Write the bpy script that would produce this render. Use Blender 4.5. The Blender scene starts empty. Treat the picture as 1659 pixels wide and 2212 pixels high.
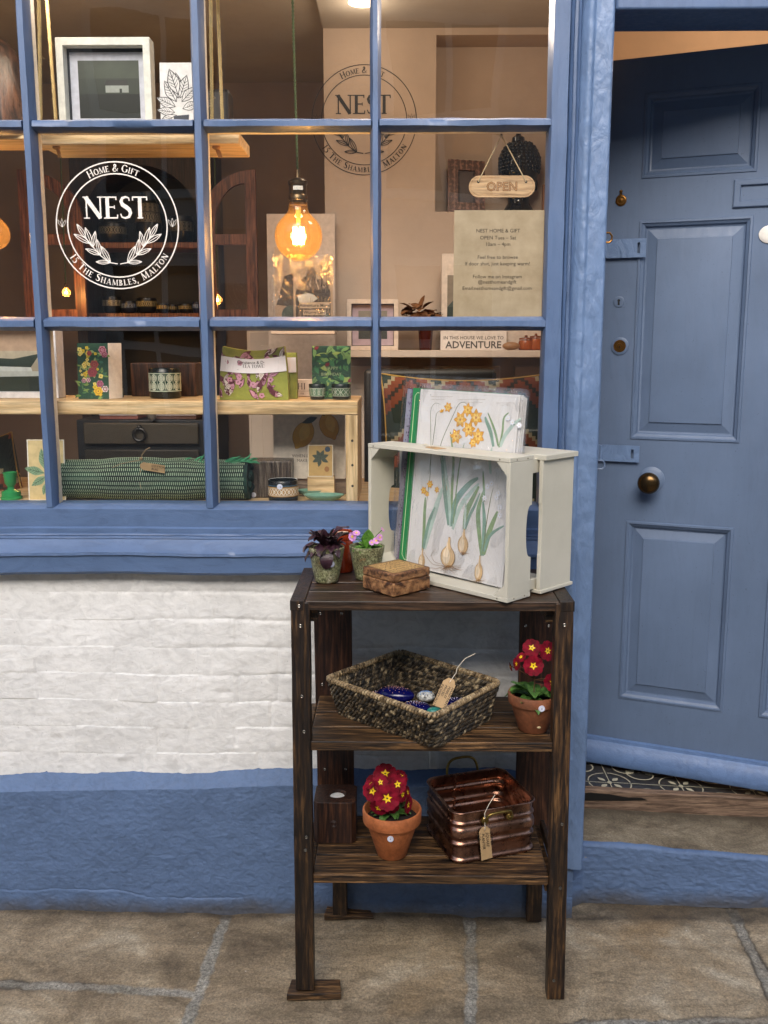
import bpy, bmesh, math, random
import numpy as np
from mathutils import Vector, Matrix
R = math.radians
random.seed(7)
sc = bpy.context.scene
col = sc.collection

# ------------------------------------------------------------ camera
CAM = Vector((0.0, -2.55, 1.617))
TILT, YAW, ROLL = R(9.94), R(0.9), 0.0
FPX = 2076.0                    # focal length in units of the photo shown 1659 x 2212
fwd = Vector((-math.sin(YAW) * math.cos(TILT), math.cos(YAW) * math.cos(TILT), -math.sin(TILT)))
rt0 = fwd.cross(Vector((0, 0, 1))).normalized()
up0 = rt0.cross(fwd)
rt = rt0 * math.cos(ROLL) + up0 * math.sin(ROLL)
up = up0 * math.cos(ROLL) - rt0 * math.sin(ROLL)
cd = bpy.data.cameras.new('camera')
cam = bpy.data.objects.new('camera', cd)
col.objects.link(cam)
cam.matrix_world = Matrix(((rt.x, up.x, -fwd.x, CAM.x), (rt.y, up.y, -fwd.y, CAM.y), (rt.z, up.z, -fwd.z, CAM.z), (0, 0, 0, 1)))
cd.sensor_fit = 'VERTICAL'; cd.sensor_height = 36; cd.sensor_width = 27
cd.lens = 36 * 2076 / 2212
cd.clip_start = 0.05; cd.clip_end = 400
sc.camera = cam

# ------------------------------------------------------------ world, sun, exposure
SUN_EL, SUN_AZ = R(37), R(187)              # overcast: sun behind cloud, high in front of the shop
w = bpy.data.worlds.new('World'); sc.world = w; w.use_nodes = True
wn = w.node_tree
for n in list(wn.nodes): wn.nodes.remove(n)
wo = wn.nodes.new('ShaderNodeOutputWorld'); bg = wn.nodes.new('ShaderNodeBackground'); sk = wn.nodes.new('ShaderNodeTexSky')
sk.sky_type = 'NISHITA'; sk.sun_disc = False; sk.sun_elevation = SUN_EL; sk.sun_rotation = SUN_AZ
sk.air_density = 1.0; sk.dust_density = 3.0; sk.ozone_density = 0.6
bg.inputs[1].default_value = 0.15
wn.links.new(sk.outputs[0], bg.inputs[0]); wn.links.new(bg.outputs[0], wo.inputs[0])
sl = bpy.data.lights.new('sun', 'SUN'); sl.energy = 1.25; sl.angle = R(40); sl.color = (1.0, 0.975, 0.94)
so = bpy.data.objects.new('sun', sl); col.objects.link(so)
# the direction towards the sun: azimuth measured as the sky node does (clockwise from +Y)
sd = Vector((math.sin(SUN_AZ) * math.cos(SUN_EL), math.cos(SUN_AZ) * math.cos(SUN_EL), math.sin(SUN_EL)))
so.rotation_euler = sd.to_track_quat('Z', 'Y').to_euler(); so.location = (0, -4, 8)
vs = sc.view_settings
vs.view_transform = 'Standard'; vs.look = 'None'; vs.exposure = 0.96; vs.gamma = 1.0; vs.use_curve_mapping = False
sc.cycles.max_bounces = 8; sc.cycles.transparent_max_bounces = 16
sc.cycles.caustics_reflective = False; sc.cycles.caustics_refractive = False
sc.cycles.sample_clamp_indirect = 4.0

# ------------------------------------------------------------ turning places in the photo into places in the street
def ray(x, y): return fwd * FPX + rt * (x - 829.5) + up * (1106 - y)
def U(x, y, Y):
    d = ray(x, y); return CAM + d * ((Y - CAM.y) / d.y)
def Z(x, y, z):
    d = ray(x, y); return CAM + d * ((z - CAM.z) / d.z)
def PL(x, y, p, n):
    d = ray(x, y); return CAM + d * ((p - CAM).dot(n) / d.dot(n))
def ppx(P): return (P - CAM).dot(fwd) / FPX     # metres per photo unit at P

# ------------------------------------------------------------ numpy noise
def _h(ix, iy, s):
    n = (ix.astype(np.int64) * 374761393 + iy.astype(np.int64) * 668265263 + s * 974634777) & 0x7fffffff
    n = ((n ^ (n >> 13)) * 1274126177) & 0x7fffffff
    return ((n ^ (n >> 16)) & 0xffff) / 65535.0
def vn(x, y, s=0):
    x = np.asarray(x, float); y = np.asarray(y, float)
    ix = np.floor(x); iy = np.floor(y); fx = x - ix; fy = y - iy
    fx = fx * fx * (3 - 2 * fx); fy = fy * fy * (3 - 2 * fy)
    a = _h(ix, iy, s); b = _h(ix + 1, iy, s); c = _h(ix, iy + 1, s); d = _h(ix + 1, iy + 1, s)
    return (a * (1 - fx) + b * fx) * (1 - fy) + (c * (1 - fx) + d * fx) * fy - 0.5
def fbm(x, y, s=0, o=4):
    t = 0; a = 1
    for i in range(o):
        t = t + a * vn(x, y, s + i * 17); x = x * 2.03; y = y * 2.03; a *= 0.5
    return t

# ------------------------------------------------------------ materials
def lin(h):
    h = h.lstrip('#'); o = []
    for i in (0, 2, 4):
        c = int(h[i:i+2], 16) / 255
        o.append(c / 12.92 if c <= 0.04045 else ((c + 0.055) / 1.055) ** 2.4)
    return (*o, 1.0)
class NT:
    def __init__(s, name):
        s.m = bpy.data.materials.new(name); s.m.use_nodes = True; s.t = s.m.node_tree
        s.b = s.t.nodes['Principled BSDF']; s.o = s.t.nodes['Material Output']
    def n(s, ty, ins=None, **kw):
        nd = s.t.nodes.new('ShaderNode' + ty)
        for k, v in kw.items(): setattr(nd, k, v)
        for k, v in (ins or {}).items(): s.put(nd.inputs[k], v)
        return nd
    def put(s, sock, v):
        if isinstance(v, bpy.types.Node): s.t.links.new(v.outputs[0], sock)
        elif isinstance(v, bpy.types.NodeSocket): s.t.links.new(v, sock)
        else: sock.default_value = v
    def set(s, **kw):
        for k, v in kw.items(): s.put(s.b.inputs[k.replace('_', ' ')], v)
    rnd_off = False
    def coord(s, scale=(1, 1, 1), rot=(0, 0, 0)):
        tc = s.n('TexCoord'); mp = s.n('Mapping', {'Scale': scale, 'Rotation': rot}); s.t.links.new(tc.outputs['Object'], mp.inputs[0])
        if s.rnd_off: s.put(mp.inputs['Location'], s.n('VectorMath', {0: s.n('ObjectInfo').outputs['Random'], 1: (37.0, 53.0, 71.0)}, operation='MULTIPLY'))
        return mp
    def noise(s, vec, scale, detail=4, rough=0.55, dist=0.0):
        return s.n('TexNoise', {'Vector': vec, 'Scale': scale, 'Detail': detail, 'Roughness': rough, 'Distortion': dist})
    def ramp(s, fac, stops):
        r = s.n('ValToRGB', {'Fac': fac}); el = r.color_ramp.elements
        while len(el) < len(stops): el.new(0.5)
        for e, (p, c) in zip(el, stops): e.position = p; e.color = c if len(c) == 4 else (*c, 1)
        return r
    def mix(s, fac, a, b, mode='MIX'):
        m = s.n('MixRGB', {'Fac': fac, 'Color1': a, 'Color2': b}); m.blend_type = mode; return m
    def mr(s, v, a, b, c, d): return s.n('MapRange', {'Value': v, 'From Min': a, 'From Max': b, 'To Min': c, 'To Max': d})
    def math(s, op, a, b=0.0):
        m = s.n('Math', {0: a, 1: b}); m.operation = op; return m
    def bump(s, h, strength, dist, nrm=None):
        b = s.n('Bump', {'Height': h, 'Strength': strength, 'Distance': dist})
        if nrm: s.put(b.inputs['Normal'], nrm)
        return b
def mul(c, k): return (c[0] * k, c[1] * k, c[2] * k, 1)

_cc = {}
def C(h, rough=0.6, bump=0.0, met=0.0, spec=0.5, var=0.12, vs_=60):
    key = (h, rough, bump, met, spec)
    if key in _cc: return _cc[key]
    t = NT('colour_' + h.strip('#')); c = lin(h)
    n = t.noise(t.coord(), vs_, 5)
    t.set(Base_Color=t.ramp(n, [(0.3, mul(c, 1 - var)), (0.7, mul(c, 1 + var))]), Roughness=rough, Metallic=met, Specular_IOR_Level=spec)
    if bump: t.set(Normal=t.bump(t.noise(t.coord(), 180, 4), 0.5, bump))
    _cc[key] = t.m; return t.m

def paint_mat(name, base, rough=0.42, coarse=1.0, stretch=(1, 1, 1), fine=1.0, dirt=0.0):
    t = NT(name); v = t.coord(stretch); vo = t.coord()
    a = t.noise(vo, 5, 5, 0.6); b = t.noise(v, 70, 6, 0.65); d = t.noise(vo, 320, 3, 0.6); e = t.noise(v, 22, 5, 0.6, 1.5)
    bc = t.ramp(a, [(0.3, mul(base, 0.90)), (0.7, mul(base, 1.08))])
    lo_ = 0.93 if coarse < .5 else 0.80; ed = t.ramp(e, [(0.36, (lo_, lo_, lo_)), (0.55, (1, 1, 1))])
    bc = t.mix(0.7, bc, ed, 'MULTIPLY')
    sp = t.ramp(t.noise(vo, 150, 2, 0.5), [(0.70, (0, 0, 0)), (0.735, (1, 1, 1))])
    bc = t.mix(t.math('MULTIPLY', sp, 0.35), bc, mul(base, 0.35))
    if dirt:
        z = t.n('SeparateXYZ', {0: t.n('NewGeometry').outputs['Position']})
        zz = t.math('ADD', z.outputs[2], t.math('MULTIPLY', t.noise(vo, 9, 6, 0.7), -0.09))
        k = t.n('MapRange', {'Value': zz, 'From Min': -0.045, 'From Max': 0.0, 'To Min': 1.0, 'To Max': 0.0})
        bc = t.mix(t.math('MULTIPLY', k, dirt), bc, (0.07, 0.06, 0.045, 1))
    t.set(Base_Color=bc, Roughness=t.mr(b, 0.3, 0.7, rough - 0.08, rough + 0.14))
    n1 = t.bump(e, 0.65, 0.0030 * coarse); n2 = t.bump(b, 0.7, 0.0014 * fine, n1); n3 = t.bump(d, 0.5, 0.0005 * fine, n2)
    t.set(Normal=n3)
    return t.m
BLUE = (0.086, 0.142, 0.264, 1)
M_blue = paint_mat('blue_gloss_paint', BLUE, 0.40, 0.55, (1, 1, 0.25), 0.7)
M_blueh = paint_mat('blue_paint_brushed_along', BLUE, 0.42, 0.7, (0.45, 1, 1.3), 0.8)
M_bluew = paint_mat('blue_masonry_paint', (0.096, 0.156, 0.284, 1), 0.66, 0.8, (1, 1, 1.2), 1.5, dirt=0.75)
M_bluep = paint_mat('blue_thick_paint_on_post', (0.135, 0.212, 0.365, 1), 0.40, 1.8, (1, 1, 0.6), 1.0)
M_door = paint_mat('blue_door_paint', (0.104, 0.152, 0.246, 1), 0.46, 0.30, (1, 1, 0.2), 0.4)
M_white = paint_mat('white_masonry_paint', (0.755, 0.755, 0.74, 1), 0.6, 0.5, (0.9, 1, 1.3), 1.2)
M_cream = C('#e9e2d2', 0.5, 0.0006)

def wood_mat(name, dark, mid, light, axis='X', burn=0.5, rough=0.6, gs=1.0, bump=0.0012):
    t = NT(name); t.rnd_off = True
    st = {'X': (0.07, 1, 1), 'Y': (1, 0.07, 1), 'Z': (1, 1, 0.07)}[axis]
    v = t.coord(tuple(s * 1.0 for s in st)); vo = t.coord()
    warp = t.noise(vo, 3.5, 3, 0.5)
    g = t.noise(v, 120 * gs, 6, 0.70, 0.4); g2 = t.noise(v, 190 * gs, 4, 0.7)
    wv = t.n('TexWave', {'Vector': t.n('VectorMath', {0: v, 1: (0.3, 0.5, 0.1)}), 'Scale': 40 * gs, 'Distortion': 12.0, 'Detail': 3, 'Detail Scale': 0.7})
    wv.wave_type = 'RINGS'; wv.rings_direction = axis
    f = t.math('ADD', t.math('MULTIPLY', g, 0.94), t.math('MULTIPLY', wv.outputs[1], 0.06))
    rc = t.ramp(f, [(0.40, dark), (0.51, mid), (0.64, light)])
    bn = t.noise(t.coord(tuple(0.35 + 0.65 * s for s in st)), 7, 5, 0.6, 0.5)
    bm = t.ramp(bn, [(0.44, (1, 1, 1)), (0.60, (0, 0, 0))])
    bc = t.mix(t.math('MULTIPLY', bm, burn), rc, mul(dark, 0.6))
    fl = t.ramp(g2, [(0.36, (0.55, 0.55, 0.55)), (0.6, (1.15, 1.15, 1.15))])
    bc = t.mix(0.8, bc, fl, 'MULTIPLY')
    t.set(Base_Color=bc, Roughness=t.mr(g2, 0.3, 0.7, rough - 0.12, rough + 0.12))
    t.set(Normal=t.bump(f, 0.7, bump, t.bump(g2, 0.5, bump * 0.5)))
    return t.m
DK, MD, LT = (0.007, 0.004, 0.003, 1), (0.058, 0.028, 0.012, 1), (0.22, 0.112, 0.040, 1)
W_x = wood_mat('burnt_pine_along', DK, (0.105, 0.054, 0.022, 1), (0.34, 0.18, 0.068, 1), 'X', 0.55, 0.5)
W_z = wood_mat('burnt_pine_upright', DK, mul(MD, 0.75), mul(LT, 0.8), 'Z', 0.7, 0.5)
W_top = wood_mat('stained_pine_top', (0.012, 0.007, 0.004, 1), (0.048, 0.025, 0.013, 1), (0.13, 0.070, 0.036, 1), 'X', 0.25, 0.45, 0.8)
W_red = wood_mat('stained_pine_reddish', (0.010, 0.004, 0.003, 1), (0.045, 0.016, 0.008, 1), (0.12, 0.046, 0.020, 1), 'Z', 0.4, 0.5)
W_pine = wood_mat('pale_pine', (0.50, 0.33, 0.15, 1), (0.66, 0.47, 0.25, 1), (0.74, 0.56, 0.33, 1), 'X', 0.0, 0.5, 0.45, 0.0004)
W_pinez = wood_mat('pale_pine_upright', (0.50, 0.33, 0.15, 1), (0.66, 0.47, 0.25, 1), (0.74, 0.56, 0.33, 1), 'Z', 0.0, 0.5, 0.45, 0.0004)
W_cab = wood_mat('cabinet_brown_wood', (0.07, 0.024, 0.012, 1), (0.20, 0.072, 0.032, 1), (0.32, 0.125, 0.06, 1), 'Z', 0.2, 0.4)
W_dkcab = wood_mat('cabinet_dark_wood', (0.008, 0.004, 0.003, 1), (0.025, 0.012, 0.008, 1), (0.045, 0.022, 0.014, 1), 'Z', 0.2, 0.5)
W_box = wood_mat('mango_wood', (0.05, 0.018, 0.007, 1), (0.26, 0.12, 0.048, 1), (0.46, 0.25, 0.11, 1), 'X', 0.1, 0.5, 0.45, 0.0005)
W_oak = wood_mat('threshold_wood', (0.09, 0.055, 0.035, 1), (0.20, 0.13, 0.085, 1), (0.27, 0.18, 0.12, 1), 'X', 0.3, 0.7)
W_sign = wood_mat('sign_bamboo', (0.42, 0.25, 0.12, 1), (0.55, 0.35, 0.18, 1), (0.6, 0.4, 0.22, 1), 'X', 0.0, 0.5, 1, 0.0003)

def glass_mat(name, tint=(1, 1, 1, 1), ior=1.45, rough=0.0, gain=1.0):
    t = NT(name); t.t.nodes.remove(t.b)
    bf = t.n('NewGeometry').outputs['Backfacing']; fr = t.n('Fresnel', {'IOR': t.mr(bf, 0.0, 1.0, ior, 1.0 / ior)}); tr = t.n('BsdfTransparent', {'Color': tint}); gl = t.n('BsdfGlossy', {'Roughness': rough, 'Color': (1, 1, 1, 1)})
    f = fr if gain == 1 else t.math('MULTIPLY', fr, gain)
    mx = t.n('MixShader', {0: f, 1: tr, 2: gl}); t.t.links.new(mx.outputs[0], t.o.inputs[0]); return t.m, t
M_glass, _ = glass_mat('window_glass', (0.97, 0.98, 0.97, 1), 1.45, 0.0, 1.7)
M_amber, _t = glass_mat('amber_bulb_glass', (1.0, 0.80, 0.46, 1), 1.5)
_sh = _t.o.inputs[0].links[0].from_socket; _tl = _t.n('BsdfTranslucent', {'Color': (1.0, 0.58, 0.22, 1)}); _mx = _t.n('MixShader', {0: 0.03, 1: _sh, 2: _tl.outputs[0]}); _t.t.links.new(_mx.outputs[0], _t.o.inputs[0])
M_film, tf_ = glass_mat('cellophane', (0.985, 0.985, 0.985, 1), 1.5, 0.05, 1.8)
_n = tf_.noise(tf_.coord((1, 1, 0.5)), 14, 5, 0.6, 1.2)
for nd in tf_.t.nodes:
    if nd.type in ('BSDF_GLOSSY', 'FRESNEL'): tf_.put(nd.inputs['Normal'], tf_.bump(_n, 0.9, 0.016))
def emit(name, c, s):
    t = NT(name); t.set(Base_Color=(0, 0, 0, 1), Emission_Color=c, Emission_Strength=s); return t.m
M_fil = emit('glowing_filament', (1, 0.52, 0.14, 1), 60)

# ------------------------------------------------------------ objects and meshes
def tag(o, label=None, cat=None, group=None, kind=None):
    if label: o['label'] = label
    if cat: o['category'] = cat
    if group: o['group'] = group
    if kind: o['kind'] = kind
    return o
def thing(name, label, cat, loc, group=None):
    o = bpy.data.objects.new(name, None); o.empty_display_size = 0.05; col.objects.link(o)
    o.location = loc; return tag(o, label, cat, group)
def root_loc(p):
    v = Vector((0, 0, 0))
    while p is not None: v += Vector(p.location); p = p.parent
    return v
def FR(o, u, v, n=None):                      # a frame matrix: origin, right, up, out
    u = Vector(u).normalized(); v = Vector(v).normalized(); n = Vector(n).normalized() if n else u.cross(v)
    return Matrix(((u.x, v.x, n.x, o[0]), (u.y, v.y, n.y, o[1]), (u.z, v.z, n.z, o[2]), (0, 0, 0, 1)))
class MB:
    def __init__(s, tf=None): s.v = []; s.f = []; s.m = []; s.tf = tf; s.mats = []
    def mi(s, mat):
        if mat is None: return 0
        if mat not in s.mats: s.mats.append(mat)
        return s.mats.index(mat)
    def add(s, vs, fs, mat=None):
        b = len(s.v); i = s.mi(mat)
        s.v += [tuple(s.tf @ Vector(p)) if s.tf else tuple(p) for p in vs]
        s.f += [tuple(b + k for k in f) for f in fs]; s.m += [i] * len(fs); return s
    def box(s, x0, x1, y0, y1, z0, z1, mat=None):
        return s.add([(x, y, z) for z in (z0, z1) for y in (y0, y1) for x in (x0, x1)],
            [(0, 2, 3, 1), (4, 5, 7, 6), (0, 1, 5, 4), (2, 6, 7, 3), (0, 4, 6, 2), (1, 3, 7, 5)], mat)
    def hexa(s, b, t, mat=None):              # four bottom corners, four top corners
        return s.add(list(b) + list(t), [(3, 2, 1, 0), (4, 5, 6, 7), (0, 1, 5, 4), (1, 2, 6, 5), (2, 3, 7, 6), (3, 0, 4, 7)], mat)
    def loft(s, loops, mat=None, cap=(True, True), closed=True):
        n = len(loops[0]); vs = [p for l in loops for p in l]; fs = []
        for a in range(len(loops) - 1):
            for i in range(n if closed else n - 1):
                j = (i + 1) % n; fs.append((a * n + i, a * n + j, (a + 1) * n + j, (a + 1) * n + i))
        if cap[0]: fs.append(tuple(range(n))[::-1])
        if cap[1]: fs.append(tuple((len(loops) - 1) * n + i for i in range(n)))
        return s.add(vs, fs, mat)
    def lathe(s, cx, cy, prof, k=36, mat=None, cap=(True, True)):
        return s.loft([[(cx + r * math.cos(2 * math.pi * i / k), cy + r * math.sin(2 * math.pi * i / k), z) for i in range(k)] for r, z in prof], mat, cap)
    def tube(s, pts, r, k=8, mat=None, cap=(True, True)):
        P = [Vector(p) for p in pts]; n = len(P); loops = []
        t0 = (P[1] - P[0]).normalized(); a = Vector((0, 0, 1)) if abs(t0.z) < 0.9 else Vector((1, 0, 0)); a = (a - t0 * a.dot(t0)).normalized()
        for i in range(n):
            t = (P[min(i + 1, n - 1)] - P[max(i - 1, 0)]).normalized(); a = (a - t * a.dot(t)).normalized(); b = t.cross(a)
            rr = r[i] if isinstance(r, (list, tuple)) else r
            loops.append([P[i] + (a * math.cos(2 * math.pi * j / k) + b * math.sin(2 * math.pi * j / k)) * rr for j in range(k)])
        return s.loft(loops, mat, cap)
    def ball(s, c, r, k=16, m=10, sc_=(1, 1, 1), mat=None, wob=0, seed=0):
        rnd = random.Random(seed); ls = []
        for a in range(m + 1):
            th = math.pi * a / m
            ls.append([(c[0] + sc_[0] * r * math.sin(th) * math.cos(2 * math.pi * i / k) * (1 + wob * (rnd.random() - .5)), c[1] + sc_[1] * r * math.sin(th) * math.sin(2 * math.pi * i / k) * (1 + wob * (rnd.random() - .5)), c[2] - sc_[2] * r * math.cos(th)) for i in range(k)])
        ls[0] = [(c[0], c[1], c[2] - sc_[2] * r)] * k; ls[-1] = [(c[0], c[1], c[2] + sc_[2] * r)] * k
        return s.loft(ls, mat, (False, False))
    def build(s, name, mat=None, parent=None, origin=None, smooth=30, bevel=0.0, bseg=2, label=None):
        off = root_loc(parent) if parent else Vector(origin or (0, 0, 0))
        me = bpy.data.meshes.new(name)
        me.from_pydata([(x - off.x, y - off.y, z - off.z) for x, y, z in s.v], [], s.f)
        ms = s.mats if s.mats else (mat if isinstance(mat, (list, tuple)) else [mat])
        for m_ in ms: me.materials.append(m_)
        if s.mats: me.polygons.foreach_set('material_index', s.m)
        bm = bmesh.new(); bm.from_mesh(me)
        bmesh.ops.remove_doubles(bm, verts=bm.verts, dist=1e-6)
        bm.normal_update(); bm.to_mesh(me); bm.free()
        me.validate()
        if smooth:
            me.polygons.foreach_set('use_smooth', [True] * len(me.polygons)); me.set_sharp_from_angle(angle=R(smooth))
        o = bpy.data.objects.new(name, me); col.objects.link(o)
        if parent: o.parent = parent
        else: o.location = off
        if bevel:
            b = o.modifiers.new('bevel', 'BEVEL'); b.width = bevel; b.segments = bseg; b.limit_method = 'ANGLE'; b.angle_limit = R(40); b.harden_normals = False
        if label: o['label'] = label
        return o
def gridmesh(name, X, Y, Zc, mat, parent=None, origin=None, attr=None):
    ny, nx = X.shape; off = root_loc(parent) if parent else Vector(origin or (0, 0, 0))
    co = np.stack([X - off.x, Y - off.y, Zc - off.z], -1).reshape(-1, 3)
    me = bpy.data.meshes.new(name); idx = np.arange(nx * ny).reshape(ny, nx)
    q = np.stack([idx[:-1, :-1], idx[:-1, 1:], idx[1:, 1:], idx[1:, :-1]], -1).reshape(-1, 4)
    me.vertices.add(len(co)); me.vertices.foreach_set('co', co.ravel().astype(np.float32))
    me.loops.add(q.size); me.loops.foreach_set('vertex_index', q.ravel().astype(np.int32))
    me.polygons.add(len(q)); me.polygons.foreach_set('loop_start', (np.arange(len(q)) * 4).astype(np.int32)); me.polygons.foreach_set('use_smooth', [True] * len(q))
    me.update(calc_edges=True); me.materials.append(mat)
    if attr:
        for k, a in attr.items():
            at = me.attributes.new(k, 'FLOAT', 'POINT'); at.data.foreach_set('value', a.ravel().astype(np.float32))
    o = bpy.data.objects.new(name, me); col.objects.link(o)
    if parent: o.parent = parent
    else: o.location = off
    return o

# ------------------------------------------------------------ flat artwork: printing and lettering lying on a real surface
GL = {
 'N': (0.92, ['l .13 0 .13 1 .06', 'l .10 .98 .78 .02 .17', 'l .79 0 .79 1 .06', 's .13 0', 's .10 1', 's .79 1']),
 'E': (0.72, ['l .19 0 .19 1 .15', 'l .19 .97 .62 .97 .055', 'l .19 .52 .52 .52 .05', 'l .19 .03 .64 .03 .055', 'l .61 1 .61 .84 .05', 'l .64 0 .66 .18 .05', 'l .52 .60 .52 .44 .04', 's .14 0', 's .14 1']),
 'S': (0.62, ['p .50 .80 .48 .93 .34 .98 .18 .93 .11 .78 .17 .63 .34 .52 .48 .41 .54 .25 .46 .08 .28 .02 .12 .07 .07 .22']),
 'T': (0.72, ['l .36 0 .36 1 .15', 'l .02 .97 .70 .97 .055', 'l .03 1 .02 .82 .05', 'l .69 1 .70 .82 .05', 's .36 0']),
 'H': (0.92, ['l .18 0 .18 1 .13', 'l .74 0 .74 1 .13', 'l .18 .52 .74 .52 .05', 's .18 0', 's .18 1', 's .74 0', 's .74 1']),
 'O': (0.95, ['o .47 .50 .38 .50']),
 'M': (1.10, ['l .14 0 .20 1 .05', 'l .20 1 .55 .05 .13', 'l .55 .05 .88 1 .05', 'l .90 1 .96 0 .13', 's .14 0', 's .96 0']),
 'G': (0.92, ['c .48 .50 .40 .50 40 330', 'l .78 .42 .78 .08 .12', 's .76 .44']),
 'I': (0.38, ['l .19 0 .19 1 .14', 's .19 0', 's .19 1']),
 'F': (0.66, ['l .19 0 .19 1 .14', 'l .19 .97 .60 .97 .055', 'l .19 .52 .50 .52 .05', 'l .60 1 .60 .82 .05', 's .19 0']),
 'A': (0.86, ['l .08 0 .40 1 .05', 'l .42 1 .76 0 .15', 'l .22 .35 .62 .35 .05', 's .08 0', 's .77 0']),
 'B': (0.72, ['l .19 0 .19 1 .13', 'c .24 .75 .28 .23 -90 90', 'c .24 .26 .36 .25 -90 90', 's .12 0', 's .12 1']),
 'L': (0.66, ['l .19 0 .19 1 .14', 'l .19 .03 .60 .03 .055', 'l .60 0 .63 .20 .05', 's .19 1', 's .12 0']),
 'W': (1.2, ['l .06 1 .32 .02 .14', 'l .32 .02 .60 .95 .05', 'l .60 .95 .86 .02 .14', 'l .86 .02 1.12 1 .05', 's .06 1', 's 1.12 1', 's .60 1']),
 '1': (0.42, ['l .21 0 .21 1 .12', 'l .08 .84 .21 .99 .05', 's .21 0']),
 '5': (0.56, ['l .16 .97 .48 .97 .08', 'l .16 .97 .14 .58 .05', 'c .22 .32 .28 .31 -130 110']),
 '&': (0.85, ['p .80 .45 .66 .18 .42 .02 .18 .06 .10 .26 .24 .46 .48 .66 .50 .86 .38 .97 .24 .86 .28 .66 .50 .34 .80 .02']),
 ',': (0.26, ['l .12 .10 .06 -.18 .10']), ' ': (0.34, []),
}
_tm = {}
def textmesh(s, align='CENTER', bold=0.0, shear=0.0):
    k = (s, align, bold, shear)
    if k not in _tm:
        cu = bpy.data.curves.new('t', 'FONT'); cu.body = s; cu.size = 1.0; cu.align_x = align; cu.offset = bold; cu.shear = shear; cu.resolution_u = 2
        ob = bpy.data.objects.new('t', cu); me = bpy.data.meshes.new_from_object(ob)
        _tm[k] = ([tuple(v.co) for v in me.vertices], [tuple(p.vertices) for p in me.polygons])
        bpy.data.objects.remove(ob); bpy.data.meshes.remove(me); bpy.data.curves.remove(cu)
    return _tm[k]
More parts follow.
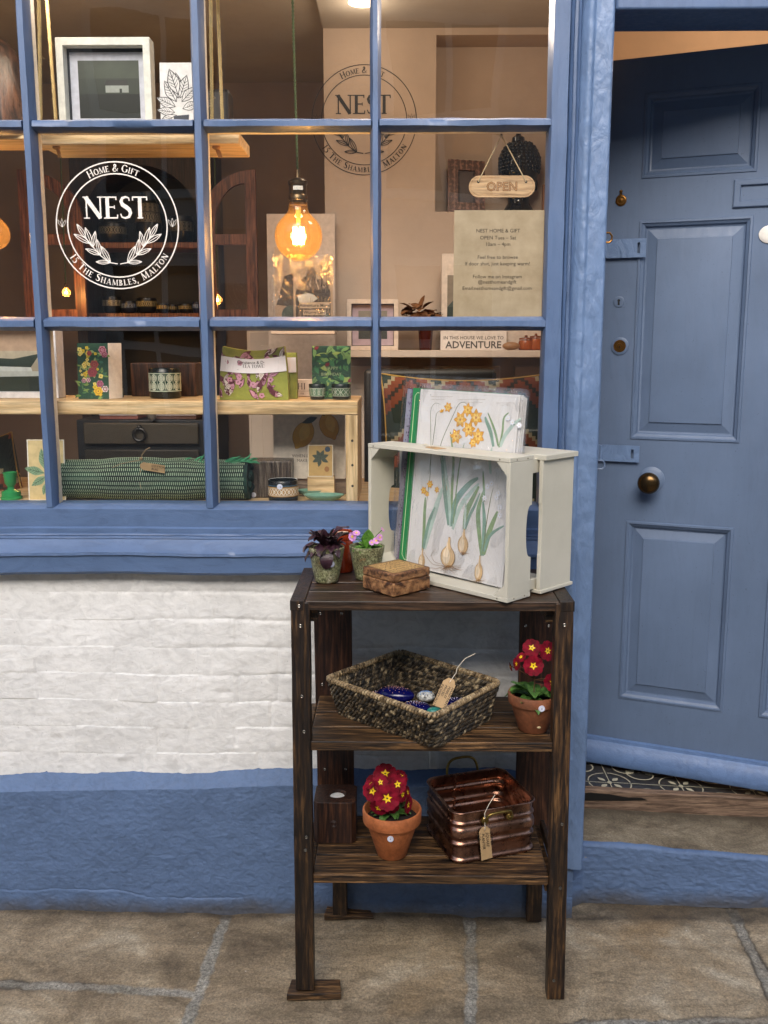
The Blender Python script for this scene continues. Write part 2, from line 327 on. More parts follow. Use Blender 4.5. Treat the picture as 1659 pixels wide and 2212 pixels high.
class Art:
    def __init__(s, frame, off=0.0003, step=5e-6):
        s.F = frame; s.mb = MB(); s.k = 0; s.off = off; s.step = step; s.g = None
    def P(s, x, y, d=0.0):
        if s.g: x, y = s.g(x, y)
        return s.F @ Vector((x, y, s.off + s.k * s.step + d))
    def poly(s, pts, mat):
        s.k += 1; s.mb.add([s.P(*p) for p in pts], [tuple(range(len(pts)))], mat)
    def rect(s, x0, y0, x1, y1, mat): s.poly([(x0, y0), (x1, y0), (x1, y1), (x0, y1)], mat)
    def strip(s, pts, w, mat, closed=False):
        s.k += 1; n = len(pts); L = []; Rr = []
        for i in range(n):
            a = pts[(i - 1) % n] if closed else pts[max(i - 1, 0)]; b = pts[(i + 1) % n] if closed else pts[min(i + 1, n - 1)]
            dx, dy = b[0] - a[0], b[1] - a[1]; l = math.hypot(dx, dy) or 1; ww = (w[i] if isinstance(w, (list, tuple)) else w) / 2
            L.append(s.P(pts[i][0] - dy / l * ww, pts[i][1] + dx / l * ww)); Rr.append(s.P(pts[i][0] + dy / l * ww, pts[i][1] - dx / l * ww))
        m = n if closed else n - 1
        s.mb.add(L + Rr, [(i, n + i, n + (i + 1) % n, (i + 1) % n) for i in range(m)], mat)
    def circ(s, cx, cy, rx, ry=None, mat=None, k=28):
        ry = ry or rx; s.poly([(cx + rx * math.cos(2 * math.pi * i / k), cy + ry * math.sin(2 * math.pi * i / k)) for i in range(k)], mat)
    def ring(s, cx, cy, r, w, mat, k=72):
        s.strip([(cx + r * math.cos(2 * math.pi * i / k), cy + r * math.sin(2 * math.pi * i / k)) for i in range(k)], w, mat, True)
    def leaf(s, x, y, ang, ln, wd, mat, vein=None, outline=None):
        c, q = math.cos(ang), math.sin(ang); pr = [0, .45, .8, 1, .95, .7, .38, 0]; n = len(pr) - 1
        A = [(i / n * ln, pr[i] * wd / 2) for i in range(n + 1)] + [(i / n * ln, -pr[i] * wd / 2) for i in range(n - 1, 0, -1)]
        T = lambda a, b: (x + a * c - b * q, y + a * q + b * c)
        pts = [T(*p) for p in A]
        if mat: s.poly(pts, mat)
        if outline: s.strip(pts, ln * 0.035, outline, True)
        if vein:
            s.strip([T(0, 0), T(ln * .95, 0)], ln * .03, vein)
            for i in (2, 3, 4, 5):
                for sg in (1, -1): s.strip([T(i / n * ln * .9, 0), T((i + 1.1) / n * ln * .95, sg * pr[i] * wd * .4)], ln * .02, vein)
    def flower(s, x, y, r, mat, cen, k=5, ph=0.0, out=None):
        for i in range(k): s.leaf(x, y, ph + 2 * math.pi * i / k, r, r * 1.1, mat, None, out)
        s.circ(x, y, r * .28, None, cen, 12)
    def font(s, txt, x, y, size, mat, align='CENTER', bold=0.0, shear=0.0, rot=0.0):
        vs_, fs_ = textmesh(txt, align, bold, shear); s.k += 1; c, q = math.cos(rot), math.sin(rot)
        s.mb.add([s.P(x + (a * c - b * q) * size, y + (a * q + b * c) * size) for a, b, _ in vs_], fs_, mat)
    def glyph(s, ch, h, mat, T, bold=1.0):
        for cmd in GL[ch][1]:
            q = cmd.split(); k = q[0]; a = [float(z) for z in q[1:]]
            if k == 'l': s.strip([T(a[0] * h, a[1] * h), T(a[2] * h, a[3] * h)], a[4] * h * bold, mat)
            elif k == 's': s.strip([T((a[0] - .14) * h, (a[1] * .95 + .025) * h), T((a[0] + .14) * h, (a[1] * .95 + .025) * h)], .045 * h * bold, mat)
            elif k == 'p':
                P_ = [(a[i], a[i + 1]) for i in range(0, len(a), 2)]; n = len(P_)
                s.strip([T(u * h, v * h) for u, v in P_], [(.05 + .12 * math.sin(math.pi * i / (n - 1)) ** 2) * h * bold for i in range(n)], mat)
            else:
                a0, a1 = (0, 360) if k == 'o' else (a[4], a[5]); n = 22
                an = [R(a0 + (a1 - a0) * i / n) for i in range(n + (0 if k == 'o' else 1))]
                s.strip([T((a[0] + (a[2] - .04) * math.cos(t)) * h, (a[1] + (a[3] - .03) * math.sin(t)) * h) for t in an], [(.045 + .10 * abs(math.cos(t))) * h * bold for t in an], mat, k == 'o')
    def serif(s, txt, x, y, h, mat, align='C', small=1.0, bold=1.0, sp=0.06):
        wd = 0; it = []
        for i, ch in enumerate(txt):
            hh = h if ch.isupper() or ch in '&15, ' else h * small; c = ch.upper(); it.append((c, hh, wd)); wd += (GL[c][0] + sp) * hh
        ox = x - (wd / 2 if align == 'C' else 0)
        for c, hh, w_ in it: s.glyph(c, hh, mat, lambda u, v: (ox + w_ + u, y + v), bold)
    def arc(s, txt, cx, cy, r, h, mid, mat, small=0.8, flip=False, sp=0.10, bold=1.0):
        it = []; wd = 0
        for ch in txt:
            hh = h if ch.isupper() or ch in '&15, ' else h * small; c = ch.upper(); it.append((c, hh, wd)); wd += (GL[c][0] + sp) * hh
        for c, hh, w_ in it:
            cw = GL[c][0] * hh / 2; t = (w_ + cw - wd / 2) / (r + (0 if flip else h / 2))
            if flip:
                a = mid + t; e = (math.cos(a), math.sin(a)); ux = (-e[1], e[0])
                T = lambda u, v: (cx + e[0] * (r + h * .4 - v) + ux[0] * (u - cw), cy + e[1] * (r + h * .4 - v) + ux[1] * (u - cw))
            else:
                a = mid - t; e = (math.cos(a), math.sin(a)); ux = (e[1], -e[0])
                T = lambda u, v: (cx + e[0] * (r - h * .4 + v) + ux[0] * (u - cw), cy + e[1] * (r - h * .4 + v) + ux[1] * (u - cw))
            s.glyph(c, hh, mat, T, bold)
    def build(s, name, parent=None, origin=None, label=None): return s.mb.build(name, None, parent, origin, smooth=0, label=label)
def logo(a, cx, cy, r, m, lw=0.018, bold=1.0):
    a.ring(cx, cy, r, lw * r, m); a.ring(cx, cy, r * .815, lw * r, m)
    a.serif('NEST', cx - r * .012, cy + r * .115, r * .345, m, sp=0.015, bold=bold)
    a.arc('Home & Gift', cx, cy, r * .895, r * .115, R(92), m, flip=False, bold=bold * 1.1)
    a.arc('15 The Shambles, Malton', cx, cy, r * .905, r * .115, R(271), m, flip=True, sp=0.13, bold=bold * 1.1)
    for sg in (-1, 1):
        stem = [(cx + sg * r * u, cy + r * v) for u, v in ((.02, -.605), (.16, -.58), (.30, -.47), (.42, -.33), (.55, -.16))]
        a.strip(stem, r * .016, m)
        for u, v, an, ln in ((.14, -.58, 178, .24), (.14, -.585, 118, .30), (.30, -.47, 100, .26), (.30, -.46, 158, .26), (.42, -.34, 78, .26), (.43, -.33, 108, .32), (.46, -.28, 150, .30), (.52, -.2, 122, .27)):
            t = R(180 - an) if sg > 0 else R(an)
            L = r * ln; W = L * .26; c, q = math.cos(t), math.sin(t); x0, y0 = cx + sg * r * u, cy + r * v
            for o in (1, 0, -1):
                a.strip([(x0 + k * L * c - o * W * math.sin(math.pi * k) * .5 * q, y0 + k * L * q + o * W * math.sin(math.pi * k) * .5 * c) for k in (0, .2, .4, .6, .8, 1)], r * .012, m)
        for an in (60, 90, 120):
            x0, y0 = cx + sg * r * .905, cy - r * .02; t = R(an)
            a.leaf(x0, y0, t, r * .14, r * .035, None, None, m)
# ============================================================ THE PAVEMENT AND STREET (structure)
t = NT('worn_sandstone_flags'); vo = t.coord(); at = t.n('Attribute'); at.attribute_name = 'joint'; tn = t.n('Attribute'); tn.attribute_name = 'tone'
base = t.ramp(t.noise(vo, 3.2, 8, 0.62, 1.0), [(0.32, (0.145, 0.108, 0.068)), (0.45, (0.27, 0.208, 0.132)), (0.56, (0.36, 0.285, 0.188)), (0.68, (0.48, 0.41, 0.30))])
st = t.ramp(t.noise(t.coord((0.5, 1.6, 1), (0, 0, 0.25)), 8, 7, 0.68, 1.6), [(0.38, (0.68, 0.66, 0.62)), (0.56, (1.06, 1.04, 1.02))])
base = t.mix(0.75, base, st, 'MULTIPLY')
och = t.ramp(t.noise(vo, 2.1, 5, 0.6, 0.6), [(0.56, (0, 0, 0)), (0.70, (1, 1, 1))])
base = t.mix(t.math('MULTIPLY', och, 0.45), base, (0.30, 0.19, 0.085, 1))
gr = t.ramp(t.noise(vo, 170, 5, 0.8), [(0.36, (0.62, 0.62, 0.62)), (0.64, (1.30, 1.30, 1.30))])
base = t.mix(0.9, base, gr, 'MULTIPLY')
mort = t.ramp(t.noise(vo, 120, 6, 0.85), [(0.36, (0.08, 0.07, 0.055)), (0.50, (0.31, 0.285, 0.235)), (0.64, (0.50, 0.47, 0.40))])
mort = t.mix(0.6, mort, t.ramp(t.noise(vo, 7, 4, 0.6), [(0.4, (0.45, 0.45, 0.42)), (0.6, (1.0, 1.0, 1.0))]), 'MULTIPLY')
bc = t.mix(at.outputs['Fac'], base, mort)
bc = t.mix(tn.outputs['Fac'], bc, (0.045, 0.036, 0.027, 1))
vor = t.n('TexVoronoi', {'Vector': vo, 'Scale': 34}); spk = t.ramp(vor.outputs['Distance'], [(0.045, (1, 1, 1)), (0.085, (0, 0, 0))])
rare = t.ramp(t.noise(vo, 17, 2, 0.5), [(0.60, (0, 0, 0)), (0.64, (1, 1, 1))])
bc = t.mix(t.math('MULTIPLY', spk, rare), bc, (0.62, 0.58, 0.5, 1))
t.set(Base_Color=bc, Roughness=t.mr(t.noise(vo, 30, 5, 0.6), 0.3, 0.7, 0.50, 0.82), Specular_IOR_Level=0.45)
gt = t.n('TexVoronoi', {'Vector': vo, 'Scale': 210}); bc = t.mix(.55, bc, t.ramp(gt.outputs['Color'], [(.25, (.72, .72, .72)), (.75, (1.28, 1.26, 1.22))]), 'MULTIPLY'); t.set(Base_Color=bc)
t.set(Normal=t.bump(t.noise(vo, 220, 5, 0.8), 0.9, 0.0020, t.bump(t.noise(vo, 45, 6, 0.7, 0.5), 0.9, 0.0040)))
M_flag = t.m

def seg_d(X, Y, a, b):
    ax, ay = a; bx, by = b; dx, dy = bx - ax, by - ay; L2 = dx * dx + dy * dy
    k = np.clip(((X - ax) * dx + (Y - ay) * dy) / L2, 0, 1); return np.hypot(X - ax - k * dx, Y - ay - k * dy)
def g(x, y): p = Z(x, y, 0); return (p.x, p.y)
J1a, J1b = g(492, 1975), g(395, 2225); J2a, J2b = g(1012, 1970), g(1022, 2225); J3a, J3b = g(1578, 1962), g(1665, 2130); J4a, J4b = g(0, 2122), g(418, 2140)
J5a, J5b = g(1020, 2222), g(1659, 2196)
def ext(a, b, k): return (a[0] + (b[0] - a[0]) * k, a[1] + (b[1] - a[1]) * k)
joints = [(J1a, ext(J1a, J1b, 3.4), .017), (J2a, ext(J2a, J2b, 1.03), .016), (J3a, ext(J3a, J3b, 1.9), .018), (ext(J4b, J4a, 3.5), J4b, .015), (J5a, ext(J5a, J5b, 4), .012),
          ((-0.9, -1.15), (-.55, -2.6), .016), ((0.45, -.47), (0.5, -2.6), .016), ((-3.2, -1.2), (3.2, -1.25), .015), ((-1.9, -.02), (-1.8, -1.2), .016), ((1.6, -.02), (1.75, -1.2), .016), ((-3.2, -1.9), (3.2, -1.85), .015)]
nx, ny = 860, 640
xs = np.linspace(-1.45, 1.45, nx); ys = -2.6 + (1 - (1 - np.linspace(0, 1, ny)) ** 1.0) * 2.72
X, Y = np.meshgrid(xs, ys)
wob = fbm(X * 9, Y * 9, 3, 4) * 0.014; wob2 = fbm(X * 34, Y * 34, 9, 4) * 0.008
dj = np.full(X.shape, 9.0)
for a, b, wd in joints:
    dj = np.minimum(dj, seg_d(X + wob, Y + wob * .7, a, b) + wob2 - wd * .85)
jm = np.clip((0.005 - dj) / 0.007, 0, 1); jm = jm * jm * (3 - 2 * jm); jm = jm * np.clip(1.1 + 1.1 * fbm(X * 5, Y * 5, 66, 4), .4, 1)
edge = np.exp(-np.clip(dj, 0, 1) / 0.02)
H = fbm(X * 3.2, Y * 3.2, 21, 5) * 0.006 + np.abs(fbm(X * 1.7 + Y * .5, Y * 5, 31, 5)) * 0.007 + fbm(X * 30, Y * 30, 5, 3) * 0.0015
lam = fbm(X * 2.4 + 5, Y * 5.5, 77, 4); H = H + 0.0022 * np.floor(lam * 7) / 2     # flaked layers
H = H - 0.0060 * edge * (1 - jm) + jm * (-0.0045 + fbm(X * 60, Y * 60, 8, 3) * 0.004 + fbm(X * 9, Y * 9, 12, 2) * 0.003)
wall_d = np.clip((Y + 0.055) / 0.05, 0, 1)
dirt = np.clip(0.75 * np.exp(-np.clip(-0.030 - Y, 0, 9) / 0.022) + fbm(X * 20, Y * 30, 40, 4) * .35 * np.exp(-np.clip(-0.03 - Y, 0, 9) / 0.05), 0, .85)
crev = np.clip(np.exp(-np.abs(dj - 0.002) / 0.0035) * (0.5 + 2.0 * fbm(X * 6, Y * 6, 51, 3)), 0, .85)
pav = gridmesh('pavement', X, Y, H - 0.004, M_flag, attr={'joint': jm, 'tone': np.maximum(dirt, crev)})
tag(pav, kind='structure')
pv = MB(); pv.box(-30, -1.44, -2.6, 0.12, -0.03, -0.006); pv.box(1.44, 30, -2.6, 0.12, -0.03, -0.006); pv.box(-30, 30, -2.9, -2.595, -0.16, -0.006)
tag(pv.build('pavement_beyond', M_flag), kind='structure')
stm = NT('street_setts'); v_ = stm.coord(); br = stm.n('TexBrick', {'Vector': v_, 'Scale': 4.0, 'Color1': (0.20, 0.18, 0.15, 1), 'Color2': (0.26, 0.23, 0.20, 1), 'Mortar': (0.05, 0.045, 0.04, 1)})
stm.set(Base_Color=br.outputs[0], Roughness=0.8, Normal=stm.bump(br.outputs[1], -0.5, 0.01))
sb = MB(); sb.box(-60, 60, -60, -2.9, -0.30, -0.12); tag(sb.build('street', stm.m), kind='structure')
# unseen terrace across the lane, put in for its shade, bounce and reflection
ter = thing('terrace_building', 'unseen cream brick terrace across the lane, added for shade and bounced light', 'building', (0, -6.6, -.12))
t = NT('terrace_brick'); br = t.n('TexBrick', {'Vector': t.coord((1, 1, 1), (R(90), 0, 0)), 'Scale': 4.4, 'Color1': (0.52, 0.48, 0.42, 1), 'Color2': (0.58, 0.54, 0.48, 1), 'Mortar': (0.45, 0.42, 0.38, 1), 'Mortar Size': 0.012})
t.set(Base_Color=br.outputs[0], Roughness=.85)
m = MB(); m.box(-22, 22, -12, -6.6, -.12, 4.85); m.build('wall', t.m, ter, smooth=0)
m = MB(); m.hexa([(-22.3, -12, 4.85), (22.3, -12, 4.85), (22.3, -6.4, 4.85), (-22.3, -6.4, 4.85)], [(-22.3, -10, 5.4), (22.3, -10, 5.4), (22.3, -9.6, 5.4), (-22.3, -9.6, 5.4)]); m.build('roof', C('#4a4441', .8), ter, smooth=0)
for i in range(-4, 5):
    for zz_ in (.8, 2.9):
        x_ = i * 2.6 + .4; m = MB(); m.box(x_ - .55, x_ + .55, -6.6, -6.55, zz_, zz_ + 1.6); o = m.build('window', C('#d6d2c8', .5), ter, smooth=0)
        m = MB(); m.box(x_ - .47, x_ - .03, -6.55, -6.54, zz_ + .08, zz_ + .76); m.box(x_ + .03, x_ + .47, -6.55, -6.54, zz_ + .08, zz_ + .76); m.box(x_ - .47, x_ - .03, -6.55, -6.54, zz_ + .84, zz_ + 1.52); m.box(x_ + .03, x_ + .47, -6.55, -6.54, zz_ + .84, zz_ + 1.52); m.build('pane', C('#15181c', .1), o, smooth=0)

# ============================================================ SHOP FRONT WALL: white brick above a blue plinth
WX0, WX1 = -3.2, 0.455
wall = thing('brick_wall', 'white painted brick wall under the shop window with a blue painted plinth', 'wall', (-0.6, 0.0, 0.0))
# white bricks: real relief
zb0, zb1 = 0.400, 1.014
nx, nz = 620, 330
X, Zg = np.meshgrid(np.linspace(-1.35, WX1, nx), np.linspace(zb0, zb1, nz))
CH, BL = 0.0785, 0.225
wz = Zg + fbm(X * 3, Zg * 3, 60, 3) * 0.012; wx = X + fbm(X * 4, Zg * 8, 61, 3) * 0.014
row = np.floor(wz / CH); fz = wz / CH - row; off = np.where(row % 2 == 0, 0.0, 0.5) + _h(row, row * 0, 5) * .12
lenf = np.where(row % 3 == 2, 0.5, 1.0)
cxx = wx / (BL * lenf) + off; cb = np.floor(cxx); fx = cxx - cb
ez = np.minimum(fz, 1 - fz) * CH; ex = np.minimum(fx, 1 - fx) * BL * lenf
str_ = np.clip(0.55 + 1.3 * fbm(X * 2.2, Zg * 3, 71, 3), 0.08, 1.0)
gro = np.exp(-(ez / 0.0065) ** 2) * str_ + np.exp(-(ex / 0.0060) ** 2) * .75 * np.clip(0.3 + 2.0 * fbm(X * 3, Zg * 3, 81, 2), 0, 1)
bo = (_h(cb, row, 9) - .5) * 0.0034 + (_h(cb, row, 19) - .5) * (fz - .5) * 0.006
rel = bo * .6 - np.clip(gro, 0, 1.2) * 0.0023
rel = rel + fbm(X * 20, Zg * 24, 90, 4) * 0.0013 + fbm(X * 5, Zg * 5, 95, 3) * 0.004 + fbm(X * 70, Zg * 85, 97, 3) * 0.0006
for (px, py, s_) in ((735, 1530, 1), (755, 1490, -1), (480, 1500, -1), (500, 1620, 1), (260, 1640, 1), (120, 1600, -1)):
    c_ = U(px, py, 0); rel = rel + s_ * 0.003 * np.exp(-(((X - c_.x) / .018) ** 2 + ((Zg - c_.z) / .010) ** 2))
rel = rel - np.abs(fbm(X * 17, Zg * 23, 291, 4)) * .0016 + np.abs(fbm(X * 36, Zg * 30, 295, 3)) * .0010
Yw = 0.014 - rel
Yw = Yw - 0.006 * np.exp(-((Zg - zb1 + 0.02) / 0.012) ** 2) * (0.6 + fbm(X * 5, X * 0, 99, 4))
gridmesh('painted_brickwork', X, Yw, Zg, M_white, wall)
m = MB(); m.box(WX0, -1.345, 0.014, 0.3, 0.36, 1.02); m.box(-1.345, WX1, 0.032, 0.3, 0.36, 1.02)
m.build('brick_core', M_white, wall)
# white sash weight stub of pipe hanging below
p0 = U(937, 1647, .005); mb_ = MB(); mb_.box(p0.x - .013, p0.x + .013, -.003, .016, p0.z - .018, p0.z + .05); mb_.build('painted_stub', M_white, wall, bevel=.004)
# plinth: sloping ledge then rough face
nz2 = 300; zz = np.concatenate([np.linspace(-0.02, 0.358, 240), np.linspace(0.360, 0.445, 80)])
X, Zg = np.meshgrid(np.linspace(-1.35, 0.50, 760), zz)
slope = np.interp(X, [-1.35, -0.3, 0.5], [-0.004, 0.022, 0.028])
top = 0.364 + slope + fbm(X * 5, X * 0, 110, 4) * .006
k = np.clip((Zg - top) / 0.042, 0, 1)
Yp = -0.018 * (1 - k) + 0.017 * k + np.where(Zg > top + .048, .03, 0)
rough = fbm(X * 7, Zg * 8, 120, 3) * 0.0042 + fbm(X * 40, Zg * 48, 125, 4) * 0.0015 + fbm(X * 110, Zg * 120, 128, 2) * 0.0007
rough = rough - np.abs(fbm(X * 38, Zg * 46, 311, 4)) * .0020 + np.abs(fbm(X * 80 + Zg * 30, Zg * 90, 315, 3)) * .0010
Yp = Yp - rough * (1 - .75 * k)
zc = 0.058 + fbm(X * 3, X * 0, 130, 6) * .034            # cracked, patched band near the pavement
ck_ = np.clip(.15 + 2.2 * fbm(X * 3.5, X * 0 + 2, 137, 3), 0, 1); Yp = Yp - 0.0018 * ck_ * np.clip((zc - Zg) / 0.006, 0, 1) + 0.0018 * ck_ * np.exp(-((Zg - zc) / .0022) ** 2)
ragged = Zg + np.where(k >= 1, fbm(X * 26, X * 0, 140, 4) * .006, 0)
gridmesh('painted_plinth', X, Yp, ragged, M_bluew, wall)
m = MB(); m.box(WX0, -1.345, -0.016, 0.3, -0.02, 0.39); m.box(-1.345, 0.455, 0.02, 0.035, -0.02, 0.38); m.build('plinth_core', M_bluew, wall)

# ============================================================ SHOP WINDOW
win = thing('shop_window', 'blue small paned shop window with white logo on its glass', 'window', (-0.5, 0.0, 1.15))
def wobbar(mb, prof, axis, a0, a1, seg=26, amp=0.0008, seed=0):
    # prof: list of (p, y) across the bar; axis 'Z' -> p is x ; axis 'X' -> p is z
    L = []
    for i in range(seg + 1):
        q = a0 + (a1 - a0) * i / seg; ps = []
        for j, (p, y) in enumerate(prof):
            dx = float(fbm(np.array(q * 14 + j * 3.1), np.array(seed + j * 1.7), 5, 3)) * amp * 2
            dy = float(fbm(np.array(q * 11 + j * 2.3 + 50), np.array(seed + 9.0), 6, 3)) * amp * 1.6
            ps.append((p + dx, y + dy, q) if axis == 'Z' else (q, y + dy, p + dx))
        L.append(ps)
    mb.loft(L)
GY = 0.034                                   # plane of the glass
WT = 2.62                                    # top of the window, out of the picture
def mullion(xa, xb, z0, z1, sd_):
    c = (xa + xb) / 2; h = (xb - xa) / 2; m = MB()
    wobbar(m, [(c - h, GY), (c - h, GY - .006), (c - h * .62, 0.006), (c - h * .45, -0.001), (c + h * .45, -0.001), (c + h * .62, 0.006), (c + h, GY - .006), (c + h, GY)], 'Z', z0, z1, 60, .0011, sd_)
    o = m.build('mullion', M_blue, win, smooth=50)
    m = MB(); m.box(c - h * .93, c + h * .93, GY + .002, GY + .030, z0, z1); m.build('inner_bead', M_cream, o, bevel=.002)
def xw(x, y): return U(x, y, 0.006).x
MX = [(xw(44.5, 265), xw(72, 265)), (xw(414, 265), xw(443, 265)), (xw(799, 265), xw(822.5, 265))]
MX = [(-1.4 - .03, -1.4)] + MX
SX = 0.3765                                    # right stile begins
for i, (a, b) in enumerate(MX): mullion(a, b, 1.180, WT, i * 7.3)
ZR = [(2.1483, 2.1804), (1.6506, 1.6862)]
ZB = 1.181
cols = [(-1.40, MX[1][0]), (MX[1][1], MX[2][0]), (MX[2][1], MX[3][0]), (MX[3][1], SX)]
rows = [(ZB, ZR[1][0]), (ZR[1][1], ZR[0][0]), (ZR[0][1], WT)]
for j, (z0, z1) in enumerate(ZR):
    for i, (xa, xb) in enumerate(cols):
        c = (z0 + z1) / 2; h = (z1 - z0) / 2; m = MB(); e = .003
        wobbar(m, [(c - h, GY), (c - h, GY - .006), (c - h * .62, 0.008), (c - h * .40, 0.001), (c + h * .40, 0.001), (c + h * .62, 0.008), (c + h, GY - .006), (c + h, GY)][::-1], 'X', xa - e, xb + e, 30, .0011, i * 5 + j * 31)
        o = m.build('glazing_bar', M_blue, win, smooth=50)
        m = MB(); m.box(xa + .001, xb - .001, GY + .002, GY + .028, c - h * .93, c + h * .93); m.build('inner_bead', M_cream, o, bevel=.002)
panes = {}
for i, (xa, xb) in enumerate(cols):
    for j, (za, zb) in enumerate(rows):
        n_ = 10; X, Zg = np.meshgrid(np.linspace(xa - .004, xb + .004, n_), np.linspace(za - .004, zb + .004, n_))
        Yg = GY + .0005 + fbm(X * 3 + i * 9, Zg * 3 + j * 5, 7, 2) * 0.0022
        panes[i, j] = gridmesh('glass_pane', X, Yg, Zg, M_glass, win)
# right stile, mouldings beside it, head and casing
m = MB(); wobbar(m, [(SX, GY + .03), (SX, 0.010), (SX + .004, -0.001), (SX + .043, -0.001), (SX + .046, 0.004), (SX + .046, 0.05)], 'Z', 1.18, WT, 60, .0010, 61)
m.build('stile', M_blue, win, smooth=40)
m = MB(); x0 = SX + .0462
wobbar(m, [(x0, .05), (x0, -.004), (x0 + .004, -.010), (x0 + .008, -.006), (x0 + .009, -.001), (x0 + .016, -.002), (x0 + .017, -.011), (x0 + .021, -.015), (x0 + .026, -.010), (x0 + .028, .05)], 'Z', 1.014, WT, 60, .0007, 77)
m.build('moulding', M_blue, win, smooth=40)
m = MB(); m.box(-1.5, SX + .07, -.01, .08, WT, WT + .16); m.build('window_head', M_blue, win, bevel=.004)
# sill: one profile run along the front
prof = [(GY + .05, 1.1865), (GY - .002, 1.1865), (0.004, 1.1795), (0.000, 1.1755), (0.000, 1.1275), (-0.003, 1.1255), (-0.006, 1.1235), (-0.006, 1.1105), (-0.010, 1.1090), (-0.011, 1.1060), (-0.0095, 1.1040), (-0.013, 1.1020), (-0.014, 1.0975), (-0.0125, 1.0955), (-0.016, 1.0915), (-0.034, 1.0695), (-0.041, 1.0635), (-0.042, 1.0555), (-0.037, 1.0525), (-0.036, 1.0475), (-0.037, 1.0095), (-0.030, 1.0015), (0.06, 1.0015)]
L = []; seg = 220
for i in range(seg + 1):
    q = -1.5 + (SX + .045 + 1.5) * i / seg
    n1_ = float(fbm(np.array(q * 5.0), np.array(1.3), 33, 4)) * .0022; n2_ = float(fbm(np.array(q * 4.0), np.array(8.3), 36, 4))
    L.append([(q, y + n1_ + float(fbm(np.array(q * 16 + j * .7), np.array(j * .35), 38, 3)) * .0006, z + n2_ * (.0012 if j < 15 else .0050) + float(fbm(np.array(q * 30), np.array(j * .3), 39, 2)) * .0006) for j, (y, z) in enumerate(prof)])
m = MB(); m.loft(L); m.build('sill', M_blueh, win, smooth=38)
c0 = U(715, 1178, -.03)
m = MB(); a_ = U(655, 1176, -.040); b_ = U(730, 1204, -.040)
m.loft([[(a_.x, -.036, b_.z), (a_.x + .02, -.0425, b_.z + .003), (b_.x - .03, -.042, b_.z + .008), (b_.x, -.036, b_.z + .012)], [(a_.x + .008, -.036, a_.z - .004), (a_.x + .028, -.041, a_.z + .001), (b_.x - .045, -.040, a_.z + .002), (b_.x - .02, -.036, a_.z - .004)]])
m.build('filler_patch', M_blueh, win, smooth=60)
# the white logo on the second pane
pc = U(253.8, 488, GY - .002); rr = 0.5 * (U(385, 488, GY).x - U(122, 488, GY).x)
M_wl = C('#e6dfd6', 0.6); a = Art(FR(pc, (1, 0, 0), (0, 0, 1)), 0.0012); logo(a, 0, 0, rr * 1.0, M_wl, 0.020, 1.15)
lg = a.build('window_logo'); lg.parent = panes[1, 1]; lg.location = -root_loc(panes[1, 1])
# pulls of paint on the sill etc. left to the material

# wall and casing beyond the picture
far = MB(); far.box(-3.2, -1.5, .002, .3, 1.02, 3.4); far.box(-1.5, 3.2, .0, .3, WT + .16, 3.4); far.box(1.52, 3.2, .0, .3, 0.0, WT + .16); far.build('upper_wall', M_white, wall)

# ============================================================ DOOR FRAME: thick rounded post, head
frame = thing('door_frame', 'thick blue painted door frame with a lumpy rounded post between window and door', 'door frame', (0.47, 0.0, 0.0))
zz = np.linspace(0.150, 2.70, 620); ang = np.linspace(0, 1, 46)
px0, px1 = 0.4485, 0.5235
Zp, A = np.meshgrid(zz, ang, indexing='ij')
lum = fbm(A * 2.2, Zp * 6, 150, 4) * 0.010 * np.interp(Zp, [0, .4, 1.5, 1.9, 2.7], [0.5, 1, 1.0, .35, .2]) + fbm(A * 9, Zp * 40, 155, 4) * 0.0022 + fbm(A * 26, Zp * 90, 156, 2) * 0.0006
wid = np.interp(Zp, [0.1, 0.3, 0.9, 1.4, 2.7], [0.0, 0.004, 0.010, 0.014, 0.002])
# left flank, rounded bead, nearly flat face, right corner, reveal
ax = np.interp(A, [0, .12, .2, .28, .36, .44, .80, .86, .92, 1], [0, 0, .06, .2, .34, .42, .93, .985, 1, 1])
ay = np.interp(A, [0, .12, .2, .28, .36, .44, .80, .86, .92, 1], [.06, .012, -.018, -.032, -.034, -.028, -.034, -.030, -.020, .25])
flat = np.interp(Zp, [0, 1.7, 2.1], [1, 1, 0]); bead = np.exp(-((A - .30) / .09) ** 2)
Xp = px0 - wid + (px1 - px0 + wid) * ax
Yp = ay - lum * np.clip(1 - abs(ax - .5) * .9, 0, 1) - 0.004 * (1 - flat) * bead - flat * .006 * np.sin(np.clip(A / .86, 0, 1) * math.pi) * (1 - np.clip((A - .86) / .14, 0, 1))
gridmesh('post', Xp, Yp, Zp, M_bluep, frame)
m = MB(); m.box(px0 + .002, px1 - .004, .05, .36, .12, 2.7); m.build('post_core', M_blue, frame)
HZ = 2.4155
m = MB(); m.box(px1, 1.52, -.034, .085, HZ, 2.70); m.box(px1, 1.52, .0852, .150, HZ + .003, 2.70)
m.build('head', M_blue, frame, bevel=.006, bseg=3)
m = MB(); m.box(1.46, 1.52, -.03, .30, .16, HZ); m.build('far_post', M_blue, frame, bevel=.005)
st_ = U(1300, 1004, -.02)
m = MB(); sx = px1 + .002; zc_ = U(1297, 1004, .0).z
m.box(px1 - .001, px1 + .003, -.012, .02, zc_ - .035, zc_ + .03)
m.tube([(sx, 0.004, zc_ + .011), (sx + .016, .004, zc_ + .011), (sx + .022, .004, zc_ + .004), (sx + .022, .004, zc_ - .006), (sx + .016, .004, zc_ - .012), (sx, .004, zc_ - .012)], .0025, 8)
m.build('hasp_staple', M_door, frame)
z2_ = U(1316, 513, .0).z
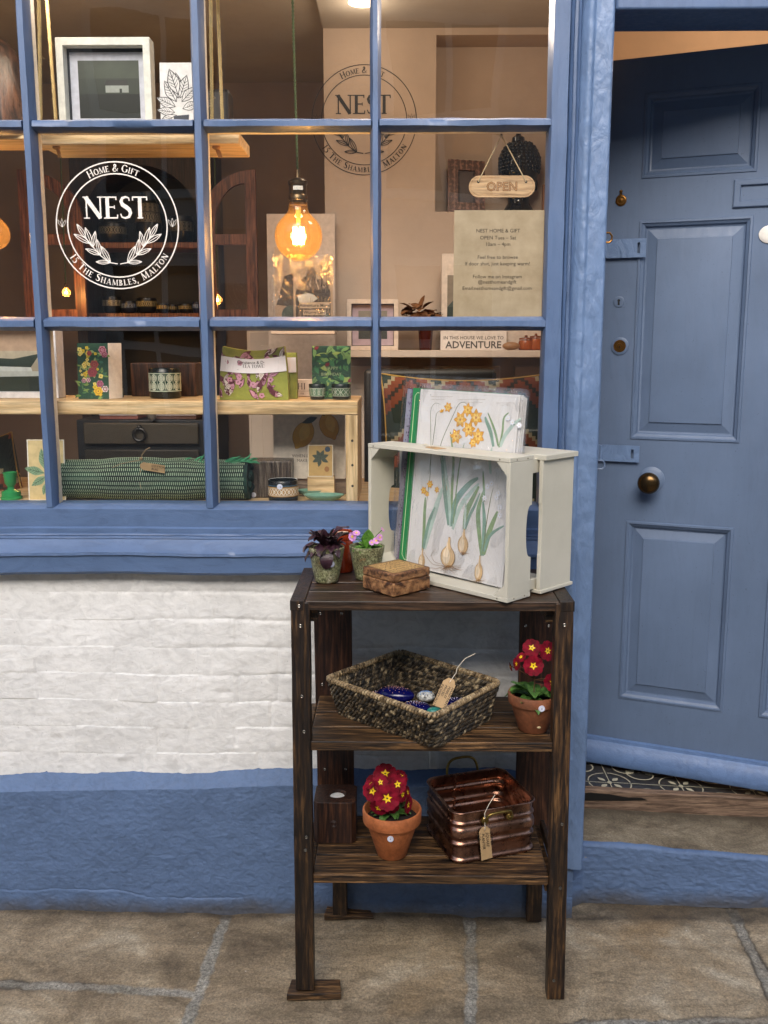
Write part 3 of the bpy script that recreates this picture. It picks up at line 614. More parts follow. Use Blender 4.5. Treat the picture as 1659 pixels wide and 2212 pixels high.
m = MB(); m.tube([(sx, 0.004, z2_ + .012), (sx + .012, .004, z2_ + .012), (sx + .018, .004, z2_ + .004), (sx + .018, .004, z2_ - .006), (sx + .012, .004, z2_ - .012), (sx, .004, z2_ - .012)], .0026, 8)
M_brass = C('#7a5426', 0.32, 0.0004, met=0.85); m.build('brass_staple', M_brass, frame)

# ============================================================ DOORSTEP
step = thing('doorstep', 'worn stone doorstep with a blue painted front edge and wooden threshold', 'doorstep', (0.9, 0.1, 0.0))
nx, nz = 330, 120
xs = np.linspace(0.452, 1.9, nx); zs = np.linspace(-.03, 1, nz)
X, K = np.meshgrid(xs, zs)
ztop = np.interp(X, [.45, .542, 1.07, 1.9], [.190, .186, .155, .150]); yf = np.interp(X, [.45, .49, .542, 1.07, 1.9], [-.016, 0.02, .052, .030, .026]) - .004
k = np.clip((K - .84) / .16, 0, 1); Zs = np.where(K < .84, K / .84 * (ztop - .012), ztop - .012 + .012 * np.sin(k * math.pi / 2)); Ys = yf + .016 * (1 - np.cos(k * math.pi / 2))
Ys = Ys - fbm(X * 8, Zs * 10, 200, 4) * .005 - fbm(X * 45, Zs * 55, 205, 4) * .0017 - fbm(X * 120, Zs * 150, 208, 2) * .0008
Ys = Ys + np.abs(fbm(X * 42 + Zs * 20, Zs * 50, 321, 4)) * .0036
Zs = Zs + fbm(X * 6, X * 0, 210, 4) * .006 * np.clip(K, 0, 1)
gridmesh('painted_riser', X, Ys, Zs, M_bluew, step)
t = NT('step_stone'); vo = t.coord()
b_ = t.ramp(t.noise(vo, 6, 7, 0.7, 1), [(0.32, (0.10, 0.075, 0.048)), (0.5, (0.22, 0.18, 0.12)), (0.68, (0.34, 0.29, 0.205))])
b_ = t.mix(0.9, b_, t.ramp(t.noise(vo, 170, 5, 0.8), [(0.34, (0.5, 0.5, 0.5)), (0.64, (1.3, 1.3, 1.3))]), 'MULTIPLY')
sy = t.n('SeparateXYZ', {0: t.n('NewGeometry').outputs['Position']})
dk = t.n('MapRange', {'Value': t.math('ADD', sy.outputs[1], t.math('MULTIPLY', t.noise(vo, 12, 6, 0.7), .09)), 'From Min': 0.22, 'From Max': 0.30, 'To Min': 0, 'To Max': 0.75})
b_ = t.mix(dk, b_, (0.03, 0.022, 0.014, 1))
t.set(Base_Color=b_, Roughness=0.8, Normal=t.bump(t.noise(vo, 160, 5, 0.7), 0.8, .0018, t.bump(t.noise(vo, 14, 5, 0.6), 0.7, .006)))
M_step = t.m
X, K = np.meshgrid(np.linspace(.50, 1.9, 300), np.linspace(0, 1, 70)); yf2 = np.interp(X, [.45, .542, 1.07, 1.9], [.02, .064, .044, .040])
zt2 = np.interp(X, [.45, .542, 1.07, 1.9], [.190, .186, .155, .150]) - .001
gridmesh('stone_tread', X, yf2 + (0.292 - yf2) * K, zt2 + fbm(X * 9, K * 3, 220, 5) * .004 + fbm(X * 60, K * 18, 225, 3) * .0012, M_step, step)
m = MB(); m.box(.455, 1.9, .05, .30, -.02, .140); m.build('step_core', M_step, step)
m = MB(); m.hexa([(.50, .262, .150), (1.6, .286, .120), (1.6, .33, .120), (.50, .32, .150)], [(.50, .265, .2505), (1.6, .288, .187), (1.6, .312, .189), (.50, .290, .2525)])
th_ = m.build('threshold', W_oak, step, bevel=.004)
m = MB(); X0 = .53
pts = [(.545 + .0, .0), (.60, .006), (.66, .004), (.72, -.004), (.76, -.002), (.78, -.010), (.70, -.016), (.62, -.020), (.545, -.022)]
tt = [(x, .2635 + (x - .5) * .0209, .236 - (x - .5) * .057 + z) for x, z in pts]
m.add([(x, y - .0022, z) for x, y, z in tt], [tuple(range(len(tt)))]); m.build('tar_patch', C('#0d0c0b', 0.5, 0.001), step, smooth=0)

# ============================================================ FRONT DOOR (open inwards)
YD1, YD2 = 0.470, 0.280
Pa = U(1300, 1588, YD1); Pb = U(1659, 1644, YD2)
du = Vector((Pb.x - Pa.x, Pb.y - Pa.y, 0)).normalized(); dn = Vector((du.y, -du.x, 0))
if dn.y > 0: dn = -dn
D0 = Vector((Pa.x, Pa.y, 0)) - du * .085
TF = Matrix(((du.x, dn.x, 0, D0.x), (du.y, dn.y, 0, D0.y), (0, 0, 1, 0), (0, 0, 0, 1)))     # (along, out, up) -> world
def dd(x, y):
    p = PL(x, y, D0, dn); return ((p - D0).dot(du), p.z)
door = thing('front_door', 'blue panelled front door standing open inwards with brass knob', 'door', (Pb.x + .3, Pb.y - .08, 0.25))
dW = 0.86; zt = 0.5 * (dd(1325, 130)[1] + dd(1659, 95)[1]); zbot = 0.262
def pan(a, b): (u0, z0), (u1, z1) = a, b; return (u0, u1, min(z0, z1), max(z0, z1))
tl, br = dd(1394, 200), dd(1637, 372); P1 = (tl[0], dd(1643, 280)[0], 0.5 * (dd(1384, 386)[1] + br[1]), 0.5 * (tl[1] + dd(1650, 178)[1]))
tl, br = dd(1381, 477), dd(1593.5, 957); P2 = (0.5 * (tl[0] + dd(1360, 949)[0]), 0.5 * (dd(1630, 465)[0] + br[0]), 0.5 * (br[1] + dd(1360, 949)[1]), 0.5 * (tl[1] + dd(1630, 465)[1]))
tl, br = dd(1351, 1123), dd(1563, 1533); P3 = (0.5 * (tl[0] + dd(1337, 1513)[0]), 0.5 * (dd(1582, 1141)[0] + br[0]), 0.5 * (dd(1337, 1513)[1] + br[1]), 0.5 * (tl[1] + dd(1582, 1141)[1]))
uL = (P1[0] + P2[0] + P3[0]) / 3; uR = (P1[1] + P2[1] + P3[1]) / 3
m_ = dW - uR - .12 if False else 0
uL2, uR2 = uR + .105, uR + .105 + (uR - uL)
dW = uR2 + uL
us = [0, uL, uR, uL2, uR2, dW]; zs_ = [zbot, P3[2], P3[3], P2[2], P2[3], P1[2], P1[3], zt]
m = MB(TF)
for i in range(5):
    for j in range(7):
        if i in (1, 3) and j in (1, 3, 5): continue
        m.add([(us[i], 0, zs_[j]), (us[i+1], 0, zs_[j]), (us[i+1], 0, zs_[j+1]), (us[i], 0, zs_[j+1])], [(0, 1, 2, 3)])
m.add([(us[0], 0, zbot), (dW, 0, zbot), (dW, -.042, zbot), (0, -.042, zbot), (0, 0, zt), (dW, 0, zt), (dW, -.042, zt), (0, -.042, zt)], [(0, 1, 2, 3), (7, 6, 5, 4), (0, 3, 7, 4), (1, 5, 6, 2), (2, 6, 7, 3)])
slab = m.build('door_frame_boards', M_door, door, smooth=0)
def panel(a, b, c, d):
    m = MB(TF); L = []
    for ins, dep in ((0, 0), (.002, .0035), (.008, .0042), (.010, .001), (.013, -.001), (.017, -.003), (.021, -.0105), (.024, -.0115), (.0265, -.0120), (.054, -.0050), (.055, -.0015), (.058, -.0010)):
        L.append([(a + ins, dep, c + ins), (b - ins, dep, c + ins), (b - ins, dep, d - ins), (a + ins, dep, d - ins)])
    m.loft(L, cap=(False, True)); return m.build('door_panel', M_door, door, smooth=20)
for (a_, b_) in ((uL, uR), (uL2, uR2)):
    for (c_, d_) in ((P3[2], P3[3]), (P2[2], P2[3]), (P1[2], P1[3])): panel(a_, b_, c_, d_)
# weather board along the foot
zw1 = 0.5 * (dd(1275, 1588)[1] + dd(1659, 1644)[1])
m = MB(TF); L = []
zw0 = zw1 - .062
for i in range(41):
    u = .0 + dW * i / 40; n_ = float(fbm(np.array(u * 12), np.array(2.0), 240, 3)) * .002
    L.append([(u, y + n_, zw0 + z) for y, z in ((0.0005, -.020), (.030, -.023), (.0335, -.018), (.033, .004), (.028, .024), (.021, .037), (.016, .043), (.0145, .048), (.011, .0505), (.010, .060), (.0005, .063))])
m.loft(L); m.build('weather_board', paint_mat('blue_weatherboard_paint', (0.105, 0.18, 0.35, 1), .45, 1.0), door, smooth=40)
# letter slot
(lu0, lz1), (_, lz0) = dd(1586, 388), dd(1580, 450)
lu1 = lu0 + .26
m = MB(TF); h = lz1 - lz0; L = []
for ins, dep in ((0, 0), (.001, .006), (.004, .008), (.018, .008), (.020, .006), (.021, -.006)):
    L.append([(lu0 + ins, dep, lz0 + ins * .9), (lu1 - ins, dep, lz0 + ins * .9), (lu1 - ins, dep, lz1 - ins * .9), (lu0 + ins, dep, lz1 - ins * .9)])
m.loft(L, cap=(False, True)); m.build('letter_box', M_door, door, smooth=20)
# oval white plate with a number partly out of frame
(ou, oz) = dd(1664, 506); a = Art(FR(TF @ Vector((ou, .004, oz)), du, (0, 0, 1), dn), 0.0004)
kk = 40; m = MB(TF)
def oval(rx, rz, d): return [(ou + rx * math.cos(2 * math.pi * i / kk), d, oz + rz * math.sin(2 * math.pi * i / kk)) for i in range(kk)]
m.loft([oval(.031, .0255, .0), oval(.031, .0255, .003), oval(.028, .0225, .005), oval(.010, .008, .0056)]); pl_ = m.build('number_plate', C('#e8e4dc', .15), door, smooth=40)
a.strip([(.026 * math.cos(2 * math.pi * i / 50), .0205 * math.sin(2 * math.pi * i / 50)) for i in range(50)], .0011, C('#16140f', .4), True); a.circ(-.0225, .0, .0023, None, M_brass, 12)
a.off = .0018
q = a.build('plate_border', None); q.parent = pl_; q.location = -root_loc(door) ; q.location = (-root_loc(pl_))
# furniture
def disc_at(name, x, y, prof, mat, kx=28, tw=0):
    u, z = dd(x, y); tfm = Matrix(((du.x, 0, dn.x, (TF @ Vector((u, 0, z))).x), (du.y, 0, dn.y, (TF @ Vector((u, 0, z))).y), (0, 1, 0, z), (0, 0, 0, 1)))
    m = MB(tfm); m.lathe(0, 0, prof, kx); return m.build(name, mat, door, smooth=40)
rose = disc_at('knob_rose', 1407, 1036, [(.040, 0), (.040, .003), (.034, .006), (.028, .008), (.018, .010), (.016, .011)], M_door)
kb = disc_at('door_knob', 1406, 1039, [(.014, .009), (.013, .026), (.018, .031), (.027, .037), (.0325, .047), (.0335, .056), (.030, .066), (.020, .073), (.008, .0755), (.001, .076)], C('#56432a', 0.24, 0.0003, met=0.9))
cyl = disc_at('cylinder_lock', 1339, 747.6, [(.027, 0), (.027, .003), (.022, .005), (.0195, .005)], M_door)
c2_ = disc_at('lock_face', 1339, 747.6, [(.0195, .0035), (.0185, .006), (.009, .006), (.0085, .0072), (.001, .0074)], M_brass)
def flat_on_door(name, x, y, fn, mat, off=.001):
    u, z = dd(x, y); a = Art(FR(TF @ Vector((u, 0, z)), du, (0, 0, 1), dn), off); fn(a, mat); o = a.build(name, door); return o
Kb = C('#070707', .6)
disc_at('keyhole_plate', 1337, 652, [(.0165, 0), (.0165, .002), (.014, .003), (.0138, .003)], M_door)
flat_on_door('keyhole', 1337, 652, lambda a, m: (a.circ(0, .004, .0042, None, m, 16), a.poly([(-.0022, .003), (.0022, .003), (.0034, -.010), (-.0034, -.010)], m)), Kb, .0034)
flat_on_door('key_slot', 1339, 748.5, lambda a, m: (a.circ(0, .0, .0016, None, m, 12), a.poly([(-.0007, 0), (.0007, 0), (.0007, -.006), (-.0007, -.006)], m)), Kb, .0078)
es = disc_at('escutcheon', 1342, 433, [(.0165, .0005), (.0165, .003), (.014, .005), (.011, .005), (.0105, .0035), (.004, .0035), (.001, .0045)], M_brass)
u, z = dd(1342, 414); m = MB(TF); m.ball((u, .004, z), .0052, 12, 8); m.box(u - .0035, u + .0035, .0005, .004, z - .012, z); m.build('escutcheon_pivot', M_brass, door)
def hasp(x0, y0, x1, y1, nm):
    (u0, za), (u1, zb) = dd(x0, y0), dd(x1, y1); z0, z1 = min(za, zb), max(za, zb); m = MB(TF)
    s0, s1 = u1 - .026, u1 - .017; y_ = .011; y2 = .0135
    m.box(u0 + .02, s0, y_, y2, z0, z1); m.box(s1, u1, y_, y2, z0, z1); m.box(s0, s1, y_, y2, z1 - (z1 - z0) * .22, z1); m.box(s0, s1, y_, y2, z0, z0 + (z1 - z0) * .22)
    m.box(u0, u0 + .014, y_ - .004, y2, z0, z1)
    c = []
    m.tube([TF.inverted() @ (TF @ Vector((u0 + .017, .010, z0 + .002))), (u0 + .017, .010, z1 - .002)], .0055, 12)
    m.box(u0 + .02, u0 + .04, 0.0, y_, z0 + .004, z1 - .004)
    m.build(nm, M_bluep, door, smooth=35)
hasp(1299, 519, 1396, 556, 'hasp'); hasp(1288, 959, 1381.5, 998, 'hasp')
# ============================================================ STAINED WOODEN SHELVING RACK
rack = thing('shelving_rack', 'dark stained three tier wooden rack standing on the pavement against the shop', 'shelving rack', (0.08, -0.22, 0.0))
YF = -0.387                                    # front face of the front legs
def jit(v, a=.0006): return v + (random.random() - .5) * 2 * a
def leg(xa, xb, ya, yb, za, zb, mat=W_z, dxb=(0, 0), name='leg', slant=0):
    # tapered board: x range at top (xa,xb), shifted by dxb at the bottom
    m = MB(); L = []
    for i in range(13):
        k = i / 12; z = zb + (za - zb) * k; s0 = dxb[0] * k; s1 = dxb[1] * k
        L.append([(jit(xa + s0), jit(ya), z), (jit(xb + s1), jit(ya), z), (jit(xb + s1), jit(yb), z), (jit(xa + s0), jit(yb), z)])
    m.loft(L[::-1]); return m.build(name, mat, rack, bevel=.0022, smooth=0)
TZ = 1.028
def xat(x, y, Y=YF): return U(x, y, Y).x
lf = leg(xat(628, 1300), xat(668, 1300), YF, YF + .040, 0.019, TZ - .004, dxb=(xat(639, 2140) - xat(628, 1300), xat(678, 2140) - xat(668, 1300)))
rf = leg(xat(1200, 1302), xat(1240, 1302), YF, YF + .040, 0.001, TZ - .004, dxb=(xat(1182, 2160) - xat(1200, 1302), xat(1219, 2160) - xat(1240, 1302)))
# back boards and the narrow feet behind them
YB = -0.078
def bx(x, y): return U(x, y, YB).x
leg(bx(678, 1400), bx(759, 1400), YB, YB + .018, 0.270, TZ - .035, W_red, (bx(686, 1640) - bx(678, 1400),) * 2, 'back_board')
leg(bx(1122, 1400), bx(1197, 1400), YB, YB + .018, 0.270, TZ - .035, W_red, (0, 0), 'back_board')
a0 = U(718, 1940, YB + .012); a1 = U(749, 1940, YB + .012); leg(a0.x, a1.x, YB + .0185, YB + .052, 0.016, .30, W_z, name='leg')
a0 = U(1140, 1950, YB + .012); a1 = U(1172, 1950, YB + .012); leg(a0.x, a1.x, YB + .0185, YB + .052, 0.001, .30, W_z, name='leg')
def boards(z, x0, x1, splits, mat, nm, th=.024, over=0, fr=None):
    for i, (ya, yb) in enumerate(splits):
        m = MB(); L = []; n = 24; dz = random.uniform(-.0012, .0012)
        for k in range(n + 1):
            x = x0 + (x1 - x0) * k / n
            f0 = float(fbm(np.array(x * 9), np.array(ya * 50), 300, 2)) * .0018
            L.append([(x, ya + f0, z - th), (x, yb + f0, z - th), (x, yb + f0, z + dz), (x, ya + f0, z + dz)])
        m.loft(L); m.build(nm, mat if i else (fr or mat), rack, bevel=.0022, smooth=0)
fxa, fxb = xat(628, 1300), xat(1240, 1302)
boards(TZ, fxa + .033, fxb - .033, [(YF + .001, -0.300), (-0.296, -0.215), (-0.211, -0.130), (-.126, -.056)], W_top, 'top_board', fr=W_top)
for xa, xb in ((fxa - .002, fxa + .0325), (fxb - .0325, fxb + .002)):
    m = MB(); m.box(xa, xb, YF - .001, -.056, TZ - .024, TZ + .0005); m.build('top_board', W_z, rack, bevel=.0015)
m = MB(); 
# side rails under each tier and the tiers
ZM, ZL = 0.679, 0.333
lx0, lx1 = xat(672, 1610), xat(1198, 1612)
boards(ZM, lx0 - .005, lx1 + .007, [(YF + .006, -0.292), (-0.288, -0.195), (-0.190, -0.079)], W_x, 'middle_board')
boards(ZL, xat(676, 1900), xat(1186, 1905), [(YF + .006, -0.290), (-0.286, -0.200), (-0.195, -0.079)], W_x, 'bottom_board')
for z in (ZM, ZL):
    for sx_ in (-1, 1):
        x = (fxa + .005 + (.011 if z == ZL else .004)) if sx_ < 0 else (fxb - .028 - (.012 if z == ZL else .006))
        m = MB(); m.box(x, x + .022, YF + .0405, -.066, z - .062, z - .0255); m.build('side_rail', W_x, rack, bevel=.002)
        m = MB(); xe = (fxa - .002 if sx_ < 0 else fxb - .010) + (.008 if z == ZL else .0) * -sx_ ; m.box(xe, xe + .012, YF + .042, -.1, z - .026, z + .002); m.build('side_board', W_z, rack, bevel=.002)
m = MB(); m.box(fxa + .036, fxa + .058, YF + .041, -.066, TZ - .062, TZ - .0255); m.build('side_rail', W_x, rack, bevel=.002); m = MB(); m.box(fxb - .058, fxb - .036, YF + .041, -.066, TZ - .062, TZ - .0255); m.build('side_rail', W_x, rack, bevel=.002)
# screws
M_scr = C('#8d8a84', 0.25, met=1.0)
def screw(x, y, Y, nm='screw', r=.0042):
    p = U(x, y, Y); tfm = FR((p.x, Y - .0004, p.z), (1, 0, 0), (0, 0, 1), (0, -1, 0)); m = MB(tfm)
    m.lathe(0, 0, [(r, 0), (r, .0012), (r * .7, .0018), (r * .3, .0008), (.0001, .0006)], 14); m.build(nm, M_scr, rack, smooth=40)
for x, y in ((646, 1309), (649, 1352), (652, 1504), (657, 1580), (662, 1808), (660, 1836), (1219, 1350), (1214, 1780), (1196, 2118), (1210, 1918)): screw(x, y, YF)
for x, y in ((692, 1325), (738, 1325), (696, 1478), (741, 1478), (702, 1661), (747, 1661), (1135, 1352), (1185, 1352)): screw(x, y, YB, r=.0038)
# wedges under two feet
def wedge(pts, z0, z1, lab, nm='wooden_wedge'):
    P_ = [Z(x, y, z0) for x, y in pts]; m = MB()
    m.hexa([(p.x, p.y, z0) for p in P_], [(p.x, p.y, z) for p, z in zip(P_, z1)])
    o = m.build(nm, W_x, None, origin=(sum(p.x for p in P_) / 4, sum(p.y for p in P_) / 4, z0), bevel=.0015, smooth=0); return tag(o, lab, 'wedge', 'wedges levelling the rack')
wedge([(619, 2162), (737, 2159), (735, 2128), (630, 2128)], 0.0, (.017, .017, .017, .017), 'scorched wooden block under the front foot of the rack')
wedge([(700, 1988), (808, 1986), (800, 1968), (708, 1966)], 0.0, (.018, .006, .006, .018), 'dark wooden wedge under the back foot of the rack, by the blue plinth')

# ============================================================ CREAM APPLE CRATE
t = NT('cream_chalk_paint'); vo = t.coord()
n1 = t.noise(t.coord((.3, 1, 1)), 60, 5, .7); nn = t.noise(vo, 60, 6, .75)
bc = t.ramp(t.noise(vo, 6, 5, .6), [(.3, (0.50, 0.475, 0.385)), (.7, (0.585, 0.555, 0.46))])
bc = t.mix(t.ramp(nn, [(.76, (0, 0, 0)), (.80, (1, 1, 1))]), bc, (0.26, 0.22, 0.16, 1))
t.set(Base_Color=bc, Roughness=.58, Normal=t.bump(n1, .6, .0008)); M_crate = t.m
ZT = TZ + .0015
cfr = Z(1095, 1304, ZT)                       # front right bottom corner
h_ = U(1102, 998, cfr.y).z - cfr.z
# find where the front left corner stands: its top must fall at (795, 951)
cfl = Z(795, 951, ZT + h_)
CL, h_, an_ = .461, .335, -.775; cfr = Vector((.249, -.408, ZT)); cu = Vector((math.cos(an_), math.sin(an_), 0)); cfl = cfr - cu * CL; cv = Vector((-cu.y, cu.x, 0))   # cv goes back to the window
CT = Matrix(((cu.x, cv.x, 0, cfl.x), (cu.y, cv.y, 0, cfl.y), (0, 0, 1, ZT), (0, 0, 0, 1)))
CTi = CT.inverted()
def cdepth(x, y, z):                          # depth along cv of a photo point at height z
    p = Z(x, y, ZT + z); return (CTi @ p).y
d1 = cdepth(1154.6, 981.6, h_); d2 = cdepth(1166.6, 984.6, h_); d3 = cdepth(1234, 968, h_)
crate = thing('wooden_crate', 'cream painted wooden crate on its side holding botanical prints on the rack', 'crate', (CT @ Vector((CL / 2, .1, 0))))
d1, d2, d3 = .088, .115, .241
print('crate', CL, h_, d1, d2, d3)
TH = .0105
def cb(x0, x1, y0, y1, z0, z1, nm, bev=.0012):
    m = MB(CT); m.box(x0, x1, y0, y1, z0, z1); return m.build(nm, M_crate, crate, bevel=bev)
cb(0, CL, 0, d1, h_ - TH, h_, 'top_slat'); cb(CL * .40, CL + .014, d2, d3 + .006, h_ - TH - .004, h_ - .002, 'top_slat')
cb(0, CL, 0, d1, 0, TH, 'bottom_slat'); cb(.0, CL + .010, d2, d3 + .006, 0.002, TH, 'bottom_slat')
# right end: two boards with a rounded hand hole between them
def endboard(x0, x1, y0, y1, notch, side, nm='end_board'):
    # outline in (depth, height); notch cut into the edge on the given side
    zc = h_ * .47; hh = h_ * .185; dpt = notch; P_ = []
    zb_, zt_ = TH + .0002, h_ - TH - .0002
    if side == 'back':
        P_ = [(y0, zb_), (y1, zb_)]
        for i in range(15):
            a = -90 + 180 * i / 14
            P_.append((y1 - dpt * math.cos(R(a)) ** .6, zc + hh * math.sin(R(a)) * (1.0)))
        P_ += [(y1, zt_), (y0, zt_)]
    else:
        P_ = [(y0, zb_), (y1, zb_), (y1, zt_), (y0, zt_)]
        for i in range(15):
            a = 90 - 180 * i / 14; P_.append((y0 + dpt * max(0, math.cos(R(a))) ** .6, zc + hh * math.sin(R(a))))
    n = len(P_); m = MB(CT)
    m.add([(x0, a, b) for a, b in P_] + [(x1, a, b) for a, b in P_], [tuple(range(n))[::-1], tuple(range(n, 2 * n))] + [(i, (i + 1) % n, n + (i + 1) % n, n + i) for i in range(n)])
    m.build(nm, M_crate, crate, bevel=.0008, smooth=25)
endboard(CL - TH, CL - .0002, 0.001, d1 - .002, .020, 'back'); endboard(CL - TH + .006, CL + .006, d2 + .001, d3, .002, 'front')
endboard(.0002, TH, 0.001, d1 - .002, .020, 'back'); endboard(.0002, TH, d2 + .001, d3, .018, 'front')
for z0_, z1_ in ((TH, .035), (h_ - .045, h_ - TH - .0005)):
    cb(CL - TH - .012, CL - TH - .0005, d1 - .018, d3 - .03, z0_ + .0004, z1_, 'corner_batten')
for x0, sg in ((TH + .0004, 1), (CL - TH - .0004, -1)):
    for z0, sz in ((TH + .0004, 1), (h_ - TH - .0004, -1)):
        m = MB(CT); s_ = .030; a = [(x0, z0), (x0 + sg * s_, z0), (x0, z0 + sz * s_)]
        m.add([(p, .0015, q) for p, q in a] + [(p, d1 - .004, q) for p, q in a], [(0, 1, 2), (5, 4, 3), (0, 3, 4, 1), (1, 4, 5, 2), (2, 5, 3, 0)]); m.build('corner_block', M_crate, crate, bevel=.0006)
for (x_, y_, z_) in ((.02, None, h_ - .0055), (CL - .03, None, h_ - .0055), (.02, None, .0055), (CL - .03, None, .0055)):
    m = MB(FR(CT @ Vector((x_, -.0001, z_)), cu, (0, 0, 1), -cv)); m.lathe(0, 0, [(.0022, 0), (.0020, .0004), (.0001, .0002)], 10); m.build('nail', C('#8a8272', .4, met=.6), crate, smooth=0)
for (y_, z_) in ((.025, h_ - .006), (.065, h_ - .006), (.025, .006), (.065, .006)):
    m = MB(FR(CT @ Vector((CL + .0001, y_, z_)), cv, (0, 0, 1), cu)); m.lathe(0, 0, [(.0022, 0), (.0020, .0004), (.0001, .0002)], 10); m.build('nail', C('#8a8272', .4, met=.6), crate, smooth=0)
# paper price tag on top of the crate
p = Vector((.17, .045, h_)); tg = Art(FR(CT @ Vector((p.x, p.y, h_ + .0008)), cu, cv, (0, 0, 1)), .0)
KR = C('#b3946a', .75)
def tagshape(w_, l_): return [(-w_ / 2, -l_), (w_ / 2, -l_), (w_ / 2, -w_ * .35), (w_ * .22, 0), (-w_ * .22, 0), (-w_ / 2, -w_ * .35)]
M_ink = C('#14110e', .6); M_str = C('#d9d0bd', .8)
def pricetag(nm, F, w_, l_, lines, lab, string=None, size=.0075, rot=R(90), ths=.0006):
    m = MB(F); P_ = tagshape(w_, l_); n = len(P_)
    m.add([(a, b, 0) for a, b in P_] + [(a, b, -ths) for a, b in P_], [tuple(range(n)), tuple(range(n, 2 * n))[::-1]] + [(i, n + i, n + (i + 1) % n, (i + 1) % n) for i in range(n)])
    o = m.build(nm, KR, None, origin=F @ Vector((0, 0, 0)), smooth=0); tag(o, lab, 'price tag', 'kraft price tags outside')
    a = Art(F, .0004); a.ring(0, -w_ * .28, .0022, .0012, C('#8a6a44', .7), 16)
    for i, s_ in enumerate(lines):
        k = (i - (len(lines) - 1) / 2)
        if rot: a.font(s_, -k * size * 1.05 - size * .3, -w_ * .55, size, M_ink, 'LEFT', .012, .3, -rot)
        else: a.font(s_, 0, -l_ * .5 - k * size * 1.1, size, M_ink, 'CENTER', .012, .3)
    w2 = a.build('handwriting'); w2.parent = o; w2.location = -Vector(o.location)
    if string:
        m = MB(); m.tube(string, .0009, 6); s2 = m.build('string', M_str, o)
    return o
F_ = FR(CT @ Vector((p.x, p.y, h_ + .0012)), (-cu * .3 - cv).normalized(), (cu - cv * .3) * -1, (0, 0, 1))
q0 = F_ @ Vector((0, -.01, .001)); q1 = CT @ Vector((p.x - .03, p.y + .01, h_ + .003))
pricetag('price_tag', F_, .030, .062, ['prints', 'each'], 'small kraft tag lying on top of the cream crate', [q0, (q0 + q1) / 2 + Vector((0, 0, .004)), q1, q1 + Vector((.02, -.02, -.001))], .007)

# ------------------------------------------------------------ the prints in the crate
base_y = None
pt_tl, pt_tr, pt_br, pt_bl = (926.6, 842), (1147, 855.6), (1082.6, 1278.6), (878.6, 1212.6)
# bottom edge stands on the bottom slat, just behind the opening
B0 = CTi @ Z(878.6, 1212.6, ZT + TH + .001); B1 = CTi @ Z(1082.6, 1278.6, ZT + TH + .001)
yb_ = 0.5 * (B0.y + B1.y); yb_ = min(max(yb_, .012), d1 - .03)
# lean so that at crate height it passes the gap between the top slats
yg = (d1 + .004); lean = (yg - yb_) / (h_)
print('print', B0, B1, yb_, lean)
def sheet_pt(x, y, off=0.0):                  # photo point on the leaning sheet plane (crate axes)
    n = CT.to_3x3() @ Vector((0, -1, lean)).normalized(); p = CT @ Vector((0, yb_ + off, TH)); return PL(x, y, p, n)
tl, tr, brr, bl = [sheet_pt(*q) for q in (pt_tl, pt_tr, pt_br, pt_bl)]
ux = (tr - tl).normalized(); wdt = (tr - tl).length; hgt = 0.5 * ((tl - bl).length + (tr - brr).length)
nrm = (CT.to_3x3() @ Vector((0, -1, lean))).normalized(); uz = nrm.cross(ux).normalized()
if uz.z < 0: uz = -uz
wb = ((brr - bl).length + wdt) / 2
print('sheet', wdt, (brr - bl).length, hgt)
bl_ = (bl + brr) / 2 - ux * wb / 2
# keep sheet standing on the slat
def sheetF(dx, back, dz=0): return FR(bl_ + ux * dx - nrm * back + uz * dz, ux, uz, nrm)
M_paper = C('#dedbd8', 0.5, var=.02); PW, PH = wb, hgt
def slab(F, w_, h2, th, mat, nm, parent=None, rot=0):
    m = MB(F); m.box(0, w_, 0, h2, -th, 0); o = m.build(nm, mat, parent, origin=None if parent else F @ Vector((w_ / 2, 0, 0)), smooth=0); return o
def attach(o, p): o.parent = p; o.location = Vector(o.location) - root_loc(p); return o
def sleeve(F, w_, h2, parent, mat=None, a=.006, th=.0022):
    # a crinkled cellophane envelope closed round the sheet
    nx_, nz_ = 30, 40; X, Y_ = np.meshgrid(np.linspace(-a, w_ + a, nx_), np.linspace(0.0, h2 + a * 2.5, nz_))
    D_ = th + np.abs(fbm(X * 14, Y_ * 9, 401, 4)) * .010 + fbm(X * 45, Y_ * 30, 405, 3) * .0022
    D_ = D_ * np.clip(np.minimum(X + a, w_ + a - X) / .01, 0.0, 1)
    PP = np.stack([X, Y_, D_, np.ones_like(X)], -1) @ np.array(F).T
    return gridmesh('cellophane_sleeve', PP[..., 0], PP[..., 1], PP[..., 2], M_film, parent)
F0 = sheetF(0, 0)
pr = slab(F0, PW, PH, .0012, M_paper, 'botanical_print'); tag(pr, 'narcissus bulb print in cellophane, frontmost sheet in the cream crate', 'print', 'prints in the cream crate')
a = Art(F0, .0003)
def pp(x, y):                                 # photo point -> sheet coordinates, for drawing
    q = F0.inverted() @ sheet_pt(x, y); return (q.x, q.y)
def cp(x, y): return pp(763.1 + x * .29992, 663.6 + y * .29992)   # point measured in my enlarged view
G1, G2, G3 = C('#7c9c8c', .6), C('#839b70', .6), C('#b2c6bb', .6)
STM = C('#6d7350', .6); YE, OR_, YL = C('#dfa42e', .6), C('#b9701f', .6), C('#ecc765', .6)
BU, BUD, BUL = C('#cfb085', .6), C('#8f6b42', .6), C('#e2cfb2', .6); BK = C('#3a3530', .6)
a.strip([(.006, .006), (PW - .006, .006), (PW - .006, PH - .006), (.006, PH - .006)], .0004, C('#9a9690', .6), True)
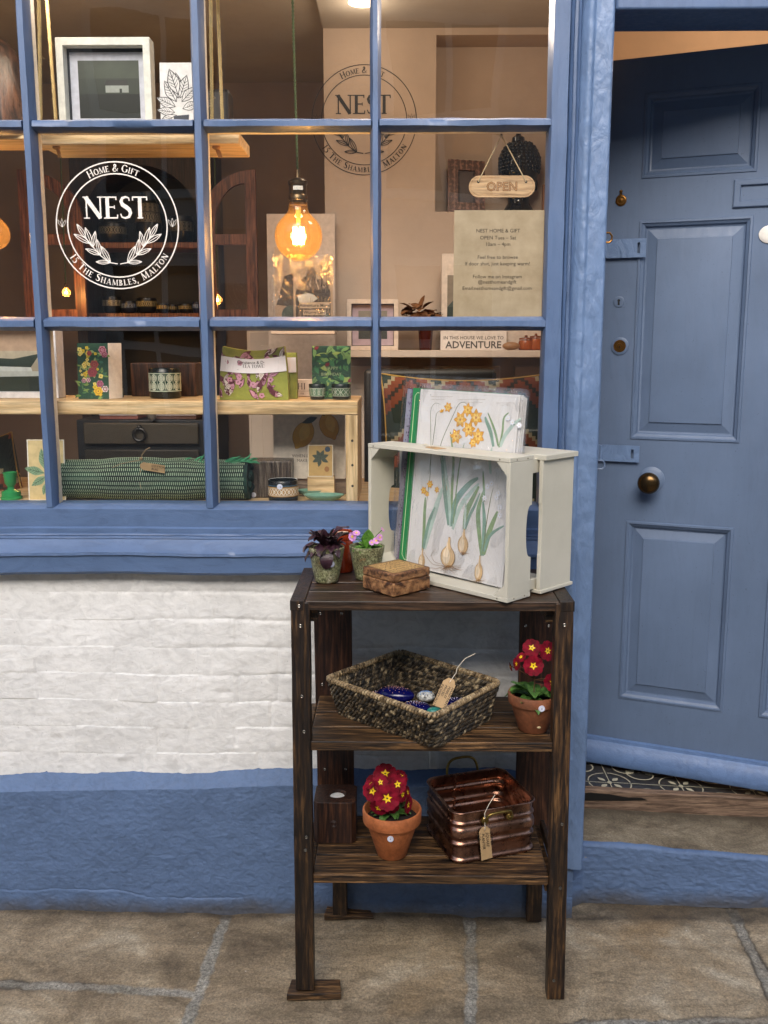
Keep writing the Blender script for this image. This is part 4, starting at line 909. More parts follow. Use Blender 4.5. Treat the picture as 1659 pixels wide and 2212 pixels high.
def sm(pts, n=6):                              # smooth polyline
    P_ = [Vector((*p_, 0)) for p_ in pts]; out = []
    for i in range(len(P_) - 1):
        p0_, p1_, p2_, p3_ = P_[max(i - 1, 0)], P_[i], P_[i + 1], P_[min(i + 2, len(P_) - 1)]
        for k in range(n):
            t_ = k / n; v = 0.5 * ((2 * p1_) + (p2_ - p0_) * t_ + (2 * p0_ - 5 * p1_ + 4 * p2_ - p3_) * t_ ** 2 + (-p0_ + 3 * p1_ - 3 * p2_ + p3_) * t_ ** 3); out.append((v.x, v.y))
    return out + [(P_[-1].x, P_[-1].y)]
def st(pts, w_, mat, taper=True):
    q = sm([cp(*p_) for p_ in pts]); n = len(q); w_ = w_ * (1.7 if mat in (G1, G2, G3) else .8); a.strip(q, [w_ * (.35 + .65 * math.sin(math.pi * min(1, (i + 1) / n * .9 + .1)) if taper else 1) for i in range(n)], mat)
# stems and leaves of the middle plant
for pts, w_, mt in (([(700, 1560), (690, 1400), (650, 1200), (625, 1060), (640, 960), (720, 780), (760, 700), (800, 685), (828, 710)], .0024, STM),
    ([(705, 1560), (712, 1300), (722, 1100), (700, 900)], .005, G2), ([(690, 1570), (670, 1400), (650, 1200), (640, 1060)], .009, G1), ([(700, 1580), (690, 1380), (668, 1200), (655, 1060)], .006, G3),
    ([(712, 1580), (740, 1400), (830, 1280), (900, 1230)], .010, G1), ([(716, 1600), (770, 1440), (850, 1330), (905, 1270)], .007, G3), ([(720, 1560), (745, 1300), (768, 1120), (800, 980)], .0026, G2),
    ([(500, 1760), (515, 1560), (530, 1400), (555, 1200), (560, 1000), (558, 850), (560, 740), (590, 692), (628, 700)], .0022, STM), ([(545, 1200), (570, 1000), (590, 850), (600, 770), (625, 745)], .0022, STM),
    ([(500, 1750), (510, 1600), (515, 1450), (520, 1370)], .006, G2), ([(512, 1740), (560, 1560), (610, 1400), (645, 1300)], .010, G3), ([(505, 1740), (545, 1550), (590, 1440)], .006, G1),
    ([(800, 1600), (815, 1480), (850, 1400), (905, 1290)], .009, G2), ([(806, 1600), (840, 1500), (880, 1420), (912, 1340)], .005, G1), ([(800, 1600), (808, 1480), (812, 1400)], .004, G3),
    ([(925, 1790), (905, 1600), (900, 1480), (915, 1400), (940, 1320)], .008, G2), ([(932, 1790), (945, 1560), (935, 1400)], .007, G1), ([(938, 1780), (980, 1620), (1040, 1470)], .009, G2), ([(940, 1760), (990, 1640), (1085, 1575)], .005, G1),
    ([(935, 1760), (960, 1560), (990, 1380), (1010, 1300)], .003, STM), ([(1050, 1010), (1075, 900), (1085, 800), (1120, 760)], .0035, G2), ([(1010, 1005), (990, 900), (960, 820), (950, 790)], .006, G1), ([(1060, 1005), (1090, 930), (1150, 850), (1210, 800)], .006, G3), ([(1045, 1000), (1020, 890), (970, 760)], .004, G2),
    ([(990, 1200), (985, 1100), (1000, 1010)], .005, G3), ([(945, 1400), (940, 1280), (935, 1180)], .004, G2)):
    st(pts, w_, mt)
def fl(x, y, r, k=6, m1=YE, c_=OR_, ph=0.3):
    px_, py_ = cp(x, y); ph = x * .7
    for q in range(k): a.leaf(px_, py_, ph + 6.283 * q / k, r * 1.12, r * .62, m1, None, OR_ if m1 is YE else C('#b9bcc6', .6))
    for q in range(k): a.leaf(px_, py_, ph + .5 + 6.283 * q / k, r * .66, r * .42, YL if m1 is YE else m1, None, OR_ if m1 is YE else None)
    a.circ(px_, py_, r * .16, None, c_, 10)
for x, y, r in ((825, 740, .0160), (885, 795, .0195), (772, 810, .019), (832, 880, .019), (742, 930, .018), (900, 930, .019), (865, 975, .012)): fl(x, y, r)
fl(685, 720, .012, 6); px_, py_ = cp(625, 755); a.leaf(px_, py_, .45, .016, .008, YE)
for x, y, r in ((510, 1320, .010), (555, 1275, .010), (605, 1315, .008), (535, 1345, .007)): fl(x, y, r)
WH = C('#e9ebf0', .5)
for x, y in ((970, 1290), (1000, 1270), (1035, 1370), (950, 1375), (1060, 1440), (1050, 1340), (1150, 830), (1200, 850), (1120, 800), (1060, 1500)): fl(x, y, .0075, 6, WH, C('#d9b97a', .6))
def bulbshape(x, y, rx, ry, neck):
    X_, Y2 = cp(x, y); k = ppx(sheet_pt(763 + x * .3, 663.6 + y * .3)) * .3; rx, ry, neck = rx * k * 1.15, ry * k * 1.1, neck * k * .35
    hp_ = [(0, -1), (.35, -.97), (.68, -.82), (.92, -.5), (1, -.15), (.95, .2), (.76, .5), (.48, .72), (.28, .92), (.17, 1.25)]
    pts = [(X_ + a_ * rx, Y2 + b_ * ry) for a_, b_ in hp_] + [(X_ + .13 * rx, Y2 + ry + neck), (X_ - .13 * rx, Y2 + ry + neck)] + [(X_ - a_ * rx, Y2 + b_ * ry) for a_, b_ in hp_[:0:-1]]
    a.poly(pts, BUD); a.poly([(X_ + (u - X_) * .93, Y2 + (v - Y2) * .96) for u, v in pts], BU); a.poly([(X_ - rx * .2 + (u - X_) * .5, Y2 + (v - Y2) * .75) for u, v in pts], BUL)
    for f_ in (-.35, .1, .45, .7): a.strip([(X_ + f_ * rx * math.sin(t) * .95, Y2 - ry * .9 * math.cos(t)) for t in [.25 + 2.2 * i / 8 for i in range(9)]], .0005, BUD)
for b4 in ((686, 1790, 60, 72, 160), (795, 1705, 42, 62, 120), (498, 1825, 27, 50, 110), (908, 1900, 32, 62, 130)): bulbshape(*b4)
rnd = random.Random(4)
for (x, y, n_, ln) in ((686, 1860, 16, 150), (793, 1765, 12, 55), (905, 1960, 10, 60), (500, 1868, 6, 35)):
    for i in range(n_):
        an = R(200 + 140 * i / (n_ - 1) + rnd.uniform(-8, 8)); l_ = ln * rnd.uniform(.35, 1) * (.45 + .75 * abs(math.cos(an)))
        P_ = [(x + l_ * k / 5 * math.cos(an) + rnd.uniform(-6, 6), y - l_ * k / 5 * math.sin(an) * .8 - (k / 5) ** 2 * l_ * .25 * abs(math.cos(an)) + rnd.uniform(-4, 4)) for k in range(6)]
        st(P_, .0013, BUD)
for pts in ([(640, 1850), (590, 1830), (570, 1780), (600, 1740)], [(650, 1860), (580, 1850), (530, 1790), (515, 1760)]): st(pts, .0012, BUD)
scr_ = C('#8d7d66', .6)
for (x0, y0, n_) in ((565, 645, 22), (565, 665, 14), (760, 665, 30), (800, 685, 20), (1035, 690, 20), (1060, 705, 10)):
    X_ = x0
    for i in range(n_):
        p0_ = cp(X_, y0); w2 = rnd.uniform(3, 8); p1_ = cp(X_ + w2, y0 + rnd.uniform(-4, 4)); a.strip([p0_, p1_], .0006, scr_); X_ += w2 + 1.5
for (x, y) in ((565, 632), (1225, 675), (1048, 2010), (545, 1870)): q = cp(x, y); a.circ(*q, .0011, None, BK, 10)
attach(a.build('print_artwork'), pr)
sleeve(F0, PW, PH, pr)
# the sheets behind: white ones, the green one with a cream line, lavender print at the side
for i in range(3):
    Fq = sheetF(.003 * (i + 1) + .002, .004 + .0035 * i, -.0)
    o = slab(Fq, PW + .001, PH - .003 * i, .0012, M_paper, 'botanical_print'); tag(o, ('white backed print directly behind the bulb print in the crate', 'second white backed sheet behind the bulb print in the crate', 'third white backed sheet behind the bulb print, rearmost of the white ones')[i], 'print', 'prints in the cream crate')
    sleeve(Fq, PW + .004, PH - .003 * i, o, th=.001)
Gn = C('#1f7a44', .5, var=.05)
Fg = sheetF(-.036, .010, -.002); o = slab(Fg, PW, PH + .004, .0014, Gn, 'green_print'); tag(o, 'bright green print with a cream border line showing behind the bulb print', 'print', 'prints in the cream crate')
a = Art(Fg, .0004); cl_ = C('#cfe0b0', .5); a.strip([(PW - .01, PH - .008), (.016, PH - .008), (.009, PH - .016), (.009, .026), (.018, .014), (PW - .01, .014)], .0016, cl_); attach(a.build('print_border'), o)
Fl = sheetF(-.062, .016, -.002); o = slab(Fl, PW, PH + .002, .0012, C('#5b5468', .6), 'lavender_print'); tag(o, 'purple lavender print in clear wrap, leftmost edge behind the green print', 'print', 'prints in the cream crate')
a = Art(Fl, .0004); rnd = random.Random(2)
a.rect(0, 0, .016, PH, C('#8a8796', .5))
for i in range(260):
    x_, y_ = rnd.uniform(.010, .032), rnd.uniform(.0, PH)
    a.leaf(x_, y_, rnd.uniform(0, 6.28), .006, .003, C(rnd.choice(['#5a4a68', '#74607c', '#3d3548', '#8a7690']), .6))
attach(a.build('print_artwork'), o); sleeve(Fl, PW * .9, PH - .002, o, a=.016, th=.001)
Fs = sheetF(-.052, .004, .0); Fs = FR(Fs @ Vector((0, 0, 0)), ux, uz, nrm)
# a taller empty sleeve edge to the right of the sheets
Fr = sheetF(PW - .05, .013, .0); m = slab(Fr, .066, PH + .001, .0006, M_film, 'clear_sleeve'); tag(m, 'clear cellophane sleeve sticking out right of the prints in the crate', 'sleeve')
m = slab(FR(sheetF(-.078, .012) @ Vector((0, 0, 0)), ux, uz, nrm), .03, PH * .42, .0006, M_film, 'clear_sleeve'); tag(m, 'short clear cellophane sleeve at the left inside the crate beside the mossy pot', 'sleeve')

# ============================================================ THINGS ON THE TOP BOARD
def base_at(x, y, z): return Z(x, y, z)
t = NT('mossy_stone_glaze'); vo = t.coord()
n1 = t.noise(vo, 190, 4, .8, .8); n2 = t.noise(vo, 22, 5, .65); n3 = t.noise(t.coord((1, 1, 1)), 34, 4, .6)
bc = t.ramp(n1, [(.36, (0.035, 0.034, 0.018)), (.50, (0.20, 0.20, 0.12)), (.62, (0.52, 0.52, 0.40))])
bc = t.mix(0.75, bc, t.ramp(n2, [(.36, (0.42, 0.36, 0.22)), (.5, (0.8, 0.85, 0.55)), (.64, (1.15, 1.1, 1.0))]), 'MULTIPLY')
bc = t.mix(t.ramp(n3, [(.62, (0, 0, 0)), (.70, (.6, .6, .6))]), bc, (0.26, 0.095, 0.03, 1))
t.set(Base_Color=bc, Roughness=.4, Normal=t.bump(n1, .9, .0016)); M_moss = t.m
t = NT('terracotta'); vo = t.coord()
def terra(nm, c1, c2, c3):
    t = NT(nm); vo = t.coord(); n1 = t.noise(vo, 13, 6, .65, .6); n2 = t.noise(vo, 120, 5, .75)
    bc = t.ramp(n1, [(.30, c1), (.5, c2), (.70, c3)]); bc = t.mix(.6, bc, t.ramp(n2, [(.32, (.6, .6, .6)), (.6, (1.1, 1.1, 1.1))]), 'MULTIPLY')
    t.set(Base_Color=bc, Roughness=.62, Normal=t.bump(n2, .5, .0006)); return t.m
M_ter = terra('terracotta_orange', (0.26, 0.075, 0.022), (0.44, 0.135, 0.042), (0.52, 0.19, 0.075))
M_ter2 = terra('terracotta_brown', (0.13, 0.052, 0.024), (0.25, 0.085, 0.036), (0.32, 0.135, 0.07))
M_soil = C('#1a120c', .95, .004, var=.4, vs_=200)
M_stk, M_stk2 = C('#dfe0ea', .45), C('#9aa6d8', .5)
def potdim(xl, xr, ytop, xbl, xbr, ybot, zs_):
    # xl,xr rim edges at height ytop (centre of rim ellipse); xbl..xbr base edges; ybot lowest point of base
    b = Z((xbl + xbr) / 2, ybot, zs_); k = ppx(b); rb = (xbr - xbl) / 2 * k
    d_ = Vector((b.x - CAM.x, b.y - CAM.y, 0)).normalized(); c = b + d_ * rb
    k2 = ppx(c); rb = (xbr - xbl) / 2 * k2
    top = U((xl + xr) / 2, ytop, c.y); k3 = ppx(top); rt_ = (xr - xl) / 2 * k3
    return Vector((c.x, c.y, zs_)), rb, rt_, top.z
def sticker(c, r, z, ang, parent, size=.0085, tilt=0.0, mark='6'):
    o = Vector((c.x + (r + .0006) * math.sin(ang), c.y - (r + .0006) * math.cos(ang), z)); n = Vector((math.sin(ang), -math.cos(ang), -tilt)).normalized(); u_ = Vector((math.cos(ang), math.sin(ang), 0))
    F = FR(o, u_, n.cross(u_), n); m = MB(F); m.lathe(0, 0, [(size, -.0012), (size, .0004)], 24, M_stk); o2 = m.build('price_sticker', None, parent, smooth=0)
    a = Art(F, .0007); a.ring(0, 0, size * .82, size * .07, M_stk2, 28); a.font(mark, 0, -size * .4, size * 1.1, C('#6c74a8', .5)); q = a.build('handwritten_price'); q.parent = o2; q.location = -root_loc(parent); return o2
def leafmesh(mb, base, d, upv, ln, wd, curl, mat, seg=7, fold=.25, wav=0.0, rnd=random, tipw=0.0):
    d = Vector(d).normalized(); side = d.cross(Vector(upv)); side = side.normalized() if side.length > 1e-4 else Vector((1, 0, 0)); n = side.cross(d).normalized(); p = Vector(base); L = []
    prf = [.22, .55, .85, 1, .97, .8, .5, .06]
    for i in range(seg + 1):
        k = i / seg; w_ = prf[min(7, int(round(k * 7)))] * wd / 2
        a_ = rnd.uniform(-wav, wav); b_ = rnd.uniform(-wav, wav)
        L.append([p - side * w_ + n * (fold * w_ + a_), p - side * w_ * .5 + n * (fold * w_ * .35 - a_ * .5), p, p + side * w_ * .5 + n * (fold * w_ * .35 - b_ * .5), p + side * w_ + n * (fold * w_ + b_)])
        d = (d + n * (-curl / seg)).normalized(); n = side.cross(d).normalized(); p = p + d * (ln / seg)
    mb.loft(L, mat, (False, False), closed=False)
# --- mossy pot with dark heuchera
c, rb, rt_, zt_ = potdim(666, 744.5, 1181, 681, 731, 1262, ZT)
pot = thing('mossy_pot', 'mossy stone pot with dark purple leaves on the left corner of the rack', 'potted plant', c, 'mossy pots on the rack')
def potmesh(c, rb, rt_, z0, z1, th=.004, prof=None):
    m = MB(); P_ = [(rb * .9, z0), (rb, z0 + .003)] + [(rb + (rt_ - rb) * (k / 9) ** .92, z0 + .003 + (z1 - z0 - .003) * k / 9) for k in range(1, 10)] + [(rt_ - th * .5, z1 + .0015), (rt_ - th, z1), (rt_ - th * 1.3, z1 - .02), (.001, z1 - .021)]
    m.lathe(c.x, c.y, P_, 48); return m
potmesh(c, rb, rt_, ZT, zt_).build('pot', M_moss, pot, smooth=50)
m = MB(); m.lathe(c.x, c.y, [(rt_ - .006, zt_ - .012), (rt_ * .6, zt_ - .008), (.001, zt_ - .005)], 24, cap=(False, True)); m.build('soil', M_soil, pot)
sticker(c, rb + (rt_ - rb) * .7, ZT + (zt_ - ZT) * .60, R(22), pot, .0075)
t = NT('dark_purple_leaf'); vo = t.coord(); t.set(Base_Color=t.ramp(t.noise(vo, 45, 5, .6), [(.35, (0.016, 0.007, 0.012)), (.55, (0.045, 0.016, 0.026)), (.72, (0.06, 0.065, 0.018))]), Roughness=.38, Normal=t.bump(t.noise(vo, 160, 4, .6), .9, .0016)); M_dleaf = t.m
rnd = random.Random(11); m = MB()
cc = Vector((c.x, c.y, zt_ - .006))
for i in range(46):
    an = rnd.uniform(0, 6.283); el = rnd.uniform(.1, 1.35); ln = rnd.uniform(.030, .052) * (1.15 if el > .8 else 1)
    d = Vector((math.cos(an) * math.cos(el), math.sin(an) * math.cos(el), math.sin(el)))
    b0 = cc + Vector((math.cos(an), math.sin(an), 0)) * rnd.uniform(.0, .020) + Vector((0, 0, rnd.uniform(0, .028) * (el / 1.3)))
    leafmesh(m, b0, d, (0, 0, 1), ln, rnd.uniform(.018, .032), rnd.uniform(-.5, 1.7), None, fold=.5, wav=.0035, rnd=rnd)
for (dx, dz, ln, cu_) in ((-1, .25, .055, 1.5), (-.75, .1, .045, 2.0)): leafmesh(m, cc + Vector((-.012, -.008, 0)), (dx, -.3, dz), (0, 0, 1), ln, .026, cu_, None, fold=.3, wav=.002, rnd=rnd)
leafmesh(m, cc + Vector((.002, -rt_ * .55, .006)), (.05, -.8, .1), (0, 0, 1), .066, .034, 2.6, None, fold=.2, wav=.002, rnd=rnd)
m.build('foliage', M_dleaf, pot, smooth=60)
# --- orange brown candle jar behind
c, rb, rt_, zt_ = potdim(718, 763, 1146, 718, 763, 1238, ZT)
jar = thing('candle_jar', 'tall glossy rust brown candle jar between the two mossy pots', 'candle jar', c)
m = MB(); r = rb; H_ = zt_ - ZT
m.lathe(c.x, c.y, [(r * .95, ZT), (r, ZT + .003), (r, ZT + H_ * .74), (r * .97, ZT + H_ * .76), (r * .90, ZT + H_ * .765), (r * .90, ZT + H_ * .80), (r * .96, ZT + H_ * .81), (r * .98, ZT + H_ * .98), (r * .95, zt_), (r * .84, zt_ - .001), (r * .82, zt_ - .007), (.001, zt_ - .0075)], 40)
m.build('jar', C('#7c2c14', .16, var=.2, vs_=30), jar, smooth=45)
m = MB(); m.lathe(c.x, c.y, [(r * .6, zt_ - .0072), (r * .62, zt_ - .005), (.001, zt_ - .0045)], 24); m.build('label_disc', C('#e6cfb4', .5), jar, smooth=0)
a = Art(FR((c.x, c.y, zt_ - .0043), (1, 0, 0), (0, 1, 0)), .0002); a.font('candle', 0, -.001, .006, C('#3a2014', .5)); attach(a.build('label_lettering'), jar)
# --- mossy pot with pink primroses
c, rb, rt_, zt_ = potdim(757, 834, 1179, 768, 818, 1256, ZT)
pot = thing('mossy_pot', 'mossy stone pot with green textured leaves and small pink primroses', 'potted plant', c, 'mossy pots on the rack')
potmesh(c, rb, rt_, ZT, zt_).build('pot', M_moss, pot, smooth=50)
m = MB(); m.lathe(c.x, c.y, [(rt_ - .006, zt_ - .010), (rt_ * .6, zt_ - .007), (.001, zt_ - .005)], 24, cap=(False, True)); m.build('soil', M_soil, pot)
def green(nm, a_, b_, s_=70):
    t = NT(nm); vo = t.coord(); n_ = t.noise(vo, s_, 5, .65)
    vr = t.n('TexVoronoi', {'Vector': vo, 'Scale': 260}); t.set(Base_Color=t.ramp(n_, [(.35, a_), (.65, b_)]), Roughness=.42, Normal=t.bump(vr.outputs['Distance'], .8, .0016)); return t.m
M_gl = green('primrose_leaf', (0.045, 0.13, 0.014), (0.14, 0.33, 0.045)); M_gd = green('primula_leaf_dark', (0.030, 0.085, 0.014), (0.11, 0.24, 0.05))
m = MB(); rnd = random.Random(5); cc = Vector((c.x, c.y, zt_ - .006))
for i in range(22):
    an = rnd.uniform(0, 6.283); el = rnd.uniform(.0, .9); d = Vector((math.cos(an) * math.cos(el), math.sin(an) * math.cos(el), math.sin(el)))
    leafmesh(m, cc + Vector((math.cos(an), math.sin(an), 0)) * .008, d, (0, 0, 1), rnd.uniform(.030, .045), rnd.uniform(.012, .022), rnd.uniform(.4, 1.6), None, fold=.35, wav=.0015, rnd=rnd)
leafmesh(m, cc + Vector((.002, -.004, .0)), (.05, -.25, 1), (0, -1, .2), .052, .034, .1, None, fold=.15, wav=.001, rnd=rnd)
m.build('foliage', M_gl, pot, smooth=60)
def petalflower(mb, c, n, r, mat, eye, npet=5, ph=0.0, cup=.18, notch=.16, starmat=None, eyer=.38):
    n = Vector(n).normalized(); u_ = n.cross(Vector((0, 0, 1))); u_ = u_.normalized() if u_.length > .05 else Vector((1, 0, 0)); v_ = n.cross(u_); c = Vector(c)
    for i in range(npet):
        a0 = ph + 2 * math.pi * i / npet; da = math.pi / npet * 1.13; pts = []
        for k in range(-5, 6):
            t_ = k / 5; rr = r * (1 - .10 * t_ * t_ - notch * math.exp(-(t_ / .25) ** 2)) * (1 if abs(k) < 5 else .86); an = a0 + da * t_
            hz = cup * r * (.35 + .6 * (1 - abs(t_))) + .06 * r * (1 if i % 2 else -1) * t_
            pts.append(c + (u_ * math.cos(an) + v_ * math.sin(an)) * rr + n * hz)
        mid = [c + (u_ * math.cos(a0 + da * (k / 5)) + v_ * math.sin(a0 + da * (k / 5))) * r * .5 + n * (cup * r * .35 - .05 * r * abs(k / 5) + .012 * r * (i % 2)) for k in range(-5, 6)]
        core = [c + n * .0 for k in range(11)]
        mb.loft([core, mid, pts], mat, (False, False), closed=False)
    if eye:
        pts = []; k_ = npet * 2
        for i in range(k_): rr = r * (eyer if i % 2 == 0 else eyer * .5); an = ph + 2 * math.pi * i / k_; pts.append(c + (u_ * math.cos(an) + v_ * math.sin(an)) * rr + n * (cup * r * .32 + .0014 + (0 if i % 2 else .0006)))
        pc = c + n * (.0012)
        mb.add(pts + [pc], [(i, (i + 1) % k_, k_) for i in range(k_)], eye)
        if starmat: q = [pc + (u_ * math.cos(t_) + v_ * math.sin(t_)) * r * .07 + n * .0012 for t_ in [i * math.pi / 4 for i in range(8)]]; mb.add(q, [tuple(range(8))], starmat)
M_pk, M_eye = C('#c58ac4', .5, var=.2, vs_=200), C('#e2c62e', .5)
for (x, y, nn_, s_) in ((762, 1159, (-.5, -.8, .1), .0125), (770, 1152, (.1, -.5, .8), .010), (813, 1168, (0, -.9, .3), .0095), (820, 1161, (.5, -.7, .3), .0095), (826, 1144, (.7, -.3, .6), .007), (803, 1172, (.1, -.8, .3), .0075)):
    p = U(x, y, c.y - rt_ * (.72 if y > 1150 else .3)); m = MB(); petalflower(m, p, nn_, s_, M_pk, M_eye, 5, s_ * 900); o = m.build('flower', None, pot, smooth=60)
    m = MB(); m.tube([p - Vector(nn_).normalized() * .001, (p + cc) / 2 + Vector((0, 0, .004)), cc], .0009, 5); m.build('stalk', M_gl, o)
# --- mango wood box with carved lid
Pl, Pb_, Pr_, Pf = [Z(*q, ZT) for q in ((783, 1270), (858.8, 1250), (929.6, 1271.4), (850, 1290.6))]
Pb_ = Pl + Pr_ - Pf
hb = U(849, 1241.4, Pf.y).z - ZT
ctr = (Pl + Pr_) / 2
wbx = thing('wooden_box', 'small mango wood box with carved lid in front of the cream crate', 'box', ctr)
def hexr(m, s, za, zb, ch=0): 
    q = [ctr + (p_ - ctr) * s for p_ in (Pl, Pf, Pr_, Pb_)]; m.hexa([(p_.x, p_.y, za) for p_ in q], [(p_.x, p_.y, zb) for p_ in q])
m = MB(); hexr(m, 1, ZT, ZT + hb * .60); m.build('box_body', W_box, wbx, bevel=.003, bseg=3)
m = MB(); hexr(m, 1, ZT + hb * .605, ZT + hb); m.build('box_lid', W_box, wbx, bevel=.0042, bseg=3)
e1 = (Pr_ - Pf).normalized(); e2 = (Pl - Pf).normalized(); L1, L2 = (Pr_ - Pf).length, (Pl - Pf).length; n3 = e1.cross(e2); 
Fb = Matrix(((e1.x, e2.x, 0, Pf.x), (e1.y, e2.y, 0, Pf.y), (0, 0, 1, ZT + hb), (0, 0, 0, 1))); a = Art(Fb, .0004)
CV1, CV2 = C('#b4905a', .6, .0008, var=.3, vs_=120), C('#3c2412', .7)
a.rect(L1 * .08, L2 * .08, L1 * .92, L2 * .92, CV1)
rnd = random.Random(8)
for i in range(7):
    for j in range(6):
        x_, y_ = L1 * (.16 + .68 * i / 6), L2 * (.17 + .66 * j / 5); a.strip([(x_ + L1 * .06 * t_ / 6 * math.cos(t_ * .9 + i), y_ + L2 * .07 * t_ / 6 * math.sin(t_ * .9 + j)) for t_ in range(7)], .0013, CV2)
a.strip([(L1 * .09, L2 * .09), (L1 * .91, L2 * .09), (L1 * .91, L2 * .91), (L1 * .09, L2 * .91)], .0009, CV2, True)
o = a.build('lid_carving'); o.parent = wbx; o.location = -Vector(wbx.location)

# ============================================================ TERRACOTTA POTS WITH CRIMSON PRIMULAS
t = NT('crimson_petal'); vo = t.coord(); t.set(Base_Color=t.ramp(t.noise(vo, 55, 4, .6), [(.35, (0.10, 0.0015, 0.008)), (.65, (0.26, 0.004, 0.022))]), Roughness=.7, Specular_IOR_Level=.2, Normal=t.bump(t.noise(vo, 220, 3, .6), .5, .0012)); M_red = t.m
M_yel = C('#f0c81c', .5); M_dot = C('#2e3a12', .5)
def terracotta(xl, xr, yt, xbl, xbr, yb, zs_, lab, mat, stick):
    c, rb, rt_, z1 = potdim(xl, xr, yt, xbl, xbr, yb, zs_); o = thing('terracotta_pot', lab, 'potted plant', c, 'terracotta pots of primulas'); H_ = z1 - zs_
    m = MB(); bd = .27 * H_; r2 = rb + (rt_ - rb) * .72
    P_ = [(rb * .92, zs_), (rb, zs_ + .003), (r2, z1 - bd - .003), (r2 + .001, z1 - bd), (rt_ - .002, z1 - bd + .001), (rt_ - .001, z1 - bd + .003), (rt_, z1 - .004), (rt_ - .0015, z1), (rt_ - .005, z1 + .0005), (rt_ - .0075, z1 - .003), (rt_ - .011, z1 - bd), (.001, z1 - bd - .001)]
    m.lathe(c.x, c.y, P_, 56); m.build('pot', mat, o, smooth=40)
    m = MB(); m.lathe(c.x, c.y, [(rt_ - .0095, z1 - bd * .75), (rt_ * .5, z1 - bd * .55), (.001, z1 - bd * .5)], 30, cap=(False, True)); m.build('soil', M_soil, o)
    if stick: sticker(c, (rt_ - .0005 if stick[1] >= .78 else r2 * .97 + .001), zs_ + H_ * stick[1], R(stick[0]), o, .0078, mark='4')
    return o, c, rb, rt_, z1
def primula(o, c, rt_, z1, flowers, nleaf, seed, h0=.0, lscale=1.0, fs=1.12):
    rnd = random.Random(seed); m = MB(); cc = Vector((c.x, c.y, z1 - .014))
    for i in range(nleaf):
        an = 6.283 * i / nleaf + rnd.uniform(-.2, .2); el = rnd.uniform(.25, .95 if lscale < 1.2 else 1.25); d = Vector((math.cos(an) * math.cos(el), math.sin(an) * math.cos(el), math.sin(el)))
        leafmesh(m, cc + Vector((math.cos(an), math.sin(an), 0)) * .006, d, (0, 0, 1), rnd.uniform(.042, .062) * lscale, rnd.uniform(.018, .028) * lscale, rnd.uniform(.5, 1.5), None, fold=.3, wav=.002, rnd=rnd)
    m.build('foliage', M_gd, o, smooth=60)
    hub = Vector((c.x, c.y, z1 + h0))
    for i, (x, y, s_, dy, nn_) in enumerate(flowers):
        s_ = s_ * fs; p = U(x, y, c.y + dy); m = MB(); petalflower(m, p, nn_, s_, M_red, M_yel, rnd.choice([5, 5, 6]), rnd.uniform(0, 6), .14, .14, M_dot)
        f = m.build('flower', None, o, smooth=60); m = MB(); q = p - Vector(nn_).normalized() * .0015
        m.tube([q, (q + hub) / 2 + Vector((0, 0, .002)), hub, cc], .0012, 5); m.build('stalk', C('#5b3a26', .6), f)
o, c, rb, rt_, z1 = terracotta(782, 910, 1745, 815, 878.5, 1861, ZL + .001, 'bright orange terracotta pot with a dense ball of crimson primulas on the lowest board', M_ter, (-3, .60))
primula(o, c, rt_, z1, [(832, 1672, .028, .004, (-.05, -.55, .85)), (806, 1708, .027, -.022, (-.55, -.85, .25)), (836.5, 1724, .030, -.045, (0, -1, .15)), (858, 1694, .023, -.022, (.35, -.9, .35)), (818, 1744, .022, -.034, (-.3, -.9, -.35)), (880, 1738, .022, -.015, (.95, -.45, .0)), (866, 1678, .018, .004, (.5, -.4, .75)), (868, 1716, .018, -.022, (.8, -.6, .1)), (801, 1690, .018, -.01, (-.6, -.4, .5)), (845, 1668, .018, .02, (.3, -.2, .95)), (846, 1745, .018, -.025, (.2, -.9, -.3)), (879, 1712, .016, -.0, (.9, -.3, .3)), (822, 1690, .020, -.02, (-.2, -.8, .5))], 12, 3, .012, .9)
o, c, rb, rt_, z1 = terracotta(1090, 1203, 1494, 1119, 1183, 1587, ZM + .001, 'weathered brown terracotta pot with taller crimson primulas beside the woven basket', M_ter2, (9, .80))
primula(o, c, rt_, z1, [(1149, 1400, .017, -.0, (-.1, -.8, .6)), (1182, 1406, .018, -.012, (.45, -.85, .3)), (1152, 1438, .0185, -.02, (-.05, -1, .15)), (1126, 1420, .010, -.01, (-.5, -.5, .7)), (1117, 1434, .012, -.015, (-.9, -.4, .1)), (1195, 1474, .017, -.026, (-.3, -.95, .0)), (1166, 1412, .012, .015, (.2, -.5, .8)), (1186, 1466, .008, -.005, (.5, -.6, .5)), (1104, 1440, .008, -.01, (-.95, -.2, -.2))], 17, 9, .03, 1.35, 1.42)
pb_ = U(1147, 1566, c.y - rb - .004); m = MB(); m.ball((c.x + .008, c.y - rb - .0055, ZM + .022), .004, 12, 8, (1.2, .35, .7)); m.build('dried_petal', C('#c9b48a', .6), o)

